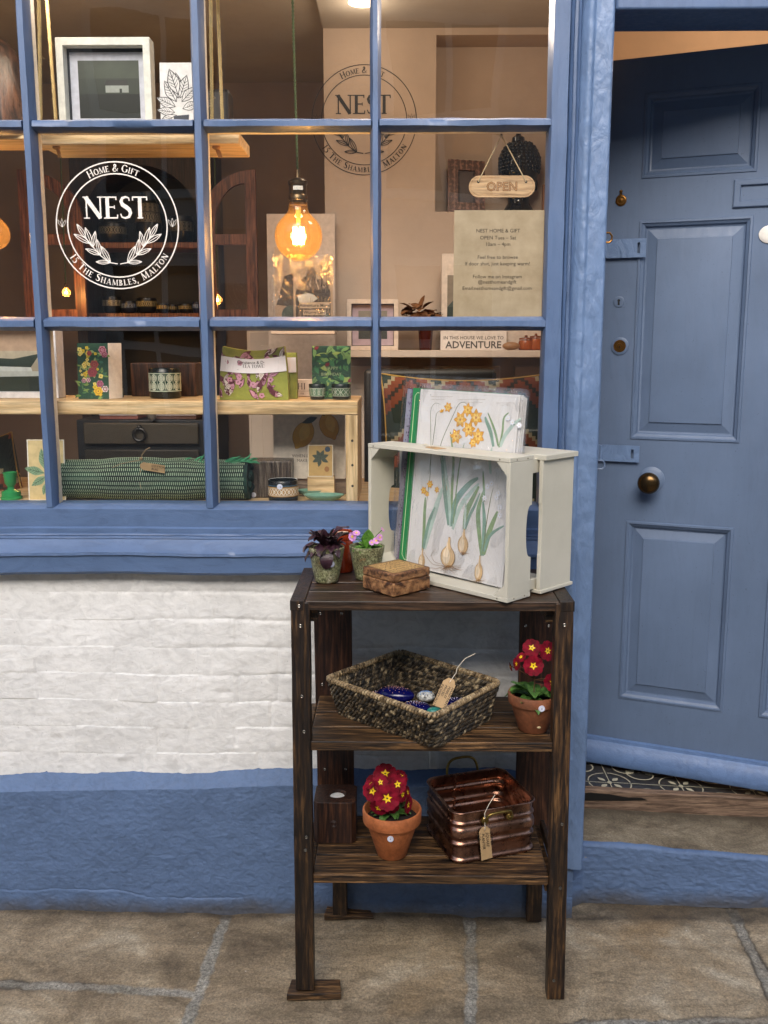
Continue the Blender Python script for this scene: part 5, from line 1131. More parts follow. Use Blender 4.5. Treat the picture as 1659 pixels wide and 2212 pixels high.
# ============================================================ TEALIGHT BLOCK
q0, q1 = Z(679, 1821, ZL + .001), Z(767, 1821, ZL + .001); zt_ = U(675, 1734, q0.y).z; side = q1.x - q0.x
q1x = U(768, 1760, q0.y).x; q0x = U(677, 1760, q0.y).x
dpt = min(abs(U(675, 1694, 0).y * 0 + (Z(680, 1694, zt_).y - q0.y)), .13)
tb = thing('candle_block', 'square dark stained wooden block holding a white tealight on the lowest board', 'candle holder', ((q0x + q1x) / 2, q0.y + dpt / 2, ZL + .001))
cx_, cy_ = (q0x + q1x) / 2 + .004, q0.y + dpt * .5
hw = (q1x - q0x) / 2; kk = 32; rr = .0215
m = MB(); L0 = []; 
sq = []
for i in range(kk):
    a_ = 2 * math.pi * (i + .5) / kk; cxx_, sxx = math.cos(a_), math.sin(a_); k_ = 1 / max(abs(cxx_), abs(sxx)); sq.append((cxx_ * k_, sxx * k_))
bxs = [((q0x + q1x) / 2 + u_ * hw, q0.y + dpt / 2 + v_ * dpt / 2) for u_, v_ in sq]
cir = lambda r_, z_: [(cx_ + r_ * math.cos(2 * math.pi * (i + .5) / kk), cy_ + r_ * math.sin(2 * math.pi * (i + .5) / kk), z_) for i in range(kk)]
m.loft([[(x, y, ZL + .001) for x, y in bxs], [(x, y, zt_ - .001) for x, y in bxs], [((q0x + q1x) / 2 + (x - (q0x + q1x) / 2) * .98, q0.y + dpt / 2 + (y - q0.y - dpt / 2) * .98, zt_) for x, y in bxs], cir(rr + .003, zt_), cir(rr, zt_ - .002), cir(rr - .001, zt_ - .016)])
m.build('block', W_red, tb, smooth=30)
m = MB(); m.lathe(cx_, cy_, [(rr - .0025, zt_ - .0155), (rr - .0025, zt_ - .007), (.001, zt_ - .0068)], 28); m.build('tealight', C('#efeee6', .5), tb)
m = MB(FR(Vector(((q0x + q1x) / 2 - .002, q0.y - .0002, ZL + .055)), (1, 0, 0), (0, 0, 1), (0, -1, 0)))
for r_ in (.0035, .006, .0085): m.loft([[((r_ + d_) * math.cos(t_) * (1 + .1 * math.sin(3 * t_)), (r_ + d_) * math.sin(t_), h2) for t_ in [2 * math.pi * i / 24 for i in range(24)]] for d_, h2 in ((-.0009, 0), (0, .0008), (.0009, 0))], None, (False, False))
m.build('wood_knot', C('#2a140b', .5), tb)

# ============================================================ COPPER PLANTER
zb = ZL + .001
A_ = Z(986.7, 1871, zb); B_ = Z(1164.7, 1843, zb); zr = U(978.7, 1761.6, A_.y).z
T_ = [Z(*q, zr) for q in ((978.7, 1761.6), (1165.7, 1732.6), (1098.7, 1654.6), (931.7, 1680.6))]
ctr = sum(T_, Vector()) / 4; ctr.z = zb
ex_ = ((T_[1] - T_[0]) + (T_[2] - T_[3])) / 2; ey_ = ((T_[3] - T_[0]) + (T_[2] - T_[1])) / 2
print('copper', ex_.length, ey_.length, zr - zb, T_)
ax_, ay_ = ex_.normalized(), None
ang_ = math.atan2(ex_.y, ex_.x); ax_ = Vector((math.cos(ang_), math.sin(ang_), 0)); ay_ = Vector((-ax_.y, ax_.x, 0)); SX_, SY_ = ex_.length / 2, min(ey_.length / 2, .108)
ctr = (T_[0] + T_[1]) / 2 + ay_ * SY_; ctr.z = zb
cop = thing('copper_planter', 'square ribbed copper planter with brass handles on the lowest board', 'planter', ctr)
t = NT('aged_copper'); vo = t.coord(); n1 = t.noise(vo, 16, 6, .65, .8)
t.set(Base_Color=t.ramp(n1, [(.32, (0.15, 0.080, 0.055)), (.5, (0.36, 0.195, 0.135)), (.68, (0.50, 0.29, 0.205))]), Metallic=1.0, Roughness=t.mr(t.noise(vo, 40, 5, .7), .3, .7, .20, .40), Normal=t.bump(t.noise(vo, 18, 2, .5), .35, .0010)); M_cop = t.m
def rsq(sx_, sy_, r, z, n=7):
    out = []
    for (sg_x, sg_y, a0) in ((1, 1, 0), (-1, 1, 90), (-1, -1, 180), (1, -1, 270)):
        for i in range(n + 1):
            a_ = R(a0 + 90 * i / n); p_ = ctr + ax_ * (sg_x * (sx_ - r) + r * math.cos(a_)) + ay_ * (sg_y * (sy_ - r) + r * math.sin(a_)); out.append((p_.x, p_.y, z))
    return out
HH = zr - zb; prof = []
ribs = [(.10, .06, .005), (.36, .07, .006), (.56, .075, .007), (.73, .05, .004)]
N_ = 60
def bulge(k):
    b_ = -.001
    b_ += .0040 * math.exp(-((k - .77) / .034) ** 2) + .0046 * math.exp(-((k - .37) / .040) ** 2)          # two narrow ribs
    b_ += .0050 * math.exp(-((k - .575) / .105) ** 4)                                                        # broad belly band
    b_ += .0045 * math.exp(-((k - .05) / .04) ** 2)
    return b_
outer = [rsq(SX_ + bulge(k / N_) - .004, SY_ + bulge(k / N_) - .004, .030, zb + HH * k / N_) for k in range(N_ + 1)]
lip = [rsq(SX_ - .002 + .0026 * math.cos(R(a_)), SY_ - .002 + .0026 * math.cos(R(a_)), .031, zr + .0026 * math.sin(R(a_)) * 1.0) for a_ in (-60, 0, 60, 120, 180, 230)]
inner = [rsq(SX_ + bulge(k / N_) - .0065, SY_ + bulge(k / N_) - .0065, .029, zb + HH * k / N_ + .0015) for k in range(N_ - 1, -1, -1)]
m = MB(); m.loft(outer + lip + inner); m.build('copper_body', M_cop, cop, smooth=60)
# seam inside the far wall
m = MB(); ps = []
for k in range(26): 
    kk_ = 1 - k / 26; q = ctr + ay_ * (SY_ + bulge(kk_) - .0075) + ax_ * (-.028 + .003 * math.sin(k * 2.1)); ps.append((q.x, q.y, zb + HH * kk_))
m.tube(ps, [.0022 + .0012 * math.sin(k * 1.7) ** 2 for k in range(26)], 7); m.build('seam', M_cop, cop, smooth=60)
M_br2 = C('#8a7440', .35, .0006, met=.9, var=.3)
for sg_ in (-1, 1):
    o_ = ctr + ay_ * (SY_ * sg_ + .004 * sg_); m = MB()
    if sg_ < 0:
        hz = zr - .010; w2 = .034
        P_ = [o_ - ax_ * w2 + Vector((0, 0, hz - .012)), o_ - ax_ * w2 - ay_ * .010 + Vector((0, 0, hz - .006)), o_ - ax_ * (w2 - .004) - ay_ * .013 + Vector((0, 0, hz + .006)), o_ - ax_ * .012 - ay_ * .014 + Vector((0, 0, hz + .009)), o_ + ax_ * .014 - ay_ * .014 + Vector((0, 0, hz + .009)), o_ + ax_ * (w2 - .004) - ay_ * .013 + Vector((0, 0, hz + .008)), o_ + ax_ * w2 - ay_ * .010 + Vector((0, 0, hz - .002)), o_ + ax_ * w2 + Vector((0, 0, hz - .012))]
        P_ = [Vector((p_.x, p_.y, p_.z - 0)) for p_ in [q - Vector((0, 0, 0)) for q in P_]]; P_ = [Vector((p_.x, p_.y, p_.z - zb if False else p_.z)) for p_ in P_]
        for p_ in P_: p_.z -= zb
    else:
        hz = zr - .004; w2 = .045
        P_ = [o_ - ax_ * w2 + Vector((0, 0, hz - .012)), o_ - ax_ * w2 + ay_ * .006 + Vector((0, 0, hz + .014)), o_ - ax_ * (w2 - .008) + ay_ * .010 + Vector((0, 0, hz + .034)), o_ - ax_ * .02 + ay_ * .012 + Vector((0, 0, hz + .042)), o_ + ax_ * .02 + ay_ * .012 + Vector((0, 0, hz + .042)), o_ + ax_ * (w2 - .008) + ay_ * .010 + Vector((0, 0, hz + .034)), o_ + ax_ * w2 + ay_ * .006 + Vector((0, 0, hz + .014)), o_ + ax_ * w2 + Vector((0, 0, hz - .012))]
        for p_ in P_: p_.z -= zb
    sp = []
    for i in range(len(P_) - 1):
        for k in range(4): sp.append(P_[i].lerp(P_[i + 1], k / 4))
    sp.append(P_[-1]); sp2 = sp[:]
    for _ in range(3): sp2 = [sp2[0]] + [(sp2[i - 1] + sp2[i] * 2 + sp2[i + 1]) / 4 for i in range(1, len(sp2) - 1)] + [sp2[-1]]
    m.tube(sp2, .0036, 10)
    for s2 in (-1, 1):
        e = o_ + ax_ * w2 * s2 - ay_ * (-.001 * sg_); e = Vector((e.x, e.y, hz - .014 if sg_ < 0 else hz - .014))
        Fh = FR(e, ax_, (0, 0, 1), -ay_ if sg_ < 0 else ay_); mm = MB(Fh); mm.lathe(0, 0, [(.011, -.004), (.0105, .001), (.008, .003), (.0065, .0025), (.004, .005), (.001, .006)], 6); m.v += mm.v and [] or []
        b0 = len(m.v); m.v += mm.v; m.f += [tuple(b0 + i for i in f) for f in mm.f]; m.m += mm.m
    m.build('handle', M_br2, cop, smooth=40)
# tag tied to the front handle
tp = U(1046, 1786, (ctr - ay_ * (SY_ + .013)).y - .006); tb_ = U(1052, 1856, tp.y + .004)
vv = (tp - tb_); ln_ = vv.length; nrm_ = Vector((ax_.y, -ax_.x, 0)); u_ = vv.normalized().cross(-nrm_); 
if u_.x < 0: u_ = -u_
F_ = FR(tp, u_, vv.normalized(), u_.cross(vv.normalized()))
hp = U(1047, 1757, tp.y)
pricetag('price_tag', F_, .030, ln_, ['COPPER', 'SQUARE', 'PLANTER', '£20'], 'kraft tag with handwriting tied to the copper planter handle', [F_ @ Vector((0, -.009, .001)), (F_ @ Vector((0, -.004, .004))), hp, U(1056, 1738, tp.y + .004), U(1069, 1717, tp.y + .01)], .0105)

# ============================================================ WOVEN BASKET WITH PEBBLES
zb = ZM + .001
zr = .779
R4 = [Z(*q, zr) for q in ((937, 1550), (1086, 1473), (864, 1404), (698, 1464.6))]
Bq = [Z(940, 1614, zb), Z(1062, 1552, zb), None, Z(727, 1540, zb)]
Bq[2] = Bq[1] + Bq[3] - Bq[0]
print('basket', [tuple(round(v, 3) for v in p_) for p_ in R4], zr, [tuple(round(v, 3) for v in p_) for p_ in Bq])
cR = sum(R4, Vector()) / 4; R4 = [cR + (p_ - cR) * .975 - Vector((0, .004, 0)) for p_ in R4]; cB = sum(Bq, Vector()) / 4
bas = thing('woven_basket', 'shallow rectangular seagrass basket of painted pebbles on the middle board', 'basket', Vector((cB.x, cB.y, zb)))
def perim(k, inset=0.0, n=300, rad=.02):
    C4 = [Bq[i].lerp(R4[i], k) for i in range(4)]; c_ = sum(C4, Vector()) / 4; C4 = [p_ + (c_ - p_).normalized() * inset * 1.3 for p_ in C4]
    z = zb + (zr - zb) * k; out = []; seg = []
    for i in range(4):
        p_, a0, b0 = C4[i], C4[(i - 1) % 4], C4[(i + 1) % 4]; d1_ = (a0 - p_).normalized() * rad; d2_ = (b0 - p_).normalized() * rad
        for j in range(9): t_ = j / 8; seg.append((p_ + d1_) * (1 - t_) ** 2 + p_ * 2 * t_ * (1 - t_) + (p_ + d2_) * t_ ** 2)
    ls = [(seg[(i + 1) % len(seg)] - seg[i]).length for i in range(len(seg))]; tot = sum(ls); i = 0; acc = 0
    for q in range(n):
        s_ = tot * q / n
        while acc + ls[i] < s_: acc += ls[i]; i += 1
        p_ = seg[i].lerp(seg[(i + 1) % len(seg)], (s_ - acc) / ls[i]); out.append(Vector((p_.x, p_.y, z)))
    return out, tot
def weavemat(nm, c1, c2, c3):
    t = NT(nm); vo = t.coord(); n1 = t.noise(vo, 60, 3, .6, .5); t.set(Base_Color=t.ramp(n1, [(.36, c1), (.52, c2), (.66, c3)]), Roughness=.55, Normal=t.bump(t.noise(vo, 420, 3, .7), .9, .0012)); return t.m
M_w1 = weavemat('seagrass_dark', (0.008, 0.006, 0.004), (0.05, 0.036, 0.02), (0.34, 0.26, 0.15)); M_w1b = weavemat('seagrass_brown', (0.018, 0.012, 0.007), (0.10, 0.07, 0.038), (0.46, 0.36, 0.21)); M_w1c = weavemat('seagrass_black', (0.008, 0.007, 0.006), (0.03, 0.024, 0.016), (0.16, 0.12, 0.07)); M_w2 = weavemat('seagrass_rim', (0.10, 0.065, 0.03), (0.30, 0.21, 0.11), (0.50, 0.38, 0.22))
m = MB(); rows_ = 7; rnd = random.Random(3)
for rI in range(rows_):
    k = (rI + .4) / rows_ * .93
    for s_ in (0, 1, 2):
        P_, tot = perim(k, .004, 420); n = len(P_); turns = int(tot / .034); pts = []; rad = []
        cc_ = sum(P_, Vector()) / n; ph = rI * 1.3 + s_ * 2.1
        for i in range(n + 1):
            p_ = P_[i % n]; tg_ = (P_[(i + 1) % n] - P_[i % n - 1]).normalized(); nr = Vector((tg_.y, -tg_.x, 0)); th = 2 * math.pi * turns * i / n + ph
            w3 = float(vn(np.array(i * .09), np.array(rI * 3.0 + s_), 31)) * .0025
            pts.append(p_ + nr * (.0050 * math.cos(th) + w3) + Vector((0, 0, .0066 * math.sin(th) + w3 * .8)))
            rad.append(.0046 + .0022 * float(vn(np.array(i * .22), np.array(s_ * 5.0 + rI), 41)))
        m.tube(pts, rad, 7, mat=(M_w1, M_w1b, M_w1c)[(rI * 2 + s_) % 3], cap=(False, False))
m.build('woven_side', None, bas, smooth=60)
# coiled rim
P_, tot = perim(1.0, .002, 1500); m = MB(); turns = int(tot / .0092); pts = []
core = MB(); core.tube(P_ + [P_[0]], .0042, 8, cap=(False, False)); core.build('rim_core', M_w1, bas, smooth=60)
n = len(P_) * 2
for i in range(n + 1):
    f = i / 2; p_ = P_[int(f) % len(P_)].lerp(P_[(int(f) + 1) % len(P_)], f - int(f)); j = int(f) % len(P_); tg_ = (P_[(j + 1) % len(P_)] - P_[j - 1]).normalized(); nr = Vector((tg_.y, -tg_.x, 0)); th = 2 * math.pi * turns * i / n
    pts.append(p_ + nr * .0050 * math.cos(th) + Vector((0, 0, .0050 * math.sin(th))))
m.tube(pts, .0034, 6, cap=(False, False)); m.build('rim', M_w2, bas, smooth=60)
# floor
m = MB(); P_, _ = perim(.04, .004, 60); m.add([(p_.x, p_.y, zb + .003) for p_ in P_] + [(p_.x, p_.y, zb + .007) for p_ in P_], [tuple(range(60))[::-1], tuple(range(60, 120))]); m.build('woven_base', M_w1, bas, smooth=0)
for k_ in range(24):
    pass
M_pbl = C('#0c0d4a', .16, var=.3, vs_=20); M_dots = C('#d8a07c', .5); M_dotb = C('#b9c7e6', .5)
def pebble(x, y, rx, ry, rz, rot, mat, lab, dots, seed, lift=0.0, nm='painted_pebble'):
    p_ = Z(x, y, zb + .012 + rz + lift); m = MB(); m.ball((0, 0, 0), 1, 28, 14, (rx, ry, rz)); cr, sr = math.cos(rot), math.sin(rot)
    o = MB(Matrix(((cr, -sr, 0, p_.x), (sr, cr, 0, p_.y), (0, 0, 1, p_.z - 0), (0, 0, 0, 1)))); o.add(m.v, m.f); ob = o.build(nm, mat, None, origin=(p_.x, p_.y, p_.z - rz), smooth=80); tag(ob, lab, 'pebble', 'painted pebbles in the basket')
    rn = random.Random(seed); d_ = MB(o.tf)
    if dots:
        for i in range(46):
            a_ = 2 * math.pi * (i % 8) / 8 + (i // 8) * .3; rr_ = .13 + .13 * (i // 8) + rn.uniform(-.02, .02); u_, v_ = rr_ * math.cos(a_), rr_ * math.sin(a_); w_ = math.sqrt(max(0, 1 - u_ * u_ - v_ * v_))
            if w_ > .3: s2 = rn.uniform(.0006, .0013); d_.ball((u_ * rx, v_ * ry, w_ * rz), s2, 6, 4, mat=dots[i % len(dots)])
        q = d_.build('dot_pattern', None, ob, smooth=60)
    return ob
pebble(855, 1500, .050, .030, .020, -.25, M_pbl, 'large indigo pebble with orange dots in the middle of the basket', [M_dots], 1, .012)
pebble(815, 1506, .038, .026, .014, .2, M_pbl, 'indigo dotted pebble at the left, partly under the large one', [M_dots, M_dotb], 2)
pebble(897, 1528, .040, .026, .014, .0, M_pbl, 'indigo dotted pebble nearest the front rim of the basket', [M_dots, C('#d8d8e8', .5)], 3)
pebble(978, 1520, .042, .028, .014, .25, M_pbl, 'indigo pebble with pale dots lying under the kraft tag', [C('#cfc8d0', .5)], 4)
t = NT('speckled_pebble'); vo = t.coord(); t.set(Base_Color=t.ramp(t.noise(vo, 130, 4, .7), [(.38, (0.08, 0.08, 0.08)), (.5, (0.5, 0.52, 0.5)), (.66, (0.75, 0.74, 0.7))]), Roughness=.3)
pebble(920, 1504, .024, .018, .014, 0, t.m, 'pale grey speckled pebble with a blue dotted flower', [C('#2c6ec4', .4), C('#5aa0e0', .4)], 5, .004)
t = NT('teal_speckled_pebble'); vo = t.coord(); t.set(Base_Color=t.ramp(t.noise(vo, 90, 4, .7), [(.38, (0.01, 0.16, 0.14)), (.55, (0.05, 0.30, 0.25)), (.66, (0.4, 0.3, 0.2))]), Roughness=.3)
pebble(938, 1536, .020, .014, .010, 0, t.m, 'teal speckled pebble close behind the basket front corner', None, 6)
tp = U(975, 1466, (R4[1].y + R4[0].y) / 2 + .03); tb_ = U(950, 1522, tp.y - .03); vv = (tp - tb_).normalized(); u_ = Vector((.92, -.1, .38)); u_ = (u_ - vv * u_.dot(vv)).normalized()
F_ = FR(tp, u_, vv, u_.cross(vv))
if F_.to_3x3()[1][2] > 0: F_ = FR(tp, -u_, vv, (-u_).cross(vv))
rimp = U(987, 1449, tp.y + .03)
pricetag('price_tag', F_, .034, .075, ['HAND PAINTED', 'PEBBLES', 'PRICED', 'INDIVIDUALLY'], 'kraft tag hanging from the back rim inside the basket', [F_ @ Vector((0, -.010, .001)), rimp + Vector((-.003, -.02, .002)), rimp + Vector((0, -.004, .008)), rimp + Vector((.02, .01, .028)), rimp + Vector((.045, .012, .040))], .0085)
# ============================================================ INSIDE THE SHOP
def ext4(x0, y0, x1, y1, Y):
    a_, b_, c_, d_ = U(x0, y0, Y), U(x1, y0, Y), U(x0, y1, Y), U(x1, y1, Y)
    return ((a_.x + c_.x) / 2, (b_.x + d_.x) / 2, (c_.z + d_.z) / 2, (a_.z + b_.z) / 2)
def IB(mb, x0, y0, x1, y1, Y, dep, mat=None):
    X0, X1, Z0, Z1 = ext4(x0, y0, x1, y1, Y); mb.box(X0, X1, Y, Y + dep, Z0, Z1, mat); return (X0, X1, Z0, Z1)
def flat_frame(x0, y0, x1, y1, Y):            # frame at the lower left corner facing the street
    X0, X1, Z0, Z1 = ext4(x0, y0, x1, y1, Y); return FR((X0, Y, Z0), (1, 0, 0), (0, 0, 1), (0, -1, 0)), X1 - X0, Z1 - Z0
def plaster(nm, c, b=.0015):
    t = NT(nm); vo = t.coord(); t.set(Base_Color=t.ramp(t.noise(vo, 3, 6, .65), [(.3, mul(c, .88)), (.7, mul(c, 1.08))]), Roughness=.85, Normal=t.bump(t.noise(vo, 35, 6, .65), .6, b)); return t.m
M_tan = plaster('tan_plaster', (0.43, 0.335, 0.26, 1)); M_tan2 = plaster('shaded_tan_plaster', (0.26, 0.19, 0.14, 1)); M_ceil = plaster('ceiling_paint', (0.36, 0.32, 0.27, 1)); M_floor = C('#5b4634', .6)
M_greige = plaster('greige_paint', (0.56, 0.47, 0.39, 1), .0005)
YW = 0.98                                     # the near inner wall with the black logo
YR = 1.75; ZC = U(1000, 60, YW).z
YR = 1.75                                     # the rear wall of the deeper part
xc = U(700, 260, YW).x
nxL, nxR, nzB, nzT = ext4(941, 75, 1240, 457, YW)
m = MB(); m.box(xc, nxL, YW, YR + .05, 0, ZC + .1); m.box(nxL, .59, YW + .001, YR, 0, nzB); m.box(nxL, .59, YW, YR, nzT, ZC + .1); m.box(nxL + .001, .59, YW + .14, YR, nzB - .01, nzT + .01)
iw = m.build('inner_wall', M_tan, smooth=0); tag(iw, kind='structure')
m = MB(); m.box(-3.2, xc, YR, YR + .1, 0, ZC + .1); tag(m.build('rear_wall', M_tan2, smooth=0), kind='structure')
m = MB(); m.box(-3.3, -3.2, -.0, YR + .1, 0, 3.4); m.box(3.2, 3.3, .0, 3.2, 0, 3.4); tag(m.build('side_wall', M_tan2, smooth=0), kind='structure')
m = MB(); m.box(-3.2, xc, .3, YR, ZC + .02, ZC + .12); m.box(xc, .60, .3, YW, ZC, ZC + .1); m.box(-3.2, 3.2, .08, .3, ZC + .02, 3.6); tag(m.build('ceiling', M_ceil, smooth=0), kind='structure')
m = MB(); m.box(-3.2, 0.50, .3, YR, -.03, .10); tag(m.build('shop_floor', M_floor, smooth=0), kind='structure')
# entrance passage behind the door
m = MB(); m.hexa([(.505, .36, 0), (.535, .36, 0), (.615, 1.61, 0), (.585, 1.61, 0)], [(.505, .36, 3.4), (.535, .36, 3.4), (.615, 1.61, 3.4), (.585, 1.61, 3.4)]); m.box(.53, 3.2, 1.6, 1.7, 0, 3.4)
m.box(.53, 3.2, .36, 1.6, 3.0, 3.1); tag(m.build('passage_wall', plaster('passage_plaster', (0.60, 0.42, 0.27, 1)), smooth=0), kind='structure')
m = MB(); m.box(1.52, 3.2, .0, .3, 0, WT + .16); m.build('wall_right_of_door', M_white, wall)
# tiled passage floor
t = NT('passage_tile_black'); t.set(Base_Color=t.ramp(t.noise(t.coord(), 60, 5, .7), [(.35, (.018, .018, .020)), (.65, (.05, .05, .052))]), Roughness=.45)
tf0 = MB(); tf0.hexa([(.50, .29, .1), (3, .29, .05), (3, 1.6, .05), (.50, 1.6, .1)], [(.50, .29, .244), (3, .29, .106), (3, 1.6, .106), (.50, 1.6, .244)]); fl = tf0.build('passage_floor', t.m, smooth=0); tag(fl, kind='structure')
a = Art(FR((.535, .290, .244 - .035 * .0552), (1, 0, -.0552), (0, 1, 0), (.0552, 0, 1)), .0005, 1e-5); M_tc = C('#b9b39a', .5, var=.05)
TS = .175; ox = Z(1443, 1700, .232).x - .535; oy = .02
p_ = Z(1317, 1690, .236); ox = (p_.x - .535) / 1.3; oy = (p_.y - .290) / 1.3
for i in range(-1, 6):
    for j in range(-1, 3):
        x0, y0 = ox + i * TS, oy + j * TS; cx_, cy_ = x0 + TS / 2, y0 + TS / 2
        def clipok(y): return True
        a.g = lambda u_, v_: (max(u_ * 1.3, .002), max(v_ * 1.3, .001))
        if x0 > 2: continue
        a.strip([(x0, y0), (x0 + TS, y0)], .0022, M_tc); a.strip([(x0, y0), (x0, y0 + TS)], .0022, M_tc)
        for q in range(4):
            a0 = R(90 * q); lx, ly = cx_ + .030 * math.cos(a0), cy_ + .030 * math.sin(a0)
            a.strip([(lx + .033 * math.cos(a0 + R(t_)), ly + .033 * math.sin(a0 + R(t_))) for t_ in range(-118, 119, 14)], .0036, M_tc)
            a1 = a0 + R(45); a.leaf(cx_ + .012 * math.cos(a1), cy_ + .012 * math.sin(a1), a1, .034, .016, M_tc)
            for s_ in (-1, 1): a.leaf(cx_ + .026 * math.cos(a1), cy_ + .026 * math.sin(a1), a1 + s_ * .9, .014, .006, M_tc)
            a.circ(cx_ + .022 * math.cos(a0), cy_ + .022 * math.sin(a0), .0035, .0022, M_tc, 10)
            kx, ky = cx_ + TS * .5 * (1 if q in (0, 3) else -1), cy_ + TS * .5 * (1 if q < 2 else -1)
            a2 = math.atan2(cy_ - ky, cx_ - kx)
            a.leaf(kx + .012 * math.cos(a2), ky + .012 * math.sin(a2), a2, .024, .012, M_tc); a.strip([(kx + .052 * math.cos(a2 + R(t_)), ky + .052 * math.sin(a2 + R(t_))) for t_ in range(-40, 41, 10)], .0030, M_tc)
            a.circ(kx, ky, .006, None, M_tc, 8)
        a.ring(cx_, cy_, .011, .002, M_tc, 20)
a.g = None; o = a.build('tile_pattern', fl); o.location = (0, 0, 0)

# ------------------------------------------------------------ pendants
def pendant(x, y, r_px, Y, lab, power, top, det=True, cordmat=None):
    c = U(x, y, Y); r = r_px * ppx(c); o = thing('pendant_bulb', lab, 'light bulb', (c.x, c.y, c.z + r * 2.4), 'glowing filament bulbs on cords')
    m = MB(); P_ = [(.001, c.z - r)] + [(r * math.sin(R(t_)), c.z - r * math.cos(R(t_))) for t_ in range(12, 145, 9)] + [(r * .44, c.z + r * .98), (r * .40, c.z + r * 1.16), (r * .39, c.z + r * 1.35)]
    m.lathe(c.x, c.y, P_, 40 if det else 20, cap=(False, False)); m.build('bulb', M_amber, o, smooth=80)
    m = MB(); n_ = 6
    for i in range(n_):
        a_ = 2 * math.pi * i / n_; x1, y1 = c.x + r * .20 * math.cos(a_), c.y + r * .20 * math.sin(a_)
        m.tube([(x1, y1, c.z - r * .32), (x1 + .001, y1, c.z), (x1, y1, c.z + r * .38)], r * .042, 6)
    m.build('filament', M_fil, o)
    m = MB(); m.tube([(c.x, c.y, c.z + r * 1.2), (c.x, c.y, c.z + r * .5)], [r * .12, r * .07], 8); m.build('stem', C('#d8c08a', .3), o)
    z1 = c.z + r * 1.33; m = MB(); m.lathe(c.x, c.y, [(r * .36, z1 - .004), (r * .37, z1 + r * .10), (r * .40, z1 + r * .12), (r * .40, z1 + r * .30), (r * .36, z1 + r * .36), (r * .37, z1 + r * .72), (r * .40, z1 + r * .76), (r * .40, z1 + r * .88), (r * .30, z1 + r * .96), (r * .13, z1 + r * 1.02), (r * .09, z1 + r * 1.35), (.001, z1 + r * 1.36)], 28)
    m.build('lamp_holder', C('#5a4a35', .28, met=.9, var=.2), o, smooth=35)
    if det:
        X0, X1 = c.x - r * .22, c.x + r * .24; m = MB(); kk = 8
        m.loft([[(c.x + (r * .378) * math.sin(R(t_)), c.y - r * .378 * math.cos(R(t_)), z_) for t_ in range(-25, 40, 8)] for z_ in (z1 + r * .50, z1 + r * .66)], None, (False, False), closed=False); m.build('holder_label', C('#e8e4da', .5), o)
    m = MB(); tp_ = top
    if det:
        for s_ in (0, math.pi):
            pts = []; nn = 160
            for i in range(nn + 1):
                k = i / nn; zc = z1 + r * 1.3 + (tp_.z - z1 - r * 1.3) * k; xx = c.x + (tp_.x - c.x) * k; yy = c.y + (tp_.y - c.y) * k
                pts.append((xx + .0017 * math.cos(k * 190 + s_), yy + .0017 * math.sin(k * 190 + s_), zc))
            m.tube(pts, .0021, 6)
    else: m.tube([(c.x, c.y, z1 + r), (tp_.x, tp_.y, tp_.z)], .003, 6)
    m.build('cord', C('#3f4a22', .75), o)
    l = bpy.data.lights.new('bulb_light', 'POINT'); l.energy = power; l.color = (1.0, 0.62, 0.30); l.shadow_soft_size = r * .35
    lo = bpy.data.objects.new('bulb_light', l); col.objects.link(lo); lo.parent = o; lo.location = c - Vector(o.location); return o
cb_ = U(645, 510, .16)
pendant(645, 511, 51.5, .16, 'large amber globe bulb glowing on a green twisted cord near the glass', 2.2, Vector((U(638, 0, .16).x - .01, .16, ZC)))
pendant(-14, 505, 34, .55, 'amber bulb glowing at the left edge of the photo', 1.6, Vector((U(-14, 0, .55).x, .55, ZC)))
pendant(470, 648, 10, 1.30, 'small distant glowing bulb low beside the arched cabinet door', 2.0, Vector((U(470, 500, 1.3).x, 1.3, ZC)), False)
pendant(143, 632, 9, 1.15, 'small distant glowing bulb low behind the white logo', 1.5, Vector((U(143, 500, 1.15).x, 1.15, ZC)), False)
# added lamps, kept out of view, to brighten the shop walls and the passage
def add_fill_lamp(x, y, z, p, lab, sz=.10):
    o = thing('fill_lamp', lab, 'added fill lamp', (x, y, z)); m = MB(); m.ball((x, y, z - .07), .06, 20, 12); m.build('lamp_globe', emit('fill_globe_glow', (1, .72, .45, 1), 3.0), o, smooth=80); m = MB(); m.lathe(x, y, [(.05, z - .02), (.05, z)], 20); m.build('lamp_base', M_brass, o)
    l = bpy.data.lights.new('fill_light', 'POINT'); l.energy = p; l.color = (1.0, .78, .58); l.shadow_soft_size = sz; lo = bpy.data.objects.new('fill_light', l); col.objects.link(lo); lo.parent = o; lo.location = (0, 0, -.17)
add_fill_lamp(.25, .19, ZC, 5.0, 'added warm globe lamp, unseen above the window display, brightening the inner walls')
add_fill_lamp(-.95, .19, ZC + .02, 3, 'added warm globe lamp, unseen above the left of the window, brightening the shop')
add_fill_lamp(1.5, .9, 3.0, 9, 'added warm globe lamp, unseen in the entrance passage, brightening the wall behind the door')

o = thing('fill_lamp', 'added flat round lamp, unseen in the shop ceiling, brightening the space behind the bench', 'added fill lamp', (-.12, .72, ZC)); m = MB(); m.lathe(-.12, .72, [(.045, ZC - .004), (.045, ZC)], 24); m.build('lamp_disc', emit('fill_disc_glow', (1, .78, .55, 1), 3.0), o)  # added disc lamp, out of view, to lift the dark space behind the bench
l = bpy.data.lights.new('fill_light', 'POINT'); l.energy = .7; l.color = (1.0, .80, .60); l.shadow_soft_size = .05; lo = bpy.data.objects.new('fill_light', l); col.objects.link(lo); lo.parent = o; lo.location = (0, 0, -.07)
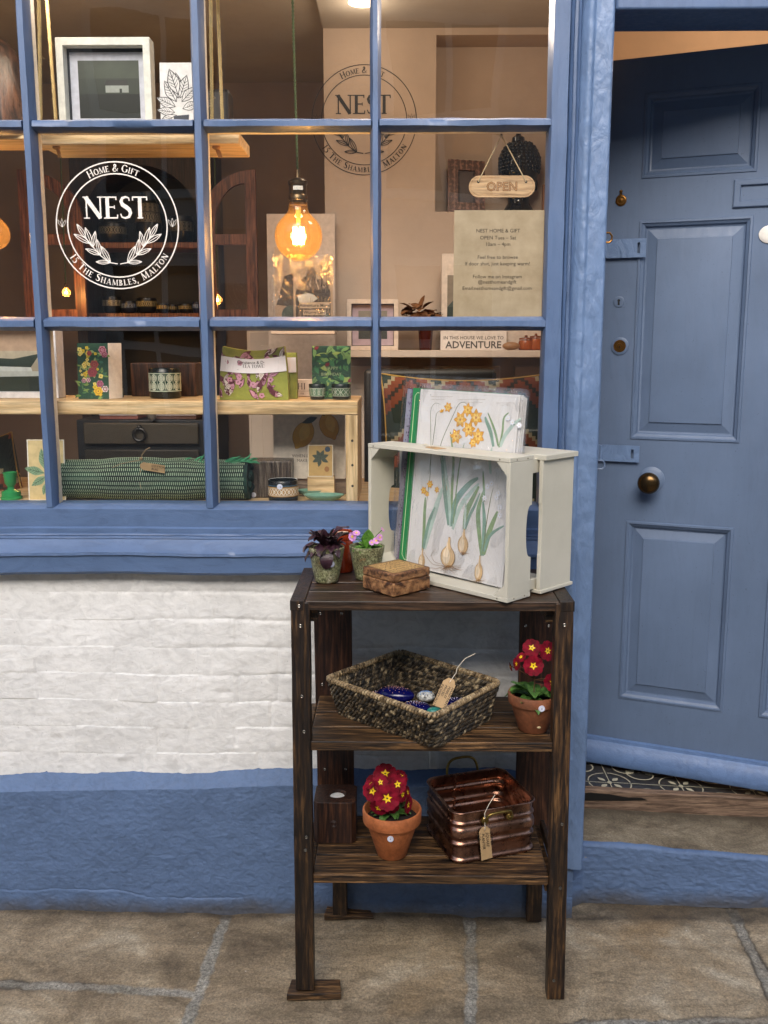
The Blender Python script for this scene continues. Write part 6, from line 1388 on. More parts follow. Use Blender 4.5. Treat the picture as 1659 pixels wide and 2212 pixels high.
# ------------------------------------------------------------ black logo on the inner wall
pc = U(786.6, 260, YW); r_ = (U(899.4, 260, YW).x - U(673.8, 260, YW).x) / 2
a = Art(FR((pc.x, YW, pc.z), (1, 0, 0), (0, 0, 1), (0, -1, 0)), .0015); logo(a, 0, 0, r_, C('#14110f', .6), .014, 1.1)
wl = a.build('wall_logo', None, origin=(pc.x, YW - .002, pc.z)); tag(wl, 'black round logo lettering on the tan inner wall', 'wall lettering')

# ------------------------------------------------------------ pine display bench behind the glass
bench = thing('display_bench', 'pale pine bench shelf standing on the window board', 'shelf', (-.5, .3, 1.13))
Yb = .085
SH1 = ext4(0, 866, 769, 896, Yb); zs1 = SH1[3]
xr = U(773, 880, Yb).x
def ibox(nm, X0, X1, Y0, Y1, Z0, Z1, mat, par, bev=.002): m = MB(); m.box(X0, X1, Y0, Y1, Z0, Z1); return m.build(nm, mat, par, bevel=bev)
ibox('bench_top', -1.38, xr, Yb, .37, U(500, 896, Yb).z, zs1, W_pine, bench, .003)
lg_ = ext4(747, 897, 774, 1094, Yb)
zb_i = U(400, 1084, .10).z - .004
zfl = 1.177
ibox('bench_leg', lg_[0], xr - .001, Yb + .002, .37, zfl + .001, U(500, 896, Yb).z - .0005, W_pinez, bench)
for zz_ in (U(760, 1005, Yb).z, U(760, 952, Yb).z, U(760, 1050, Yb).z):
    m = MB(FR((lg_[0] + .018, Yb + .0015, zz_), (1, 0, 0), (0, 0, 1), (0, -1, 0))); m.lathe(0, 0, [(.0035, 0), (.003, .001), (.0008, -.0004)], 12); m.build('screw', C('#2c2622', .5), bench)
wbd = ibox('window_board', -1.38, SX - .002, GY + .032, .62, 1.145, zfl, W_pine, None, .002); tag(wbd, 'pale pine board forming the floor of the window display', 'window board'); 
ibox('bench_leg', -1.37, -1.34, Yb + .002, .37, zfl + .001, U(500, 896, Yb).z - .0005, W_pinez, bench)
ZS1 = zs1 + .0008; ZS0 = zfl + .0008
def onz(x0, x1, Y, ztop_px, z0): # helper: extents standing on z0
    return U(x0, 900, Y).x, U(x1, 900, Y).x, z0, U((x0 + x1) / 2, ztop_px, Y).z

# folded card helper: front leaf + back leaf
def card(nm, x0, y0, x1, Y, z0, lab, front, back='#ece8e2', open_px=0, cat='greeting card', lean=.012):
    xa, xb = U(x0, y0, Y).x, U(x1, y0, Y).x; zt_ = U((x0 + x1) / 2, y0, Y).z; h = zt_ - z0; w_ = xb - xa
    u_ = Vector((1, 0, 0)); v_ = Vector((0, lean, h)).normalized(); F = FR((xa, Y, z0), u_, v_, u_.cross(v_))
    m = MB(F); m.box(0, w_, 0, h, -.0014, 0); o = m.build(nm, C(front, .45), None, origin=(xa + w_ / 2, Y, z0), smooth=0); tag(o, lab, cat)
    if open_px:
        wb = U(x1 + open_px, y0, Y).x - xb; m = MB(); m.hexa([(xb, Y, z0), (xb + wb, Y + .045, z0), (xb + wb, Y + .0465, z0), (xb, Y + .0015, z0)], [(xb, Y + lean, zt_), (xb + wb, Y + .045 + lean, zt_), (xb + wb, Y + .0465 + lean, zt_), (xb, Y + .0015 + lean, zt_)]); m.build('back_leaf', C(back, .5), o)
    return o, Art(F, .0004), w_, h
def fin(a, o, nm='printed_picture'): return attach(a.build(nm), o)
rnd = random.Random(21)
# floral card
o, a, w_, h = card('greeting_card', 163, 741, 230, .16, ZS1, 'green card crowded with yellow and pink flowers, standing open on the bench', '#1f4a35', open_px=19)
for i in range(70): a.leaf(rnd.uniform(.004, w_ - .012), rnd.uniform(.004, h - .02), rnd.uniform(0, 6.3), rnd.uniform(.012, .022), rnd.uniform(.004, .008), C(rnd.choice(['#4f7d4a', '#7f9a4c', '#2f6040', '#9bb070', '#3c6f58']), .5))
for i in range(34): x_ = rnd.uniform(.006, w_ * .42) if i < 24 else rnd.uniform(.006, w_ - .008); a.flower(x_, rnd.uniform(h * (.35 if i < 24 else .05), h - .008), rnd.uniform(.004, .0075), C(rnd.choice(['#e2c832', '#d8b52a', '#efe07a']), .5), C('#b58a20', .5), 4, rnd.uniform(0, 6))
for x_, y_, r_, c_ in ((.82, .88, .012, '#c9899a'), (.9, .8, .010, '#b9778a'), (.55, .62, .013, '#a5503e'), (.48, .48, .015, '#9c4048'), (.72, .27, .011, '#b06a8c'), (.66, .14, .014, '#e2b82a'), (.94, .18, .010, '#d9d0d0'), (.4, .82, .008, '#a3452f'), (.2, .33, .007, '#c9a0b0'), (.35, .34, .007, '#d8b8c4')):
    X_, Y_ = min(max(x_ * w_, r_), w_ - r_), y_ * h
    for q in range(3): a.flower(X_, Y_, r_ * (1 - .28 * q), C(c_ if q != 1 else '#8a3340' if c_ != '#e2b82a' else '#c99a1a', .5), C('#6a2a2a', .5), 6, q * .5)
fin(a, o)
# dark wood candle cube behind the cup, small printed thing
X0, X1, z0, z1 = onz(286, 426, .30, 784, ZS1); o = ibox('candle_block', X0, X1, .30, .40, z0, z1, W_red, None, .003); tag(o, 'wide dark reddish wooden block behind the patterned cup on the bench', 'candle holder')
X0, X1, z0, z1 = onz(255, 278, .30, 838, ZS1); o = ibox('seed_packet', X0, X1, .24, .26, z0, z1, C('#2f3a22', .5), None, .001); tag(o, 'small dark floral packet between the open card and dark wooden block', 'packet')
a = Art(FR((X0, .24, z0), (1, 0, 0), (0, 0, 1), (0, -1, 0)), .0005)
for i in range(14): a.leaf(rnd.uniform(.003, X1 - X0 - .006), rnd.uniform(.003, z1 - z0 - .008), rnd.uniform(0, 3), .010, .004, C(rnd.choice(['#8a3a20', '#5f7a30', '#a08a30']), .5))
fin(a, o)
# patterned pots
def wrap_pat(c, r, z0, z1, n, kind, colh, par, r2=None, nm='painted_pattern', arc=(-100, 100)):
    a = Art(FR((0, 0, 0), (1, 0, 0), (0, 0, 1), (0, -1, 0)), 0, 0); mb = MB(); mt = C(colh, .5); H_ = z1 - z0; r2 = r2 or r; cnt = [0]
    def P3(u, v): cnt[0] += 1; rr_ = r + (r2 - r) * v + .0008; th = u; return (c.x + rr_ * math.sin(th), c.y - rr_ * math.cos(th), z0 + H_ * v)
    def stp(pts, w2):
        A = []; B = []
        for i in range(len(pts)):
            p0_, p1_ = pts[max(i - 1, 0)], pts[min(i + 1, len(pts) - 1)]; dx, dy = (p1_[0] - p0_[0]) * r, (p1_[1] - p0_[1]) * H_; l = math.hypot(dx, dy) or 1
            nx_, ny_ = -dy / l * w2 / 2, dx / l * w2 / 2; A.append(P3(pts[i][0] + nx_ / r, pts[i][1] + ny_ / H_)); B.append(P3(pts[i][0] - nx_ / r, pts[i][1] - ny_ / H_))
        nn = len(A); mb.add(A + B, [(i, nn + i, nn + i + 1, i + 1) for i in range(nn - 1)], mt)
    A0, A1 = R(arc[0]), R(arc[1]); dA = (A1 - A0) / n
    for k in (.02, .98): stp([(A0 + (A1 - A0) * i / 40, k) for i in range(41)], H_ * .045)
    for i in range(n):
        a0 = A0 + dA * i; m_ = a0 + dA / 2
        if kind == 'ovals':
            for v0 in (.28, .72):
                for rr_ in (1, .5): stp([(m_ + dA * .34 * rr_ * math.cos(t_), v0 + .20 * rr_ * math.sin(t_)) for t_ in [2 * math.pi * q / 14 for q in range(15)]], H_ * .055)
            stp([(m_, .08), (m_, .92)], H_ * .05); stp([(a0, .1), (a0 + dA * .06, .3), (a0, .5), (a0 - dA * .06, .7), (a0, .9)], H_ * .03)
        elif kind == 'knots':
            for s_ in (1, -1): stp([(a0 + dA * q / 12, .5 + s_ * .36 * math.sin(math.pi * q / 6)) for q in range(13)], H_ * .07)
            stp([(m_ + dA * .18 * math.cos(t_), .5 + .16 * math.sin(t_)) for t_ in [2 * math.pi * q / 12 for q in range(13)]], H_ * .05); stp([(m_ - dA * .4, .86), (m_ + dA * .4, .86)], H_ * .05); stp([(m_ - dA * .4, .14), (m_ + dA * .4, .14)], H_ * .05)
        elif kind == 'arrows':
            for v0 in (.2, .38, .56, .74): stp([(m_ - dA * .3, v0 + .12), (m_, v0), (m_ + dA * .3, v0 + .12)], H_ * .05)
        else:
            stp([(m_ - dA * .4, .5), (m_, .88), (m_ + dA * .4, .5), (m_, .12), (m_ - dA * .4, .5)], H_ * .06); stp([(a0, .1), (a0, .9)], H_ * .04)
    return mb.build(nm, None, par, smooth=60)
def pot(nm, x0, x1, yt, Y, z0, lab, body, bands, pat, patc, n, cat='pot', taper=1.0, grp=None, inner=None, body2=None):
    xa, xb = U(x0, yt, Y).x, U(x1, yt, Y).x; r = (xb - xa) / 2; c = Vector(((xa + xb) / 2, Y + r, z0)); zt_ = U((x0 + x1) / 2, yt, Y + r).z
    o = thing(nm, lab, cat, c, grp); H_ = zt_ - z0; rb = r * taper; rad = lambda k: rb + (r - rb) * k
    m = MB(); m.lathe(c.x, c.y, [(rb * .90, z0), (rb * .97, z0 + .002), (rad(.05), z0 + H_ * .05), (rad(.5), z0 + H_ * .5), (r, zt_ - .002), (r - .0015, zt_), (r - .004, zt_), (r - .005, z0 + H_ * .5), (.001, z0 + H_ * .45)], 40); m.build('body', C(body, .22), o, smooth=50)
    for k0, k1, hx in bands:
        m = MB(); m.lathe(c.x, c.y, [(rad(k0) + .0001, z0 + H_ * k0), (rad(k0) + .0007, z0 + H_ * k0 + .0004), (rad(k1) + .0007, z0 + H_ * k1 - .0004), (rad(k1) + .0001, z0 + H_ * k1)], 40, cap=(False, False)); m.build('glaze_band', C(hx, .25), o, smooth=50)
    if inner: m = MB(); m.lathe(c.x, c.y, [(r - .0052, z0 + H_ * .55), (r - .0034, zt_ - .0006), (r - .0012, zt_ + .0004)], 40, cap=(False, False)); m.build('inner_glaze', C(inner, .2), o, smooth=60)
    if pat: wrap_pat(c, rad(pat[0]) + .0005, z0 + H_ * pat[0], z0 + H_ * pat[1], n, pat[2], patc, o, rad(pat[1]) + .0005)
    return o, c, r, zt_
pot('patterned_cup', 313, 381, 795, .17, ZS1, 'dark green black cup with pale oval pattern on the bench', '#0d1a1c', [(.22, .86, '#28463c')], (.24, .84, 'ovals'), '#c3cdbb', 7)
pot('patterned_pot', 665, 702, 829, .13, ZS1, 'small green pot with arrow pattern, left of the two on the bench', '#18211c', [(.22, .74, '#5f7d68')], (.22, .74, 'arrows'), '#d3dacb', 6, taper=.82, grp='pair of small green pots')
pot('patterned_pot', 714, 757, 829, .13, ZS1, 'small green pot with diamond pattern, right of the two on the bench', '#18211c', [(.22, .74, '#4a6650')], (.22, .74, 'diam'), '#c6cfbf', 6, taper=.84, grp='pair of small green pots')
o, c_, r_, zt_ = pot('patterned_bowl', 575, 640, 1036, .10, ZS0, 'black and tan pot with a white knotwork band on the window board', '#15181b', [(.26, .72, '#b08a5c'), (.75, .80, '#3f5564'), (.16, .20, '#2b3640')], (.32, .66, 'knots'), '#e2dccb', 7, inner='#dfe2df')
sticker(c_, r_, ZS0 + (zt_ - ZS0) * .76, R(-6), o, .0078, mark='16')
# dark wooden block with resin look beside
X0, X1, z0, z1 = onz(537, 626, .19, 996, ZS0); o = ibox('candle_block', X0, X1, .19, .28, z0, z1, wood_mat('dark_glazed_wood', (.03, .022, .018, 1), (.09, .065, .05, 1), (.22, .18, .14, 1), 'Z', .5, .3), None, .003); tag(o, 'dark wooden block behind the knotwork pot on the window board', 'candle holder')
m = MB(FR((U(548, 1069, .19).x, .189, U(548, 1069, .19).z), (1, 0, 0), (0, 0, 1), (0, -1, 0))); m.lathe(0, 0, [(.0075, -.001), (.0075, .0006)], 20, M_stk); m.build('price_sticker', None, o, smooth=0)
# green dishes
def dish(x0, x1, y, Y, z0, lab):
    xa, xb = U(x0, y, Y).x, U(x1, y, Y).x; r = (xb - xa) / 2; c = Vector(((xa + xb) / 2, Y, z0)); m = MB()
    L = [[(c.x + rr_ * r * math.cos(t_), c.y + rr_ * r * .55 * math.sin(t_), z0 + z_) for t_ in [2 * math.pi * i / 44 for i in range(44)]] for rr_, z_ in ((.45, 0), (.5, .001), (.8, .009), (1.0, .018), (.99, .0195), (.95, .018), (.75, .010), (.4, .004), (.01, .003))]
    m.loft(L); o = m.build('green_dish', C('#6f9482', .18, var=.1), None, origin=c, smooth=60); tag(o, lab, 'dish', 'pale green oval dishes'); return o
dish(655, 744, 1072, .135, ZS0, 'pale green oval dish nearest the glass'); dish(641, 709, 1062, .22, ZS0, 'pale green oval dish partly behind the nearer dish')
# tea towels
M_towel = C('#8f9440', .8, .001)
def towel(x0, x1, yt, Y, z0, lab, bl, yb0, yb1, txt=True, wavy=True, thick=.035, par=None, pattern=True, colr=None):
    xa, xb = U(x0 + 3, yt, Y).x, U(x1 - 3, yt, Y).x; zt_ = U((x0 + x1) / 2, yt, Y).z; nx_, nz_ = 40, 44; K, V = np.meshgrid(np.linspace(0, 1, nx_), np.linspace(0, 1, nz_))
    sag = (.012 * np.sin(K * math.pi) if wavy else 0) * 1.0; Xg = xa + (xb - xa) * K + (.5 - K) * .022 * V ** 2 * (1 if wavy else .2) ; Zg = z0 + (zt_ - z0 - sag) * V
    Yg = Y - .010 * np.sin(K * math.pi) * np.sin(np.clip(V, 0, 1) * math.pi * .9 + .2) + .012 * V + fbm(K * 4, V * 4, 501, 3) * .004
    o = gridmesh('tea_towel', Xg, Yg, Zg, colr or M_towel, None, origin=((xa + xb) / 2, Y, z0)); tag(o, lab, 'tea towel', 'rolled tea towels in paper bands')
    # thickness: a back sheet joined by the edge strip
    sk = MB(); E_ = [(Xg[0, i], Yg[0, i], Zg[0, i]) for i in range(nx_)] + [(Xg[j, -1], Yg[j, -1], Zg[j, -1]) for j in range(nz_)] + [(Xg[-1, i], Yg[-1, i], Zg[-1, i]) for i in range(nx_ - 1, -1, -1)] + [(Xg[j, 0], Yg[j, 0], Zg[j, 0]) for j in range(nz_ - 1, -1, -1)]
    sk.loft([E_, [(x, y + thick, z) for x, y, z in E_]], None, (False, True)); sk.build('folded_cloth', colr or M_towel, o, smooth=50)
    def surf(u, v, d): i, j = u * (nx_ - 1), v * (nz_ - 1); i0, j0 = int(min(max(i, 0), nx_ - 2)), int(min(max(j, 0), nz_ - 2)); fx, fy = i - i0, j - j0; g_ = lambda A: (A[j0, i0] * (1 - fx) + A[j0, i0 + 1] * fx) * (1 - fy) + (A[j0 + 1, i0] * (1 - fx) + A[j0 + 1, i0 + 1] * fx) * fy; return (g_(Xg), g_(Yg) - d, g_(Zg))
    W_, H_ = xb - xa, zt_ - z0
    class A2(Art):
        def P(s, x, y, d=0.0): return Vector(surf(min(max(x / W_, 0), 1), min(max(y / H_, 0), 1), .0010 + s.k * 4e-6))
    if pattern:
        a = A2(FR((0, 0, 0), (1, 0, 0), (0, 0, 1))); PK, PKd, WHt = C('#c48fa0', .8), C('#5e2a36', .8), C('#d9cfc2', .8)
        for i in range(56):
            x_, y_, an = rnd.uniform(.002, W_ - .014), rnd.uniform(.0, H_ - .014), rnd.uniform(.2, 2.9); l_ = rnd.uniform(.022, .040)
            a.leaf(x_, y_, an, l_ * 1.08, l_ * .42, PKd); a.leaf(x_, y_, an, l_, l_ * .34, rnd.choice([PK, WHt, PK]), PKd)
        for i in range(10): a.flower(rnd.uniform(.012, W_ - .014), rnd.uniform(.006, H_ - .012), .009, PK, PKd, 5, i)
        q = a.build('printed_leaves', None); attach(q, o)
    v0 = (U(0, yb1, Y).z - z0) / H_; v1 = (U(0, yb0, Y).z - z0) / H_
    a = A2(FR((0, 0, 0), (1, 0, 0), (0, 0, 1))); a.k = 900; BW = C('#e6e1e4', .5, var=.02); n_ = 24
    for i in range(n_): a.mb.add([a.P(W_ * (i + .0) / n_, H_ * v0), a.P(W_ * (i + 1) / n_, H_ * v0), a.P(W_ * (i + 1) / n_, H_ * v1), a.P(W_ * i / n_, H_ * v1)], [(0, 1, 2, 3)], BW)
    a.k = 905
    if txt:
        hb_ = H_ * (v1 - v0); IK = C('#3a3436', .6); a.k = 910
        a.font('Constance & Denny', W_ * .52, H_ * v0 + hb_ * .66, .0125, IK, bold=.01); a.serif('TEA TOWEL', W_ * .52, H_ * v0 + hb_ * .38, .0095, IK, bold=1.1); a.strip([(W_ * .26, H_ * v0 + hb_ * .22), (W_ * .78, H_ * v0 + hb_ * .22)], .0006, IK)
        a.strip([(W_ * .02, H_ * v0 + hb_ * .95), (W_ * .98, H_ * v0 + hb_ * .95)], .0004, IK); a.strip([(W_ * .02, H_ * v0 + hb_ * .05), (W_ * .98, H_ * v0 + hb_ * .05)], .0004, IK)
    q = a.build('paper_band', None); attach(q, o); return o
towel(468, 624, 748, .125, ZS1, 'olive and pink leaf tea towel in a white paper band on the bench', None, 768, 801)
towel(606, 643, 762, .19, ZS1, 'plain olive tea towel with white band, behind the pink leaf one', None, 772, 804, txt=False, wavy=False, pattern=False)
# green leaf card
o, a, w_, h = card('greeting_card', 673, 747, 757, .17, ZS1, 'dark green jungle leaf birthday card behind the two small green pots', '#2c4a30')
a.g = lambda u_, v_: (min(max(u_, 0), w_), min(max(v_, 0), h))
for i in range(130): a.leaf(rnd.uniform(.0, w_), rnd.uniform(.0, h), rnd.uniform(0, 6.3), rnd.uniform(.022, .040), rnd.uniform(.008, .015), C(rnd.choice(['#4f8a50', '#2e5f3a', '#7da35c', '#1f4430', '#3f7a4c', '#9aae5a', '#27503a']), .5), C('#1b3020', .5) if i % 3 == 0 else None)
for x_, y_ in ((.06, .93), (.34, .62), (.92, .32)): a.leaf(x_ * w_, y_ * h, .6, .016, .010, C('#7a1f2c', .5))
a.font('HAPPY', w_ * .5, h * .55, .013, C('#a9b98a', .5)); a.font('BIRTHDAY', w_ * .5, h * .44, .012, C('#a9b98a', .5)); fin(a, o)
# small white title book
X0, X1, z0, z1 = onz(639, 700, .30, 820, ZS1); o = ibox('white_book', X0, X1, .30, .34, z0, z1, C('#d9cdc2', .6), None, .001); tag(o, 'white book lettered HI partly hidden behind the arrow pattern pot', 'book')
a = Art(FR((X0, .30, z0), (1, 0, 0), (0, 0, 1), (0, -1, 0)), .0005); a.serif('HI', .006, (z1 - z0) * .42, .018, C('#3a302a', .6), align='L'); a.strip([(.004, (z1 - z0) * .32), (X1 - X0, (z1 - z0) * .32)], .0008, C('#5a4a40', .6)); a.serif('THE', .014, (z1 - z0) * .12, .005, C('#5a4a40', .6), align='L'); fin(a, o)

# ------------------------------------------------------------ left pane: framed boat picture, card, candlestick, cushion
def picture(nm, x0, y0, x1, y1, Y, fr, lab, frc, matc, picc, draw=None, dep=.03, cat='picture frame', inner=None, grp=None):
    X0, X1, Z0, Z1 = ext4(x0, y0, x1, y1, Y); o = thing(nm, lab, cat, ((X0 + X1) / 2, Y + dep / 2, Z0), grp); f = fr * ppx(Vector((X0, Y, Z0))); m = MB()
    for a_, b_, c_, d_ in ((X0, X1, Z1 - f, Z1), (X0, X1, Z0, Z0 + f), (X0, X0 + f, Z0 + f, Z1 - f), (X1 - f, X1, Z0 + f, Z1 - f)): m.box(a_, b_, Y, Y + dep, c_, d_)
    m.build('frame', C(frc, .5), o, bevel=.001); m = MB(); m.box(X0 + f * .9, X1 - f * .9, Y + dep * .75, Y + dep * .95, Z0 + f * .9, Z1 - f * .9); mt_ = m.build('mount', C(matc, .6), o, smooth=0)
    a = Art(FR((X0 + f, Y + dep * .75, Z0 + f), (1, 0, 0), (0, 0, 1), (0, -1, 0)), .0006); w_, h = X1 - X0 - 2 * f, Z1 - Z0 - 2 * f
    if draw: draw(a, w_, h)
    attach(a.build('picture'), o); return o
def boat(a, w, h):
    a.rect(0, h * .28, w, h, C('#a9a08c', .5)); a.rect(0, h * .62, w, h, C('#a88f78', .5)); a.rect(0, 0, w, h * .30, C('#2e3524', .5))
    a.poly([(0, h * .36), (w * .62, h * .34), (w * .78, h * .58), (w * .4, h * .50), (0, h * .52)], C('#28352c', .5)); a.poly([(0, h * .30), (w * .66, h * .30), (w * .64, h * .37), (0, h * .39)], C('#cfd6d2', .5)); a.poly([(0, h * .22), (w, h * .24), (w, h * .31), (0, h * .31)], C('#c3c9c2', .5)); a.rect(w * .6, 0, w, h * .2, C('#20281c', .5))
o = picture('framed_picture', -60, 690, 122, 860, .20, 13, 'framed picture of a boat on the shore at the left end of the bench', '#e2e1e4', '#cfd2d6', '', boat, .06)
o, a, w_, h = card('greeting_card', 54, 1010 - 60, 135, .13, ZS0, 'cream card with a pale green oak leaf sprig, left of the green rug', '#cdb886')
a.strip([(.0015, .0015), (w_ - .0015, .0015), (w_ - .0015, h - .0015), (.0015, h - .0015)], .0035, C('#e2ddd0', .6), True)
GLf, GLv = C('#7d9a78', .6), C('#3f5a44', .6)
for x_, y_, an, l_ in ((.48, .5, 1.75, .36), (.5, .52, 1.1, .28), (.45, .45, 2.9, .34), (.5, .4, 3.7, .3), (.55, .42, .4, .3), (.5, .3, 4.4, .22)): a.leaf(x_ * w_, y_ * h, an, l_ * h, l_ * h * .42, GLf, GLv)
a.strip([(.5 * w_, .5 * h), (.52 * w_, .3 * h), (.5 * w_, .12 * h)], .0015, GLv)
for i in range(5): a.circ((.56 + .05 * i) * w_, (.33 - .03 * i) * h, .004, None, C('#8a5a48', .5), 10)
fin(a, o)
xa_, xb_ = U(0, 1060, .16).x, U(40, 1060, .16).x; c = Vector((U(24, 1060, .16).x, .16, ZS0)); r = .030; m = MB(); hc = U(20, 1020, .16).z - ZS0
m.lathe(c.x, c.y, [(r, ZS0), (r, ZS0 + .006), (r * .9, ZS0 + .008), (r * .88, ZS0 + hc * .28), (r * .35, ZS0 + hc * .36), (r * .3, ZS0 + hc * .45), (r * .55, ZS0 + hc * .6), (r * .62, ZS0 + hc * .92), (r * .68, ZS0 + hc), (r * .5, ZS0 + hc), (.001, ZS0 + hc * .8)], 36); tag(m.build('candlestick', C('#2f8a4f', .2), None, origin=c, smooth=40), 'short glossy green candlestick at the far left of the window board', 'candlestick')
# kilim cushions
t = NT('kilim_weave'); vo = t.coord(); sp_ = t.n('SeparateXYZ', {0: vo}); stp_ = t.math('MULTIPLY', t.math('ROUND', t.math('MULTIPLY', sp_.outputs[0], 90.0)), 1 / 90.0); tri = t.n('Math', {0: stp_, 1: 0.085}); tri.operation = 'PINGPONG'
ck = t.n('TexChecker', {'Vector': t.coord(), 'Scale': 34.0}); ff = t.math('FRACT', t.math('MULTIPLY', t.math('ADD', sp_.outputs[2], tri), 5.2))
rm = t.ramp(ff, [(.0, (0.025, 0.045, 0.035)), (.30, (0.24, 0.065, 0.028)), (.48, (0.04, 0.03, 0.022)), (.56, (0.24, 0.065, 0.028)), (.72, (0.42, 0.36, 0.22)), (.80, (0.025, 0.045, 0.035))]); rm.color_ramp.interpolation = 'CONSTANT'
wv1 = t.n('TexWave', {'Vector': vo, 'Scale': 95.0}); wv1.bands_direction = 'X'; wv2 = t.n('TexWave', {'Vector': vo, 'Scale': 95.0}); wv2.bands_direction = 'Z'; wvm = t.math('MULTIPLY', wv1.outputs[1], wv2.outputs[1])
t.set(Base_Color=t.mix(.7, rm, t.ramp(wvm, [(.0, (.35, .35, .35)), (.6, (1.2, 1.2, 1.2))]), 'MULTIPLY'), Roughness=.9, Normal=t.bump(wvm, .8, .002)); M_kil = t.m
def cushion(x0, y0, x1, y1, Y, lab, tilt=0, thick=.07):
    X0, X1, Z0, Z1 = ext4(x0, y0, x1, y1, Y); nx_ = 36; K, V = np.meshgrid(np.linspace(-1, 1, nx_), np.linspace(-1, 1, nx_)); sag = .045 * (1 - K ** 2) * np.clip(V, 0, 1) - .03 * (1 - K ** 2) * np.clip(-V, 0, 1)
    Xg = (X0 + X1) / 2 + (X1 - X0) / 2 * K * (1 - .07 * (1 - V ** 2)); Zg = (Z0 + Z1) / 2 + (Z1 - Z0) / 2 * V - sag * (Z1 - Z0) * 1.0; bul = thick * np.sqrt(np.clip((1 - K ** 2) * (1 - V ** 2), 0, 1)) ** .8
    cx_, cz_ = (X0 + X1) / 2, (Z0 + Z1) / 2; ca, sa_ = math.cos(tilt), math.sin(tilt); dx, dz = Xg - cx_, Zg - cz_; Xr, Zr_ = cx_ + dx * ca - dz * sa_, cz_ + dx * sa_ + dz * ca
    o = gridmesh('cushion', Xr, Y - bul + V * .0 + (V + 1) * .02, Zr_, M_kil, None, origin=(cx_, Y, Z0)); b = gridmesh('cushion_back', Xr[:, ::-1], (Y + bul + (V + 1) * .02)[:, ::-1], Zr_[:, ::-1], M_kil, o)
    m = MB(); E_ = [(Xr[0, i], Y, Zr_[0, i]) for i in range(nx_)] + [(Xr[j, -1], Y + (j / (nx_ - 1)) * .04, Zr_[j, -1]) for j in range(1, nx_)] + [(Xr[-1, i], Y + .04, Zr_[-1, i]) for i in range(nx_ - 2, -1, -1)] + [(Xr[j, 0], Y + (j / (nx_ - 1)) * .04, Zr_[j, 0]) for j in range(nx_ - 2, 0, -1)]
    m.tube(E_, .003, 6, cap=(False, False)); m.build('piping', C('#a8873f', .7), o, smooth=60); tag(o, lab, 'cushion', 'woven zigzag cushions'); return o
cushion(822, 808, 1185, 1150, .42, 'large black, rust and cream zigzag cushion behind the cream crate')
cushion(-70, 945, 34, 1085, .36, 'dark rust and cream woven cushion at the far left of the window board', .2)
# chair back behind the cushion
m = MB(); X0, X1, Z0, Z1 = ext4(786, 797, 812, 900, .52); ch = thing('dark_chair', 'dark rounded chair back showing beside the large cushion', 'chair', (X0 + .2, .55, 1.0))
m.box(X0, X0 + .42, .52, .55, 1.0, Z1); m.build('chair_back', C('#15130f', .5), ch, bevel=.02, bseg=4); m = MB(); m.box(X0 + .01, X0 + .41, .30, .50, .95, 1.12); m.build('seat', C('#1a1713', .6), ch, bevel=.01)
# ------------------------------------------------------------ green woven rug rolled up
xa, xb = U(122, 1030, .10).x, U(532, 1030, .10).x; zt_ = U(300, 994, .14).z; rz = (zt_ - ZS0) / 2; rc = ZS0 + rz
rug = thing('rolled_rug', 'dark green rag rug rolled up with pale stitches and a kraft tag', 'rug', ((xa + xb) / 2, .10 + rz * 1.1, ZS0))
t = NT('green_rag_weave'); vo = t.coord(); t.set(Base_Color=t.ramp(t.noise(t.coord((.5, 3, 3)), 12, 4, .6), [(.38, (0.003, 0.012, 0.010)), (.52, (0.006, 0.028, 0.021)), (.66, (0.016, 0.058, 0.037))]), Roughness=.9, Normal=t.bump(t.noise(vo, 160, 4, .7), .8, .002)); M_rug = t.m
L = []; nn = 120
for i in range(nn + 1):
    x = xa + (xb - xa) * i / nn; k_ = 1 - .05 * (i > nn * .75) * (i / nn - .75) * 4 + float(fbm(np.array(x * 8), np.array(1.0), 601, 3)) * .13
    L.append([(x, .10 + rz * 1.15 + rz * 1.12 * k_ * math.cos(t_) * (1 + .02 * math.sin(9 * t_)), rc + rz * k_ * math.sin(t_)) for t_ in [2 * math.pi * j / 40 for j in range(40)]])
m = MB(); m.loft(L); m.build('rug_roll', M_rug, rug, smooth=70)
m = MB(); nr_ = 15; SW = C('#b5c8a8', .8)
for j in range(nr_):
    t_ = R(84 + 186 * j / nr_); 
    for i in range(92):
        x = xa + .004 + (xb - xa - .012) * (i + (j % 2) * .5) / 92; k_ = 1.012 - .05 * (x > xa + .75 * (xb - xa)) * ((x - xa) / (xb - xa) - .75) * 4 + float(fbm(np.array(x * 8), np.array(1.0), 601, 3)) * .13; dt = R(4.0)
        P_ = [(x + .0012 * math.sin(j), .10 + rz * 1.15 + rz * 1.12 * k_ * math.cos(t_ + q * dt), rc + rz * k_ * math.sin(t_ + q * dt)) for q in (-1, 0, 1)]; m.tube(P_, .0010, 4)
m.build('pale_stitches', SW, rug, smooth=0)
m = MB(); rn = random.Random(5)
for i in range(44):                                             # fringe
    x = xa + (xb - xa) * (.60 + .15 * rn.random() if i < 12 else .86 + .13 * rn.random()); z = zt_ - .004; P_ = [Vector((x, .10 + rz * .9, z - .006))]
    d_ = Vector((rn.uniform(.3, 1), rn.uniform(-.3, .1), rn.uniform(.1, .6))).normalized()
    for k in range(5): P_.append(P_[-1] + d_ * .0075); d_ = (d_ + Vector((0, 0, rn.uniform(-.3, .15)))).normalized()
    m.tube(P_, [.0032, .003, .0028, .0024, .002, .0012], 5)
m.build('fringe', C('#3f8a62', .85), rug, smooth=60)
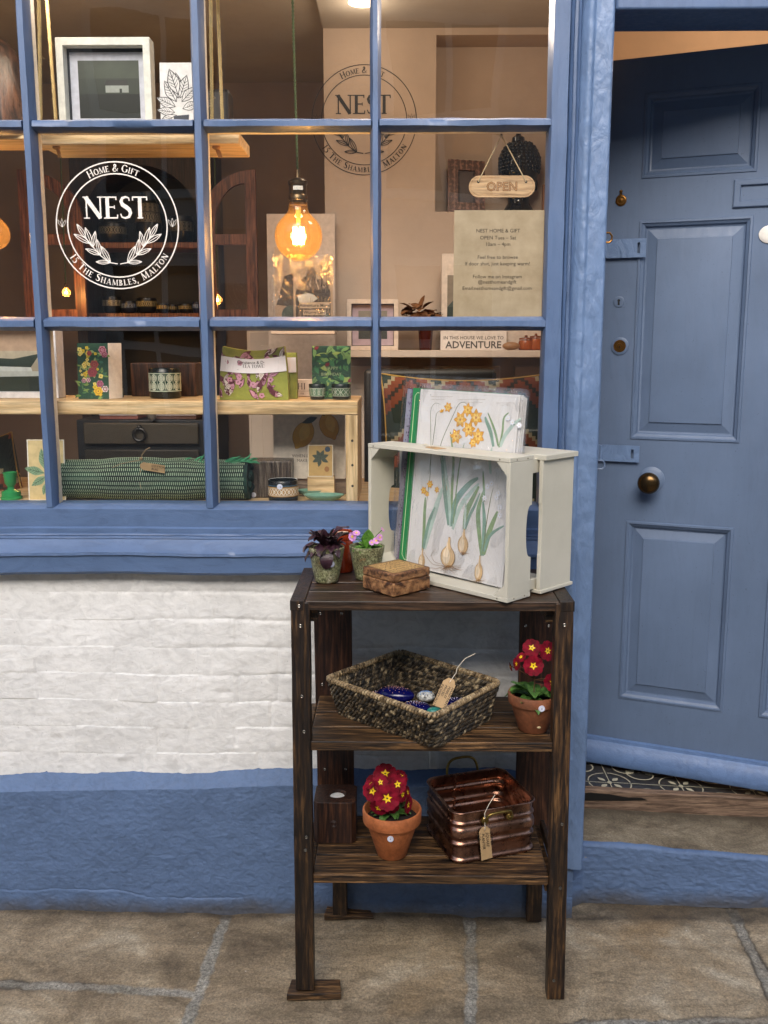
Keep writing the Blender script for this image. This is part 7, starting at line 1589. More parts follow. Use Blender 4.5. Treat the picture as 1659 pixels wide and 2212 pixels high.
for k in range(9):
    a_ = k * .9; r2 = rz * (.2 + .08 * k); m = MB(); m.ball((xb + .002, .10 + rz * 1.15 + r2 * math.cos(a_), rc + r2 * math.sin(a_) * .85), .011, 10, 7, (.7, 1, 1)); m.build('rolled_edge', M_rug, rug, smooth=60)
m = MB(); xs_ = U(302, 1000, .1).x; m.tube([(xs_ + .002 * math.sin(j), .10 + rz * 1.15 + rz * 1.15 * 1.02 * math.cos(R(j)), rc + rz * 1.03 * math.sin(R(j))) for j in range(60, 290, 12)], .0014, 5); kz = zt_ + .004
m.tube([(xs_, .12, kz), (xs_ + .004, .11, kz + .014), (xs_ + .018, .105, kz + .030), (xs_ + .030, .10, kz + .036)], .0016, 6); m.tube([(xs_, .10, kz), (xs_ - .02, .09, kz - .002), (xs_ - .05, .085, kz - .008), (xs_ - .072, .083, kz - .018)], .0009, 5); m.ball((xs_, .115, kz + .003), .005, 10, 8)
m.build('twine', C('#8b7558', .8), rug, smooth=60)
tp_ = U(303, 1006, .088); F_ = FR(tp_, Vector((.12, -.3, .95)), Vector((-1, -.05, .16))); 
if F_.col[2].y > 0: F_ = FR(tp_, Vector((-.12, .3, -.95)), Vector((-1, -.05, .16)))
m = MB(F_); P_ = tagshape(.024, .068); n = len(P_); m.add([(a_, b_, 0) for a_, b_ in P_] + [(a_, b_, -.0006) for a_, b_ in P_], [tuple(range(n)), tuple(range(n, 2 * n))[::-1]] + [(i, n + i, n + (i + 1) % n, (i + 1) % n) for i in range(n)]); tgo = m.build('price_tag', KR, None, origin=F_ @ Vector((0, 0, 0)), smooth=0); tag(tgo, 'kraft tag tied with twine to the rolled green rug', 'price tag')
a = Art(F_, .0005); a.font('COTTON', .002, -.03, .009, M_ink, 'LEFT', .012, .3, R(-90)); a.font('RUG', -.007, -.03, .009, M_ink, 'LEFT', .012, .3, R(-90)); attach(a.build('handwriting'), tgo)

# ------------------------------------------------------------ lower middle: lemon poster, small card, drawer chest, stacked tea towels
o, a, w_, h = card('lemon_poster', 588, 880, 744, .27, ZS0 + .045, 'pale poster of two yellow lemons on a branch, behind glass under the bench', '#e2d6c6', cat='poster', lean=.02)
LM, LMd, LMl = C('#d2a23a', .6, var=.1), C('#9c6f22', .6), C('#e0bb5c', .6)
for (x_, y_, rx, ry, an) in ((.42, .62, .030, .040, -.5), (.78, .74, .028, .037, .4)):
    pts = []
    for i in range(40):
        t_ = 2 * math.pi * i / 40; rr_ = 1 + .22 * math.exp(-((t_ - 4.71) / .22) ** 2) + .10 * math.exp(-((t_ - 1.57) / .25) ** 2); u_, v_ = rx * rr_ * math.cos(t_), ry * rr_ * math.sin(t_); pts.append((x_ * w_ + u_ * math.cos(an) - v_ * math.sin(an), y_ * h + u_ * math.sin(an) + v_ * math.cos(an)))
    a.poly(pts, LMd); a.poly([(x_ * w_ + (u - x_ * w_) * .96, y_ * h + (v - y_ * h) * .96) for u, v in pts], LM); a.poly([(x_ * w_ + .004 + (u - x_ * w_) * .5, y_ * h + .006 + (v - y_ * h) * .6) for u, v in pts], LMl)
a.leaf(.62 * w_, .86 * h, 3.5, .05, .018, C('#25302a', .6)); a.strip([(.6 * w_, .95 * h), (.72 * w_, .88 * h)], .003, C('#2a2a22', .6))
a.serif('WHEN LIFE GIVES', .46 * w_ + .02, .30 * h, .0080, C('#5c4a3c', .6) if False else C('#5c4a3c', .6)) if False else None
a.font('WHEN LIFE GIVES', .50 * w_, .30 * h, .013, C('#5c4a3c', .6)); a.font('MAKE LEMONADE', .56 * w_, .235 * h, .012, C('#5c4a3c', .6)); fin(a, o)
X0, X1, z0, z1 = onz(590, 748, .26, 1040, ZS0); o = ibox('wooden_crate_board', X0, X1, .26, .34, z0, z1, wood_mat('grey_washed_wood', (.12, .08, .055, 1), (.24, .17, .12, 1), (.33, .25, .18, 1), 'X', .2, .6), None, .002); tag(o, 'low grey brown wooden riser under the lemon poster', 'riser')
o, a, w_, h = card('greeting_card', 664, 961, 719, .205, z1 - .004 if False else U(690, 1030, .205).z, 'small tan card with dark blossom sprig in front of the lemon poster', '#b08f55')
a.strip([(.0015, .0015), (w_ - .0015, .0015), (w_ - .0015, h - .0015), (.0015, h - .0015)], .0035, C('#c8bda8', .6), True)
for an in (.4, 1.2, 2.0, 2.8, 3.6, 5.8, 4.5): a.leaf(.5 * w_, .58 * h, an, .026, .012, C('#3f4a3c', .6), C('#2a2e26', .6))
a.strip([(.5 * w_, .58 * h), (.5 * w_, .38 * h)], .0012, C('#2a2e26', .6)); a.circ(.75 * w_, .24 * h, .007, .008, C('#8f5f30', .5), 16); a.circ(.78 * w_, .86 * h, .008, None, C('#2f4256', .5), 18)
cardsup = fin(a, o)
m = MB(); m.box(.0, 0, 0, 0, 0, 0)
# riser the small card stands on
Xa, Xb = U(664, 1030, .20).x, U(722, 1030, .20).x; o = ibox('card_stand', Xa, Xb, .20, .24, ZS0, U(690, 1030, .205).z - .0005, W_pine, None, .001); tag(o, 'pale wooden block under the small tan card', 'block')
# drawer chest
ychest = .95
dc = thing('drawer_chest', 'dark grey painted drawer chest with ring pull seen through the lower panes', 'chest of drawers', (U(300, 930, ychest).x, ychest + .2, .10))
X0, X1, Z0, Z1 = ext4(180, 914, 428, 960, ychest); MDG = C('#26241f', .5); MDB = C('#14171c', .5)
ibox('chest_body', X0 - .03, X1 + .03, ychest + .02, ychest + .45, .10, Z1 + .01, MDB, dc, .003); ibox('drawer_front', X0, X1, ychest, ychest + .019, Z0, Z1, C('#3a352c', .5), dc, .004)
for k in range(3):
    h_d = .17; ibox('drawer_front', X0, X1, ychest, ychest + .019, Z0 - (k + 1) * (h_d + .02), Z0 - (k + 1) * (h_d + .02) + h_d, MDG, dc, .004)
rp = U(301, 936, ychest - .01); m = MB(); m.tube([(rp.x + .022 * math.cos(t_), ychest - .012, rp.z - .005 + .022 * math.sin(t_)) for t_ in [2 * math.pi * i / 24 for i in range(25)]], .005, 8, cap=(False, False)); m.ball((rp.x, ychest - .008, rp.z + .022), .010, 10, 8); m.build('ring_pull', C('#0b0b0b', .4), dc)
def towelstack(x0, x1, y0, y1, Y, lab, strip):
    X0, X1, Z0, Z1 = ext4(x0, y0, x1, y1, Y); Z0 = ext4(180, 914, 428, 960, ychest)[3] + .011; o = thing('tea_towel', lab, 'tea towel', ((X0 + X1) / 2, Y + .05, Z0), 'tea towels on the drawer chest')
    ibox('folded_cloth', X0, X1, Y, Y + .12, Z0, Z0 + .014, C(strip, .8), o, .002); m_ = ibox('paper_band', X0 + .001, X1 - .001, Y - .004, Y + .1, Z0 + .0145, Z1 + .02, C('#bdb4b6', .6), o, .001)
    a = Art(FR((X0, Y - .004, Z0 + .012), (1, 0, 0), (0, 0, 1), (0, -1, 0)), .0006); a.serif('TEA TOWEL', (X1 - X0) / 2, (Z1 - Z0) * .5, .012, C('#3a3438', .6)); attach(a.build('lettering'), o)
towelstack(215, 298, 896, 913, ychest - .0 + .03, 'banded tea towel at the left on the dark drawer chest', '#7a4a40'); towelstack(333, 424, 896, 914, ychest + .03, 'banded tea towel at the right on the dark drawer chest', '#5a4038')
m = MB(); p_ = U(328, 898, ychest); m.ball((p_.x, ychest, p_.z), .016, 16, 10, (1, .4, 1.2)); tag(m.build('metal_charm', C('#8f8a84', .3, met=.8), None, origin=(p_.x, ychest, p_.z), smooth=60), 'small silver charm between the two banded tea towels', 'ornament')
# grey rough stone board leaning below
X0, X1, Z0, Z1 = ext4(180, 1132 - 10, 420, 1250, .8)

# ------------------------------------------------------------ hanging rope shelf
hs = thing('hanging_shelf', 'orange lit pine shelf hanging on two pairs of sisal ropes', 'shelf', (U(300, 290, .12).x, .2, U(300, 300, .12).z))
Xa, Xb = U(82, 298, .12).x, U(517, 298, .12).x; zA, zB = U(300, 313, .12).z, U(300, 286, .12).z
ibox('shelf_board', Xa, Xb, .115, .30, zA, zB, W_pine, hs, .003)
def rope(pts, r, par, nm='rope'):
    m = MB(); P_ = [Vector(p_) for p_ in pts]; tot = sum((P_[i + 1] - P_[i]).length for i in range(len(P_) - 1)); n = int(tot / .006)
    for s_ in range(3):
        q = []
        for i in range(n + 1):
            f = i / n * (len(P_) - 1); j = min(int(f), len(P_) - 2); c_ = P_[j].lerp(P_[j + 1], f - j); th = i * .006 / .022 * 2 * math.pi + s_ * 2.094; q.append(c_ + Vector((r * .55 * math.cos(th), r * .55 * math.sin(th), 0)))
        m.tube(q, r * .6, 6)
    rn = random.Random(int(P_[0].x * 1000))
    for i in range(int(tot / .03)):
        c_ = P_[0].lerp(P_[-1], rn.random()); d_ = Vector((rn.uniform(-1, 1), rn.uniform(-.6, .2), rn.uniform(-1, 1))) * .016; m.tube([c_, c_ + d_ * .5, c_ + d_ + Vector((0, 0, -.003))], .0003, 3)
    return m.build(nm, C('#b8a473', .9, .001), par, smooth=60)
for (xt, xb_, Yr) in ((84, 88, .125), (101, 120, .25), (455, 458, .125), (470, 480, .25)):
    t_ = U(xt, 0, Yr); b_ = U(xb_, 250, Yr); d_ = (t_ - b_) / (t_.z - b_.z); rope([b_ + d_ * (ZC - b_.z), b_ + d_ * (zB - b_.z)], .0048, hs)
for xk in (126, 471):
    p_ = U(xk - 4, 313, .14); m = MB(); m.ball((p_.x, .14, p_.z - .006), .009, 12, 8, (1.2, 1, .8), wob=.2, seed=xk); rn = random.Random(xk)
    for i in range(7): m.tube([(p_.x, .14, p_.z - .006), (p_.x + .006 + rn.uniform(-.004, .004), .14, p_.z - .020), (p_.x + .010 + rn.uniform(-.007, .007), .135, p_.z - .034)], [.004, .003, .001], 5)
    m.build('knot', C('#b0854c', .9, .001), hs, smooth=60)
Xa2, Xb2 = U(-70, 290, .2).x, U(38, 290, .2).x; o = ibox('wall_shelf', -1.38, Xb2, .30, .46, U(20, 285, .3).z - .02, U(20, 268, .3).z, W_pine, None, .003); tag(o, 'pale wooden shelf end behind the far left pane', 'shelf')
# white box frame with dark house picture
def house(a, w, h):
    bd = w * .13; a.rect(0, h - w * .045, w, h, C('#15171c', .5)); a.rect(0, 0, w * .03, h, C('#20242c', .5))
    a.rect(bd, bd * .8, w - bd * .75, h - bd * 1.1, C('#2b3026', .3, var=.3, vs_=8)); a.rect(bd, bd * .8, w - bd * .75, h * .42, C('#15170f', .3)); W2 = w - bd * 1.75
    a.rect(bd, h * .62, w - bd * .75, h - bd * 1.1, C('#3a4034', .3, var=.35, vs_=10)); a.rect(bd + W2 * .44, h * .44, bd + W2 * .82, h * .53, C('#8f948c', .4)); a.poly([(bd + W2 * .42, h * .53), (bd + W2 * .46, h * .60), (bd + W2 * .80, h * .60), (bd + W2 * .82, h * .53)], C('#23221c', .4)); a.rect(bd + W2 * .67, h * .44, bd + W2 * .71, h * .49, C('#20241f', .4))
X0, X1, Z0, Z1 = ext4(122, 78, 324, 283, .14); 
o = picture('framed_picture', 124, 80, 326, 284, .14, 15, 'white box frame with a dark picture of a lone white house on the hanging shelf', '#dcdcd2', '#c2c4cf', '', house, .045)
o, a, w_, h = card('greeting_card', 342, 132, 420, .14, zB + .0005, 'white card with black ink leaves in a dark pot on the hanging shelf', '#d5d3d2')
IK = C('#16161a', .5); CW = C('#cfcdcc', .5)
for x_, y_, an, l_ in ((.45, .45, 2.1, .34), (.5, .5, 1.65, .36), (.55, .5, 1.25, .34), (.42, .38, 2.7, .30), (.40, .30, 3.0, .26), (.6, .45, .8, .3), (.62, .35, .35, .26), (.45, .26, 3.6, .3), (.5, .55, 1.9, .38)):
    a.leaf(x_ * w_, y_ * h, an, l_ * h, l_ * h * .45, CW, IK, IK)
a.poly([(.36 * w_, .25 * h), (.80 * w_, .27 * h), (.74 * w_, .0), (.42 * w_, .0)], C('#1c2230', .5)); fin(a, o)
# carved wooden figure at far left
m = MB(); c = U(-2, 190, .36); prof = [(.10, -.14), (.105, -.1), (.085, 0), (.07, .06), (.05, .10), (.03, .125), (.005, .13)]
m.lathe(c.x, c.y, [(r_, c.z + z_) for r_, z_ in prof], 30); o = m.build('carved_figure', wood_mat('carved_dark_wood', (.012, .006, .004, 1), (.07, .03, .015, 1), (.16, .07, .035, 1), 'Z', .6, .35, .4, .004), None, origin=(c.x, c.y, c.z - .14), smooth=70); tag(o, 'dark carved wooden lump of a figure at the top left edge', 'carving')
m = MB(); p_ = U(495, 200, .30); 
m.box(U(445, 255, .42).x, U(496, 255, .42).x, .42, .50, U(470, 325, .42).z, U(470, 190, .42).z); o = m.build('dark_box', wood_mat('dark_end_box', (.01, .008, .006, 1), (.02, .014, .01, 1), (.05, .035, .025, 1), 'Z', .3, .4), None, origin=p_, bevel=.012, smooth=0); tag(o, 'dark wooden box behind the right hand ropes of the hanging shelf', 'box')

# ------------------------------------------------------------ arched cabinet with open doors
Yc = 1.40
cab = thing('arched_cabinet', 'dark arched cabinet of pottery with its two wood framed glass doors open', 'cabinet', (U(300, 690, Yc).x, Yc + .1, .10))
X0, X1, _, _ = ext4(175, 400, 442, 690, Yc); zB2 = U(300, 700, Yc).z; cxm = (X0 + X1) / 2; rA = (X1 - X0) / 2; zsp = U(300, 495, Yc).z
# carcass: front board with an arched opening (built as a loft of the opening outline to a rectangle)
def arch(r, n=28): return [(cxm + r, zB2 - .5)] + [(cxm + r * math.cos(math.pi * i / n), zsp + r * math.sin(math.pi * i / n) * 1.02) for i in range(n + 1)] + [(cxm - r, zB2 - .5)]
def rectarch(w2, top, n=28):
    out = [(cxm + w2, zB2 - .5)]
    for i in range(n + 1):
        t_ = math.pi * i / n; k_ = 1 / max(abs(math.cos(t_)), abs(math.sin(t_)) , 1e-6); out.append((cxm + w2 * max(-1, min(1, math.cos(t_) * k_)), zsp + (top - zsp) * max(0, min(1, math.sin(t_) * k_))))
    return out + [(cxm - w2, zB2 - .5)]
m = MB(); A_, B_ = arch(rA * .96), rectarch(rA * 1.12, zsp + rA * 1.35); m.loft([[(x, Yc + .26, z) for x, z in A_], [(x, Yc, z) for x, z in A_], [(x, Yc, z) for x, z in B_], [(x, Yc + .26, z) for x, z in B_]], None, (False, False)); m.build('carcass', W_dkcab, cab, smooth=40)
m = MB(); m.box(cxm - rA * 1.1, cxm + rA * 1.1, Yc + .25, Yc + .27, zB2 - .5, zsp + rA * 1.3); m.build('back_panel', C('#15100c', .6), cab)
zsh = [U(300, 522, Yc).z, U(300, 676, Yc).z]
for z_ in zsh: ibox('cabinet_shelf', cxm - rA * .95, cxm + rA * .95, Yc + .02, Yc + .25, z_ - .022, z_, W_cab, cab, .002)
def cdoor(xh, xf, Yd, nm='cabinet_door'):     # xh hinge edge (low side of the arch), xf free edge (high side); photo units
    Xh, Xf = U(xh, 500, Yd).x, U(xf, 500, Yd).x; zl, zh, zbt = U(xh, 468, Yd).z, U(xf, 366, Yd).z, U(xf, 692, Yd).z; wdt_ = abs(Xf - Xh); sg = 1 if Xf > Xh else -1; f = .042; n = 16
    def outl(ins):
        P_ = [(Xh + sg * ins, zbt + ins), (Xf - sg * ins, zbt + ins), (Xf - sg * ins, zh - ins * 1.2)]
        for i in range(1, n + 1):
            t_ = i / n; P_.append((Xf - sg * ins + (Xh + sg * ins - Xf + sg * ins) * t_, zl - ins + (zh - zl - ins * .2) * math.sqrt(max(0, 1 - t_ * t_))))
        return P_
    O, I = outl(0), outl(f); m = MB(); m.loft([[(x, Yd + .022, z) for x, z in I], [(x, Yd, z) for x, z in I], [(x, Yd, z) for x, z in O], [(x, Yd + .022, z) for x, z in O], [(x, Yd + .022, z) for x, z in I]], None, (False, False)); d_ = m.build(nm, W_cab, cab, smooth=30)
    zr_ = U(xf, 517, Yd).z; m = MB(); m.box(min(Xh, Xf) + f, max(Xh, Xf) - f, Yd + .001, Yd + .021, zr_ - .02, zr_ + .02); m.build('door_rail', W_cab, d_)
    m = MB(); m.add([(x, Yd + .012, z) for x, z in I], [tuple(range(len(I)))]); m.build('door_glass', M_glass, d_, smooth=0)
cdoor(440, 554, 1.28); cdoor(178, 44, 1.28)
# pottery inside
def blackpot(x0, x1, y0, y1, Y, lab, shape='bowl', band='#b8ae8a', body='#0c0e12'):
    X0, X1, Z0, Z1 = ext4(x0, y0, x1, y1, Y); base = min(zsh, key=lambda z_: abs(z_ - Z0)) + .0008; r = (X1 - X0) / 2; c = Vector(((X0 + X1) / 2, Y + r, base)); H_ = Z1 - Z0; o = thing('dark_pottery', lab, 'pottery', c, 'dark patterned pottery in the cabinet')
    if shape == 'vase': P_ = [(r * .7, 0), (r * .8, .1), (r, .35), (r * .92, .5), (r * .7, .8), (r * .5, .93), (r * .55, 1), (r * .45, 1), (r * .4, .9), (.001, .88)]
    else: P_ = [(r * .75, 0), (r * .92, .12), (r, .5), (r, .95), (r * .97, 1), (r * .9, 1), (r * .88, .6), (.001, .5)]
    m = MB(); m.lathe(c.x, c.y, [(a_, base + b_ * H_) for a_, b_ in P_], 28); m.build('body', C(body, .3), o, smooth=50)
    if shape == 'vase': 
        wrap_pat(c, r * .99, base + H_ * .42, base + H_ * .6, 8, 'knots', band, o, r * .85); wrap_pat(c, r * .88, base + H_ * .62, base + H_ * .78, 8, 'ovals', band, o, r * .76)
    else: wrap_pat(c, r + .001, base + H_ * .45, base + H_ * .78, 8, 'knots' if x0 % 2 else 'ovals', band, o)
blackpot(205, 264, 476, 522, Yc + .05, 'wide black bowl with pale band on the upper cabinet shelf', 'bowl', '#8a8878'); blackpot(284, 342, 408, 522, Yc + .08, 'tall dark patterned jug on the upper cabinet shelf', 'vase', '#8f8468'); blackpot(362, 412, 462, 522, Yc + .06, 'dark patterned teapot at the right of the upper cabinet shelf', 'bowl', '#7d7a68')
for i, (x0, x1, y0, bd, bb) in enumerate(((216, 257, 640, '#a5a090', '#0c0e12'), (258, 290, 650, '#7d8fae', '#10182c'), (291, 333, 643, '#a89c74', '#0b0f18'), (336, 360, 655, '#c2a45c', '#0b0f18'), (362, 380, 658, '#8a8464', '#0b1020'), (383, 412, 656, '#a89a6c', '#0b0f18'), (414, 434, 652, '#7088b8', '#0e1a38'))):
    blackpot(x0, x1, y0, 676, Yc + .04, ['black banded mug at the left of the lower cabinet shelf', 'blue black mug with scallops, second on the lower cabinet shelf', 'wide dark bowl with a lattice rim on the lower cabinet shelf', 'small black cup with gold motif on the lower cabinet shelf', 'tiny black cup in the middle right of the lower shelf', 'black cup with square motifs on the lower cabinet shelf', 'small blue cup at the right end of the lower shelf'][i], 'bowl', bd, bb)
# dark timber post / wall seen at the left, corbel by the door
m = MB(); IB(m, 47, 0, 70, 0, .9, .0) if False else None

# ------------------------------------------------------------ posters standing behind the bulb
o, a, w_, h = card('mountain_poster', 592, 532, 660, .62, U(620, 700, .62).z, 'cellophane wrapped mountain poster, left and behind the other one', '#a08c76', cat='poster', lean=.01)
a.poly([(.04 * w_, .25 * h), (.3 * w_, .62 * h), (w_, .72 * h), (w_, .2 * h)], C('#3a332c', .6)); a.circ(.5 * w_, .12 * h, .03, None, C('#3a4a44', .6)); fin(a, o)
shf = U(620, 700, .62).z
def mountain(a, w, h):
    K1, K2, K3 = C('#2b2520', .6), C('#6a5b4c', .6), C('#b5a58f', .6)
    a.poly([(.06 * w, .42 * h), (.16 * w, .62 * h), (.28 * w, .70 * h), (.40 * w, .83 * h), (.46 * w, .87 * h), (.55 * w, .80 * h), (.66 * w, .68 * h), (.85 * w, .60 * h), (.94 * w, .5 * h), (.94 * w, .3 * h), (.06 * w, .3 * h)], K2)
    rn = random.Random(3)
    for i in range(40):
        x_ = rn.uniform(.15, .85); t_ = 1 - abs(x_ - .46) * 1.2; y_ = rn.uniform(.55, .45 + .38 * t_); s_ = rn.choice([-1, 1]); a.poly([(x_ * w, y_ * h), ((x_ + .05 * s_) * w, (y_ - .07) * h), ((x_ + .02 * s_) * w, (y_ - .08) * h)], rn.choice([K1, K1, K3]))
    a.poly([(.06 * w, .50 * h)] + [((.06 + .88 * i / 30) * w, (.46 + .05 * abs(math.sin(i * 2.3)) + .03 * (i % 2)) * h) for i in range(31)] + [(.94 * w, .05 * h), (.06 * w, .05 * h)], K1)
    a.poly([(.1 * w, .42 * h), (.35 * w, .46 * h), (.5 * w, .44 * h), (.62 * w, .38 * h), (.5 * w, .33 * h), (.3 * w, .26 * h), (.16 * w, .3 * h)], C('#b9bfbd', .5))
    for x_ in (.72, .84, .90): a.strip([(x_ * w, .1 * h), (x_ * w, .8 * h)], .0016, K1); a.leaf(x_ * w, .78 * h, 1.57, .16 * h, .02 * h, K1)
    for i in range(26): x_ = rn.uniform(.08, .92); a.strip([(x_ * w, .08 * h), ((x_ + rn.uniform(-.03, .03)) * w, rn.uniform(.2, .42) * h)], .0018, C('#7d6d58', .6))
    a.rect(.16 * w, .235 * h, .92 * w, .325 * h, K3); a.font('Adventure More', .54 * w, .255 * h, .088 * w * 1.3, K1, bold=.02); a.rect(.24 * w, .135 * h, .82 * w, .21 * h, K3); a.font('Worry Less', .53 * w, .150 * h, .088 * w * 1.3, K1, bold=.02)
    a.circ(.86 * w, .10 * h, .09 * w, None, C('#2c3c38', .6)); a.ring(.86 * w, .10 * h, .07 * w, .006 * w, C('#7d8a80', .6), 30)
o, a, w_, h = card('mountain_poster', 632, 553, 718, .55, U(670, 700, .55).z, 'cellophane wrapped mountain poster reading Adventure More Worry Less, under the bulb', '#9a8670', cat='poster', lean=.01)
mountain(a, w_, h); fin(a, o)
Xa, Xb, Z0, Z1 = ext4(588, 549, 720, 700, .53); m = MB(); m.box(Xa, Xb, .535, .5356, Z0, Z1); s_ = m.build('cellophane_sleeve', M_film, o)
M_shelf2 = M_greige; Xa, Xb = U(586, 702, .55).x, U(724, 702, .55).x
wls = ibox('ledge', Xa, Xb, .53, .65, U(620, 722, .55).z, min(shf, U(670, 700, .55).z) - .001, M_greige, None, .002); tag(wls, 'narrow pale ledge under the mountain posters, hidden by the glazing bar', 'ledge')
# large pale board behind bulb
o, a, w_, h = card('pale_board', 574, 460, 722, .90, U(640, 900, .9).z, 'tall pale board standing behind the glowing bulb', '#b8a594', cat='board', lean=.02)
a.rect(.002, .002, .004, .004, C('#9c8878', .6)); fin(a, o)
# ------------------------------------------------------------ wall shelf with framed picture, dried flowers, sign, jars
Xa, Xb, Z0, Z1 = ext4(752, 757, 1260, 772, YW - .20); ws = ibox('wall_shelf', Xa, 1.6, YW - .20, YW - .001, Z0, Z1, M_greige, None, .002); tag(ws, 'long greige painted wall shelf carrying the adventure sign', 'shelf'); zW = Z1 + .0008
def lands(a, w, h): b_ = w * .16; a.rect(b_, b_, w - b_, h - b_, C('#7a7468', .5)); a.rect(b_, b_, w - b_, h * .42, C('#2f332e', .5)); a.poly([(b_, h * .42), (w * .5, h * .5), (w * .62, h * .40), (w - b_, h * .42)], C('#3c3c38', .5)); a.strip([(0, 0), (w, 0), (w, h), (0, h)], .006, C('#2a2724', .5), True)
def stand_on(y1, Y): pass
X0, X1, _, Z1_ = ext4(750, 645, 860, 757, YW - .15)
o = picture('framed_picture', 750, 645, 860, 755, YW - .15, 9, 'pale framed landscape standing on the wall shelf', '#cbb9a8', '#a8949c', '', lands, .03)
def move_to_z(o, z): o.location.z += z - o.location.z
move_to_z(o, zW)
# dried flowers
X0, X1, Z0, Z1 = ext4(902, 722, 937, 757, YW - .14); c = Vector(((X0 + X1) / 2, YW - .13, zW)); r = (X1 - X0) / 2; o = thing('dried_flowers', 'dried brown flower heads in a dark red glass on the wall shelf', 'dried flowers', c)
m = MB(); m.lathe(c.x, c.y, [(r * .75, zW), (r, Z1 + .05), (r * .92, Z1 + .05), (r * .7, zW + .01), (.001, zW + .01)], 24); m.build('vase', C('#3a120b', .2), o); m = MB(); rn = random.Random(9)
for (xx, yy, s_) in ((905, 678, 22), (885, 684, 12), (925, 686, 15), (940, 684, 10)):
    pc_ = U(xx, yy, c.y)
    for i in range(26): d_ = Vector((rn.uniform(-1, 1), rn.uniform(-1, 1), rn.uniform(-.6, .8))); leafmesh(m, pc_ + d_ * s_ * .0011, d_, (0, 0, 1), s_ * .0022, s_ * .0018, rn.uniform(0, 3), None, wav=.002, rnd=rn)
m.build('flower_heads', C('#6b4423', .8, var=.4, vs_=90), o, smooth=60)
X0, X1, Z0, Z1 = ext4(952, 548, 1095, 757, YW - .13)
o, a, w_, h = card('adventure_sign', 952, 700, 1095, YW - .13, zW, 'white sign lettered IN THIS HOUSE WE LOVE TO ADVENTURE on the wall shelf', '#cfc4ba', cat='sign', lean=.004)
IK2 = C('#2c241e', .6); fz = U(1020, 752, YW - .13).z - zW; a.font('ADVENTURE', w_ * .5, fz, w_ * .148, IK2, bold=.018); a.font('IN THIS HOUSE WE LOVE TO', w_ * .5, U(1020, 733, YW - .13).z - zW, w_ * .0700, IK2, bold=.008); fin(a, o, 'lettering')
X0, X1, Z0, Z1 = ext4(954, 548, 1010, 700, YW - .10); o = ibox('picture_frame', X0, X1 + .3, YW - .10, YW - .08, zW, Z1, C('#c6b6a6', .5), None, .001); tag(o, 'tall pale framed picture mostly hidden behind the opening hours notice', 'picture frame')
a = Art(FR((X0, YW - .10, zW), (1, 0, 0), (0, 0, 1), (0, -1, 0)), .0005); hh = Z1 - zW; a.rect(.02, hh * .15, .16, hh * .78, C('#7a6f60', .5)); a.rect(.02, hh * .15, .16, hh * .45, C('#23302a', .5)); a.poly([(.02, hh * .45), (.05, hh * .55), (.08, hh * .5), (.16, hh * .52), (.16, hh * .45)], C('#3c4640', .5)); fin(a, o)
for (x0, x1, y0, lab) in ((1120, 1152, 734, 'ribbed amber jar left of the lidded one on the wall shelf'), (1143, 1172, 730, 'lidded amber jar at the right end of the wall shelf')):
    X0, X1, Z0, Z1 = ext4(x0, y0, x1, 757, YW - .13); c = Vector(((X0 + X1) / 2, YW - .13, zW)); r = (X1 - X0) / 2; o = thing('amber_jar', lab, 'jar', c, 'amber jars'); m = MB(); m.lathe(c.x, c.y, [(r * .9, zW), (r, zW + .004), (r, Z1 - .01), (r * .9, Z1 - .002), (.001, Z1)], 28); m.build('jar', C('#8a4418', .2, var=.2), o)
    m = MB(); m.lathe(c.x, c.y, [(r * .95, Z1 + .0005), (r * .9, Z1 + .006), (r * .2, Z1 + .009), (r * .2, Z1 + .015), (.001, Z1 + .016)], 24); m.build('lid', C('#6e3414', .25), o)
m = MB(); p_ = U(1104, 752, YW - .16); m.ball((p_.x, YW - .16, zW + .014), .014, 16, 10, (2.2, 1, 1)); tag(m.build('trinket_box', C('#8a6440', .5, .001), None, origin=(p_.x, YW - .16, zW), smooth=60), 'small oval trinket box beside the word adventure', 'trinket box')
# ------------------------------------------------------------ niche: carved frame, glossy black head, painting edge
zN = nzB + .0008
X0, X1 = U(966, 420, YW + .03).x, U(1052, 420, YW + .03).x; Z1 = U(1005, 338, YW + .05).z; H_ = Z1 - zN
cf = thing('carved_photo_frame', 'dark carved wooden photo frame with scrollwork standing in the wall niche', 'picture frame', ((X0 + X1) / 2, YW + .04, zN))
u_ = Vector((1, .05, -.06)).normalized(); v_ = Vector((-.0, .22, 1)).normalized(); F = FR((X0 + .004, YW + .02, zN + .004), u_, v_); w_ = X1 - X0 - .01; M_cv = wood_mat('carved_mango', (.02, .010, .006, 1), (.085, .042, .022, 1), (.14, .075, .042, 1), 'Z', .3, .35)
m = MB(F); b_ = w_ * .27
for q in ((0, w_, 0, b_), (0, w_, H_ * .97 - b_, H_ * .97), (0, b_, b_, H_ * .97 - b_), (w_ - b_, w_, b_, H_ * .97 - b_)): m.box(q[0], q[1], q[2], q[3], -.016, 0)
m.build('frame_border', C('#6b4634', .45, .0012, var=.25), cf, smooth=0); m = MB(F); m.box(b_ * .9, w_ - b_ * .9, b_ * .9, H_ * .97 - b_ * .9, -.012, -.008); m.build('blank_picture', C('#2f1d16', .5), cf)
a = Art(F, .0006); DKc = C('#160d09', .7)
for j in range(6):
    for k in range(10):
        y_ = H_ * .97 * (k + .5) / 10; x_ = w_ * (j + .5) / 6
        if b_ < x_ < w_ - b_ and b_ < y_ < H_ * .97 - b_: continue
        for s_ in (.40, .24, .1): a.strip([(x_ + w_ / 6 * s_ * math.cos(t_), y_ + w_ / 6 * s_ * 1.1 * math.sin(t_)) for t_ in [(j + k) + 5.2 * q / 12 for q in range(13)]], .0016, DKc)
attach(a.build('carving'), cf)
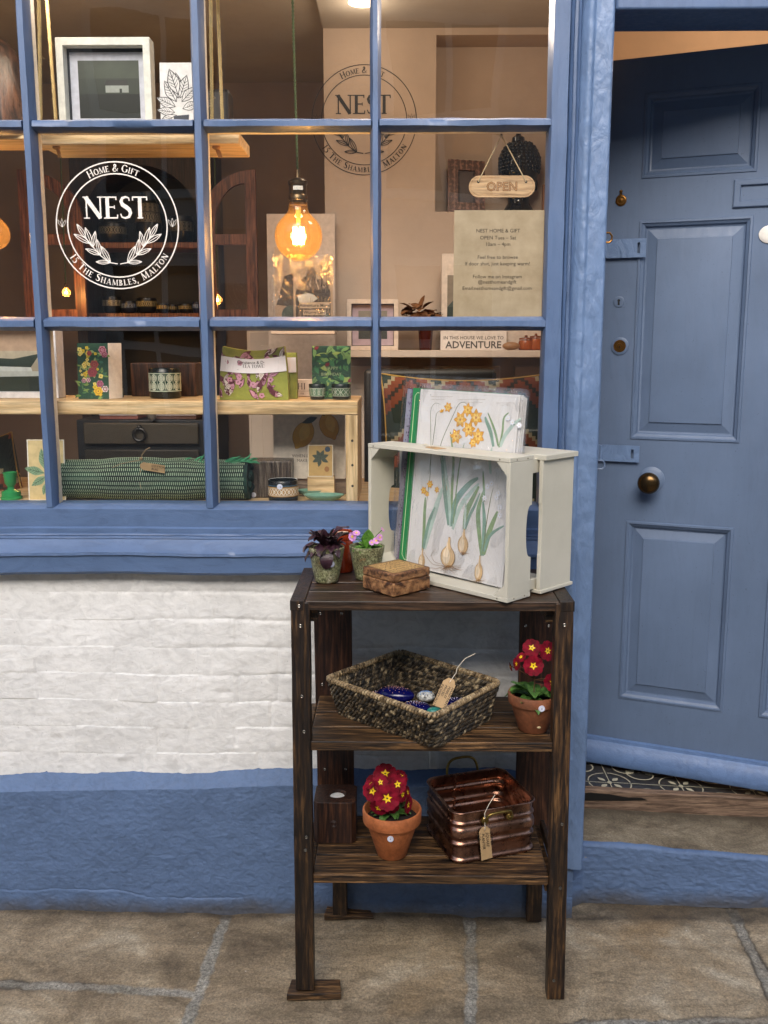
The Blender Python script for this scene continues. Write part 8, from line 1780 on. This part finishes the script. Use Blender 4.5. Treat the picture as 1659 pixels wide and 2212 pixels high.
hc_ = U(1122, 370, YW + .07); hd = thing('head_sculpture', 'glossy black sculpted head with curled hair and topknot in the wall niche', 'sculpture', (hc_.x, hc_.y, zN)); k_ = ppx(hc_)
M_gb = C('#050505', .07, .0002); m = MB(); L = []
cx_, cy_ = hc_.x, YW + .075; zt_ = U(1122, 300, cy_).z; zc_ = U(1122, 455, cy_).z
for k in range(29):
    f = k / 28; z_ = zN + (zt_ - zN) * f
    rx = 1.22 * np.interp(f, [0, .06, .14, .22, .34, .46, .60, .74, .86, .95, 1], [.052, .046, .034, .034, .046, .056, .062, .062, .050, .028, .002]); ry = rx * 1.05; rx *= .93
    lp = []
    for i in range(40):
        t_ = 2 * math.pi * i / 40; fr_ = max(0, -math.sin(t_ + .5)); bump_ = 0
        ang_f = (t_ + math.pi / 2 + .55 + math.pi) % (2 * math.pi) - math.pi                    # face turned a little to the right
        if .2 < f < .62: bump_ = .012 * math.exp(-(ang_f / .16) ** 2) * math.exp(-((f - .36) / .07) ** 2) + .004 * math.exp(-(ang_f / .4) ** 2) * math.exp(-((f - .27) / .03) ** 2) - .006 * (math.exp(-((abs(ang_f) - .42) / .18) ** 2)) * math.exp(-((f - .45) / .03) ** 2) + .005 * math.exp(-(ang_f / .8) ** 2) * math.exp(-((f - .51) / .03) ** 2)
        lp.append((cx_ + (rx + bump_) * math.cos(t_), cy_ + (ry + bump_) * math.sin(t_), z_))
    L.append(lp)
m.loft(L); m.build('head', M_gb, hd, smooth=80); m = MB()
for k in range(9):
    f = .56 + .045 * k; z_ = zN + (zt_ - zN) * f; rx = 1.2 * np.interp(f, [.46, .60, .74, .86, .95, 1], [.056, .062, .062, .050, .030, .004])
    for i in range(max(6, int(rx * 380))):
        t_ = 2 * math.pi * (i + .5 * (k % 2)) / max(6, int(rx * 380)); m.ball((cx_ + rx * .95 * math.cos(t_), cy_ + rx * 1.06 * math.sin(t_), z_), .0066, 7, 5)
m.build('curled_hair', M_gb, hd, smooth=70)
m = MB(); m.lathe(cx_ - .006, cy_, [(.024, zt_ - .010), (.022, zt_ + .004), (.010, zt_ + .012), (.008, zt_ + .018), (.001, zt_ + .034)], 20); m.build('topknot', M_gb, hd, smooth=40)
for s_ in (-1, 1): m = MB(); m.ball((cx_ + s_ * .062, cy_ + .004, zN + (zt_ - zN) * .40), .012, 10, 8, (.5, .8, 2.0)); m.build('ear', M_gb, hd, smooth=70)
o = picture('framed_picture', 1172, 398, 1270, 470, YW - .04, 4, 'sliver of a warm coloured painting at the right edge of the window', '#6d4a2a', '#b08a60', '', lambda a, w, h: (a.rect(0, 0, w, h, C('#9a6a44', .5, var=.5, vs_=60)), a.leaf(.01, h * .2, 1.2, .06, .03, C('#5a3320', .5)), a.circ(.02, h * .7, .02, None, C('#c9a878', .5))), .02)
# ------------------------------------------------------------ sign and notice at the glass
Yn = GY + .006
X0, X1, Z0, Z1 = ext4(980, 454, 1173, 692, Yn); t = NT('parchment'); vo = t.coord(); t.set(Base_Color=t.ramp(t.noise(vo, 14, 6, .65), [(.35, (0.34, 0.255, 0.15)), (.65, (0.45, 0.35, 0.225))]), Roughness=.7)
m = MB(); m.box(X0, X1, Yn, Yn + .0006, Z0, Z1); nt_ = m.build('notice', t.m, None, origin=((X0 + X1) / 2, Yn, Z0), smooth=0); tag(nt_, 'parchment opening hours notice taped inside the right hand pane', 'notice')
a = Art(FR((X0, Yn, Z0), (1, 0, 0), (0, 0, 1), (0, -1, 0)), .0005); W_, H_ = X1 - X0, Z1 - Z0; IKn = C('#33281c', .7)
for yy, s_, tx in ((499, 1, 'NEST HOME & GIFT'), (514, 1, 'OPEN Tues – Sat'), (528, 1, '10am – 4pm'), (556, 1, 'Feel free to browse'), (570, 1, 'If door shut, just keeping warm!'), (598, 1, 'Follow me on Instagram'), (609.5, 1, '@nesthomeandgift'), (623, .98, 'Email:nesthomeandgift@gmail.com')):
    z_ = U(1076, yy + 3.2, Yn).z - Z0; a.font(tx, W_ * .49, z_, .0132 * s_, IKn, bold=0)
attach(a.build('notice_text'), nt_)
Ys = GY + .030; sg = thing('open_sign', 'oval ended wooden OPEN sign hanging on string inside the right hand pane', 'sign', U(1084, 428, Ys))
X0, X1, Z0, Z1 = ext4(1013, 379, 1156, 426, Ys); cz_, r_ = (Z0 + Z1) / 2, (Z1 - Z0) / 2
def stad(r, dx=0): return [(X1 - r_ + r * math.cos(R(t_)), cz_ + r * math.sin(R(t_))) for t_ in range(-90, 91, 10)] + [(X0 + r_ + r * math.cos(R(t_)), cz_ + r * math.sin(R(t_))) for t_ in range(90, 271, 10)]
m = MB(FR((0, 0, 0), (1, 0, 0), (0, 1, 0), (0, 0, 1))); m.loft([[(x, Ys + .008, z) for x, z in stad(r_)], [(x, Ys, z) for x, z in stad(r_)], [(x, Ys, z) for x, z in stad(r_ * .86)], [(x, Ys + .0012, z) for x, z in stad(r_ * .84)], [(x, Ys + .0012, z) for x, z in stad(r_ * .80)], [(x, Ys, z) for x, z in stad(r_ * .78)]]); m.build('sign_board', W_sign, sg, smooth=25)
a = Art(FR(((X0 + X1) / 2, Ys, cz_), (1, 0, 0), (0, 0, 1), (0, -1, 0)), .0005); a.font('OPEN', 0, -r_ * .40, r_ * 1.15, C('#6b4526', .7), bold=.035); a.font('OPEN', 0, -r_ * .40, r_ * 1.15, C('#b08455', .7), bold=-.012)
for s_ in (-1, 1): a.circ(s_ * (X1 - X0) * .36, r_ * .42, .0035, None, C('#1a1009', .7), 12)
attach(a.build('sign_lettering'), sg)
m = MB(); hk = U(1083, 292, Ys); 
for s_ in (-1, 1): m.tube([((X0 + X1) / 2 + s_ * (X1 - X0) * .36, Ys - .001, cz_ + r_ * .42), (hk.x, Ys, hk.z)], .0015, 6)
m.tube([hk + Vector((-.006, -.002, .006)), hk + Vector((-.016, -.004, .010)), hk + Vector((-.020, -.004, .004)), hk + Vector((.0, -.002, -.002)), hk + Vector((.006, 0, -.006))], .0014, 5)
m.build('string', C('#b8a582', .8), sg); m = MB(); m.lathe(hk.x, Ys - .0, [(.001, hk.z + .003)] and [(.003, hk.z - .002), (.003, hk.z + .03)], 8); m.build('hook', C('#6a5238', .5), sg)
# wire basket / panelling below the wall shelf
m = MB(); zq = U(900, 772, YW).z - .03
for i in range(4): m.box(xc + .02 + i * .33, xc + .30 + i * .33, YW - .012, YW - .001, .3, zq)
o = m.build('wall_panelling', M_greige, None, origin=(0, YW, .3), bevel=.004); tag(o, 'greige wooden panelling under the long wall shelf', 'panelling')

# pale panelled cupboard behind the bench, between the cabinet and the inner wall
X0, X1, Z0, Z1 = ext4(535, 700, 722, 900, 1.22); pc_ = thing('panelled_cupboard', 'pale greige panelled cupboard behind the bench between arched cabinet and inner wall', 'cupboard', ((X0 + X1) / 2, 1.3, .10))
ibox('cupboard_body', X0, xc - .003, 1.22, 1.5, .10, Z1, M_greige, pc_, .003)
xm = (X0 + xc) / 2
for a0, a1 in ((X0 + .01, xm - .004), (xm + .004, xc - .012)):
    d_ = ibox('cupboard_door', a0, a1, 1.205, 1.2195, .14, Z1 - .03, M_greige, pc_, .003); ibox('door_moulding', a0 + .045, a1 - .045, 1.199, 1.2048, .20, Z1 - .08, M_greige, d_, .004)
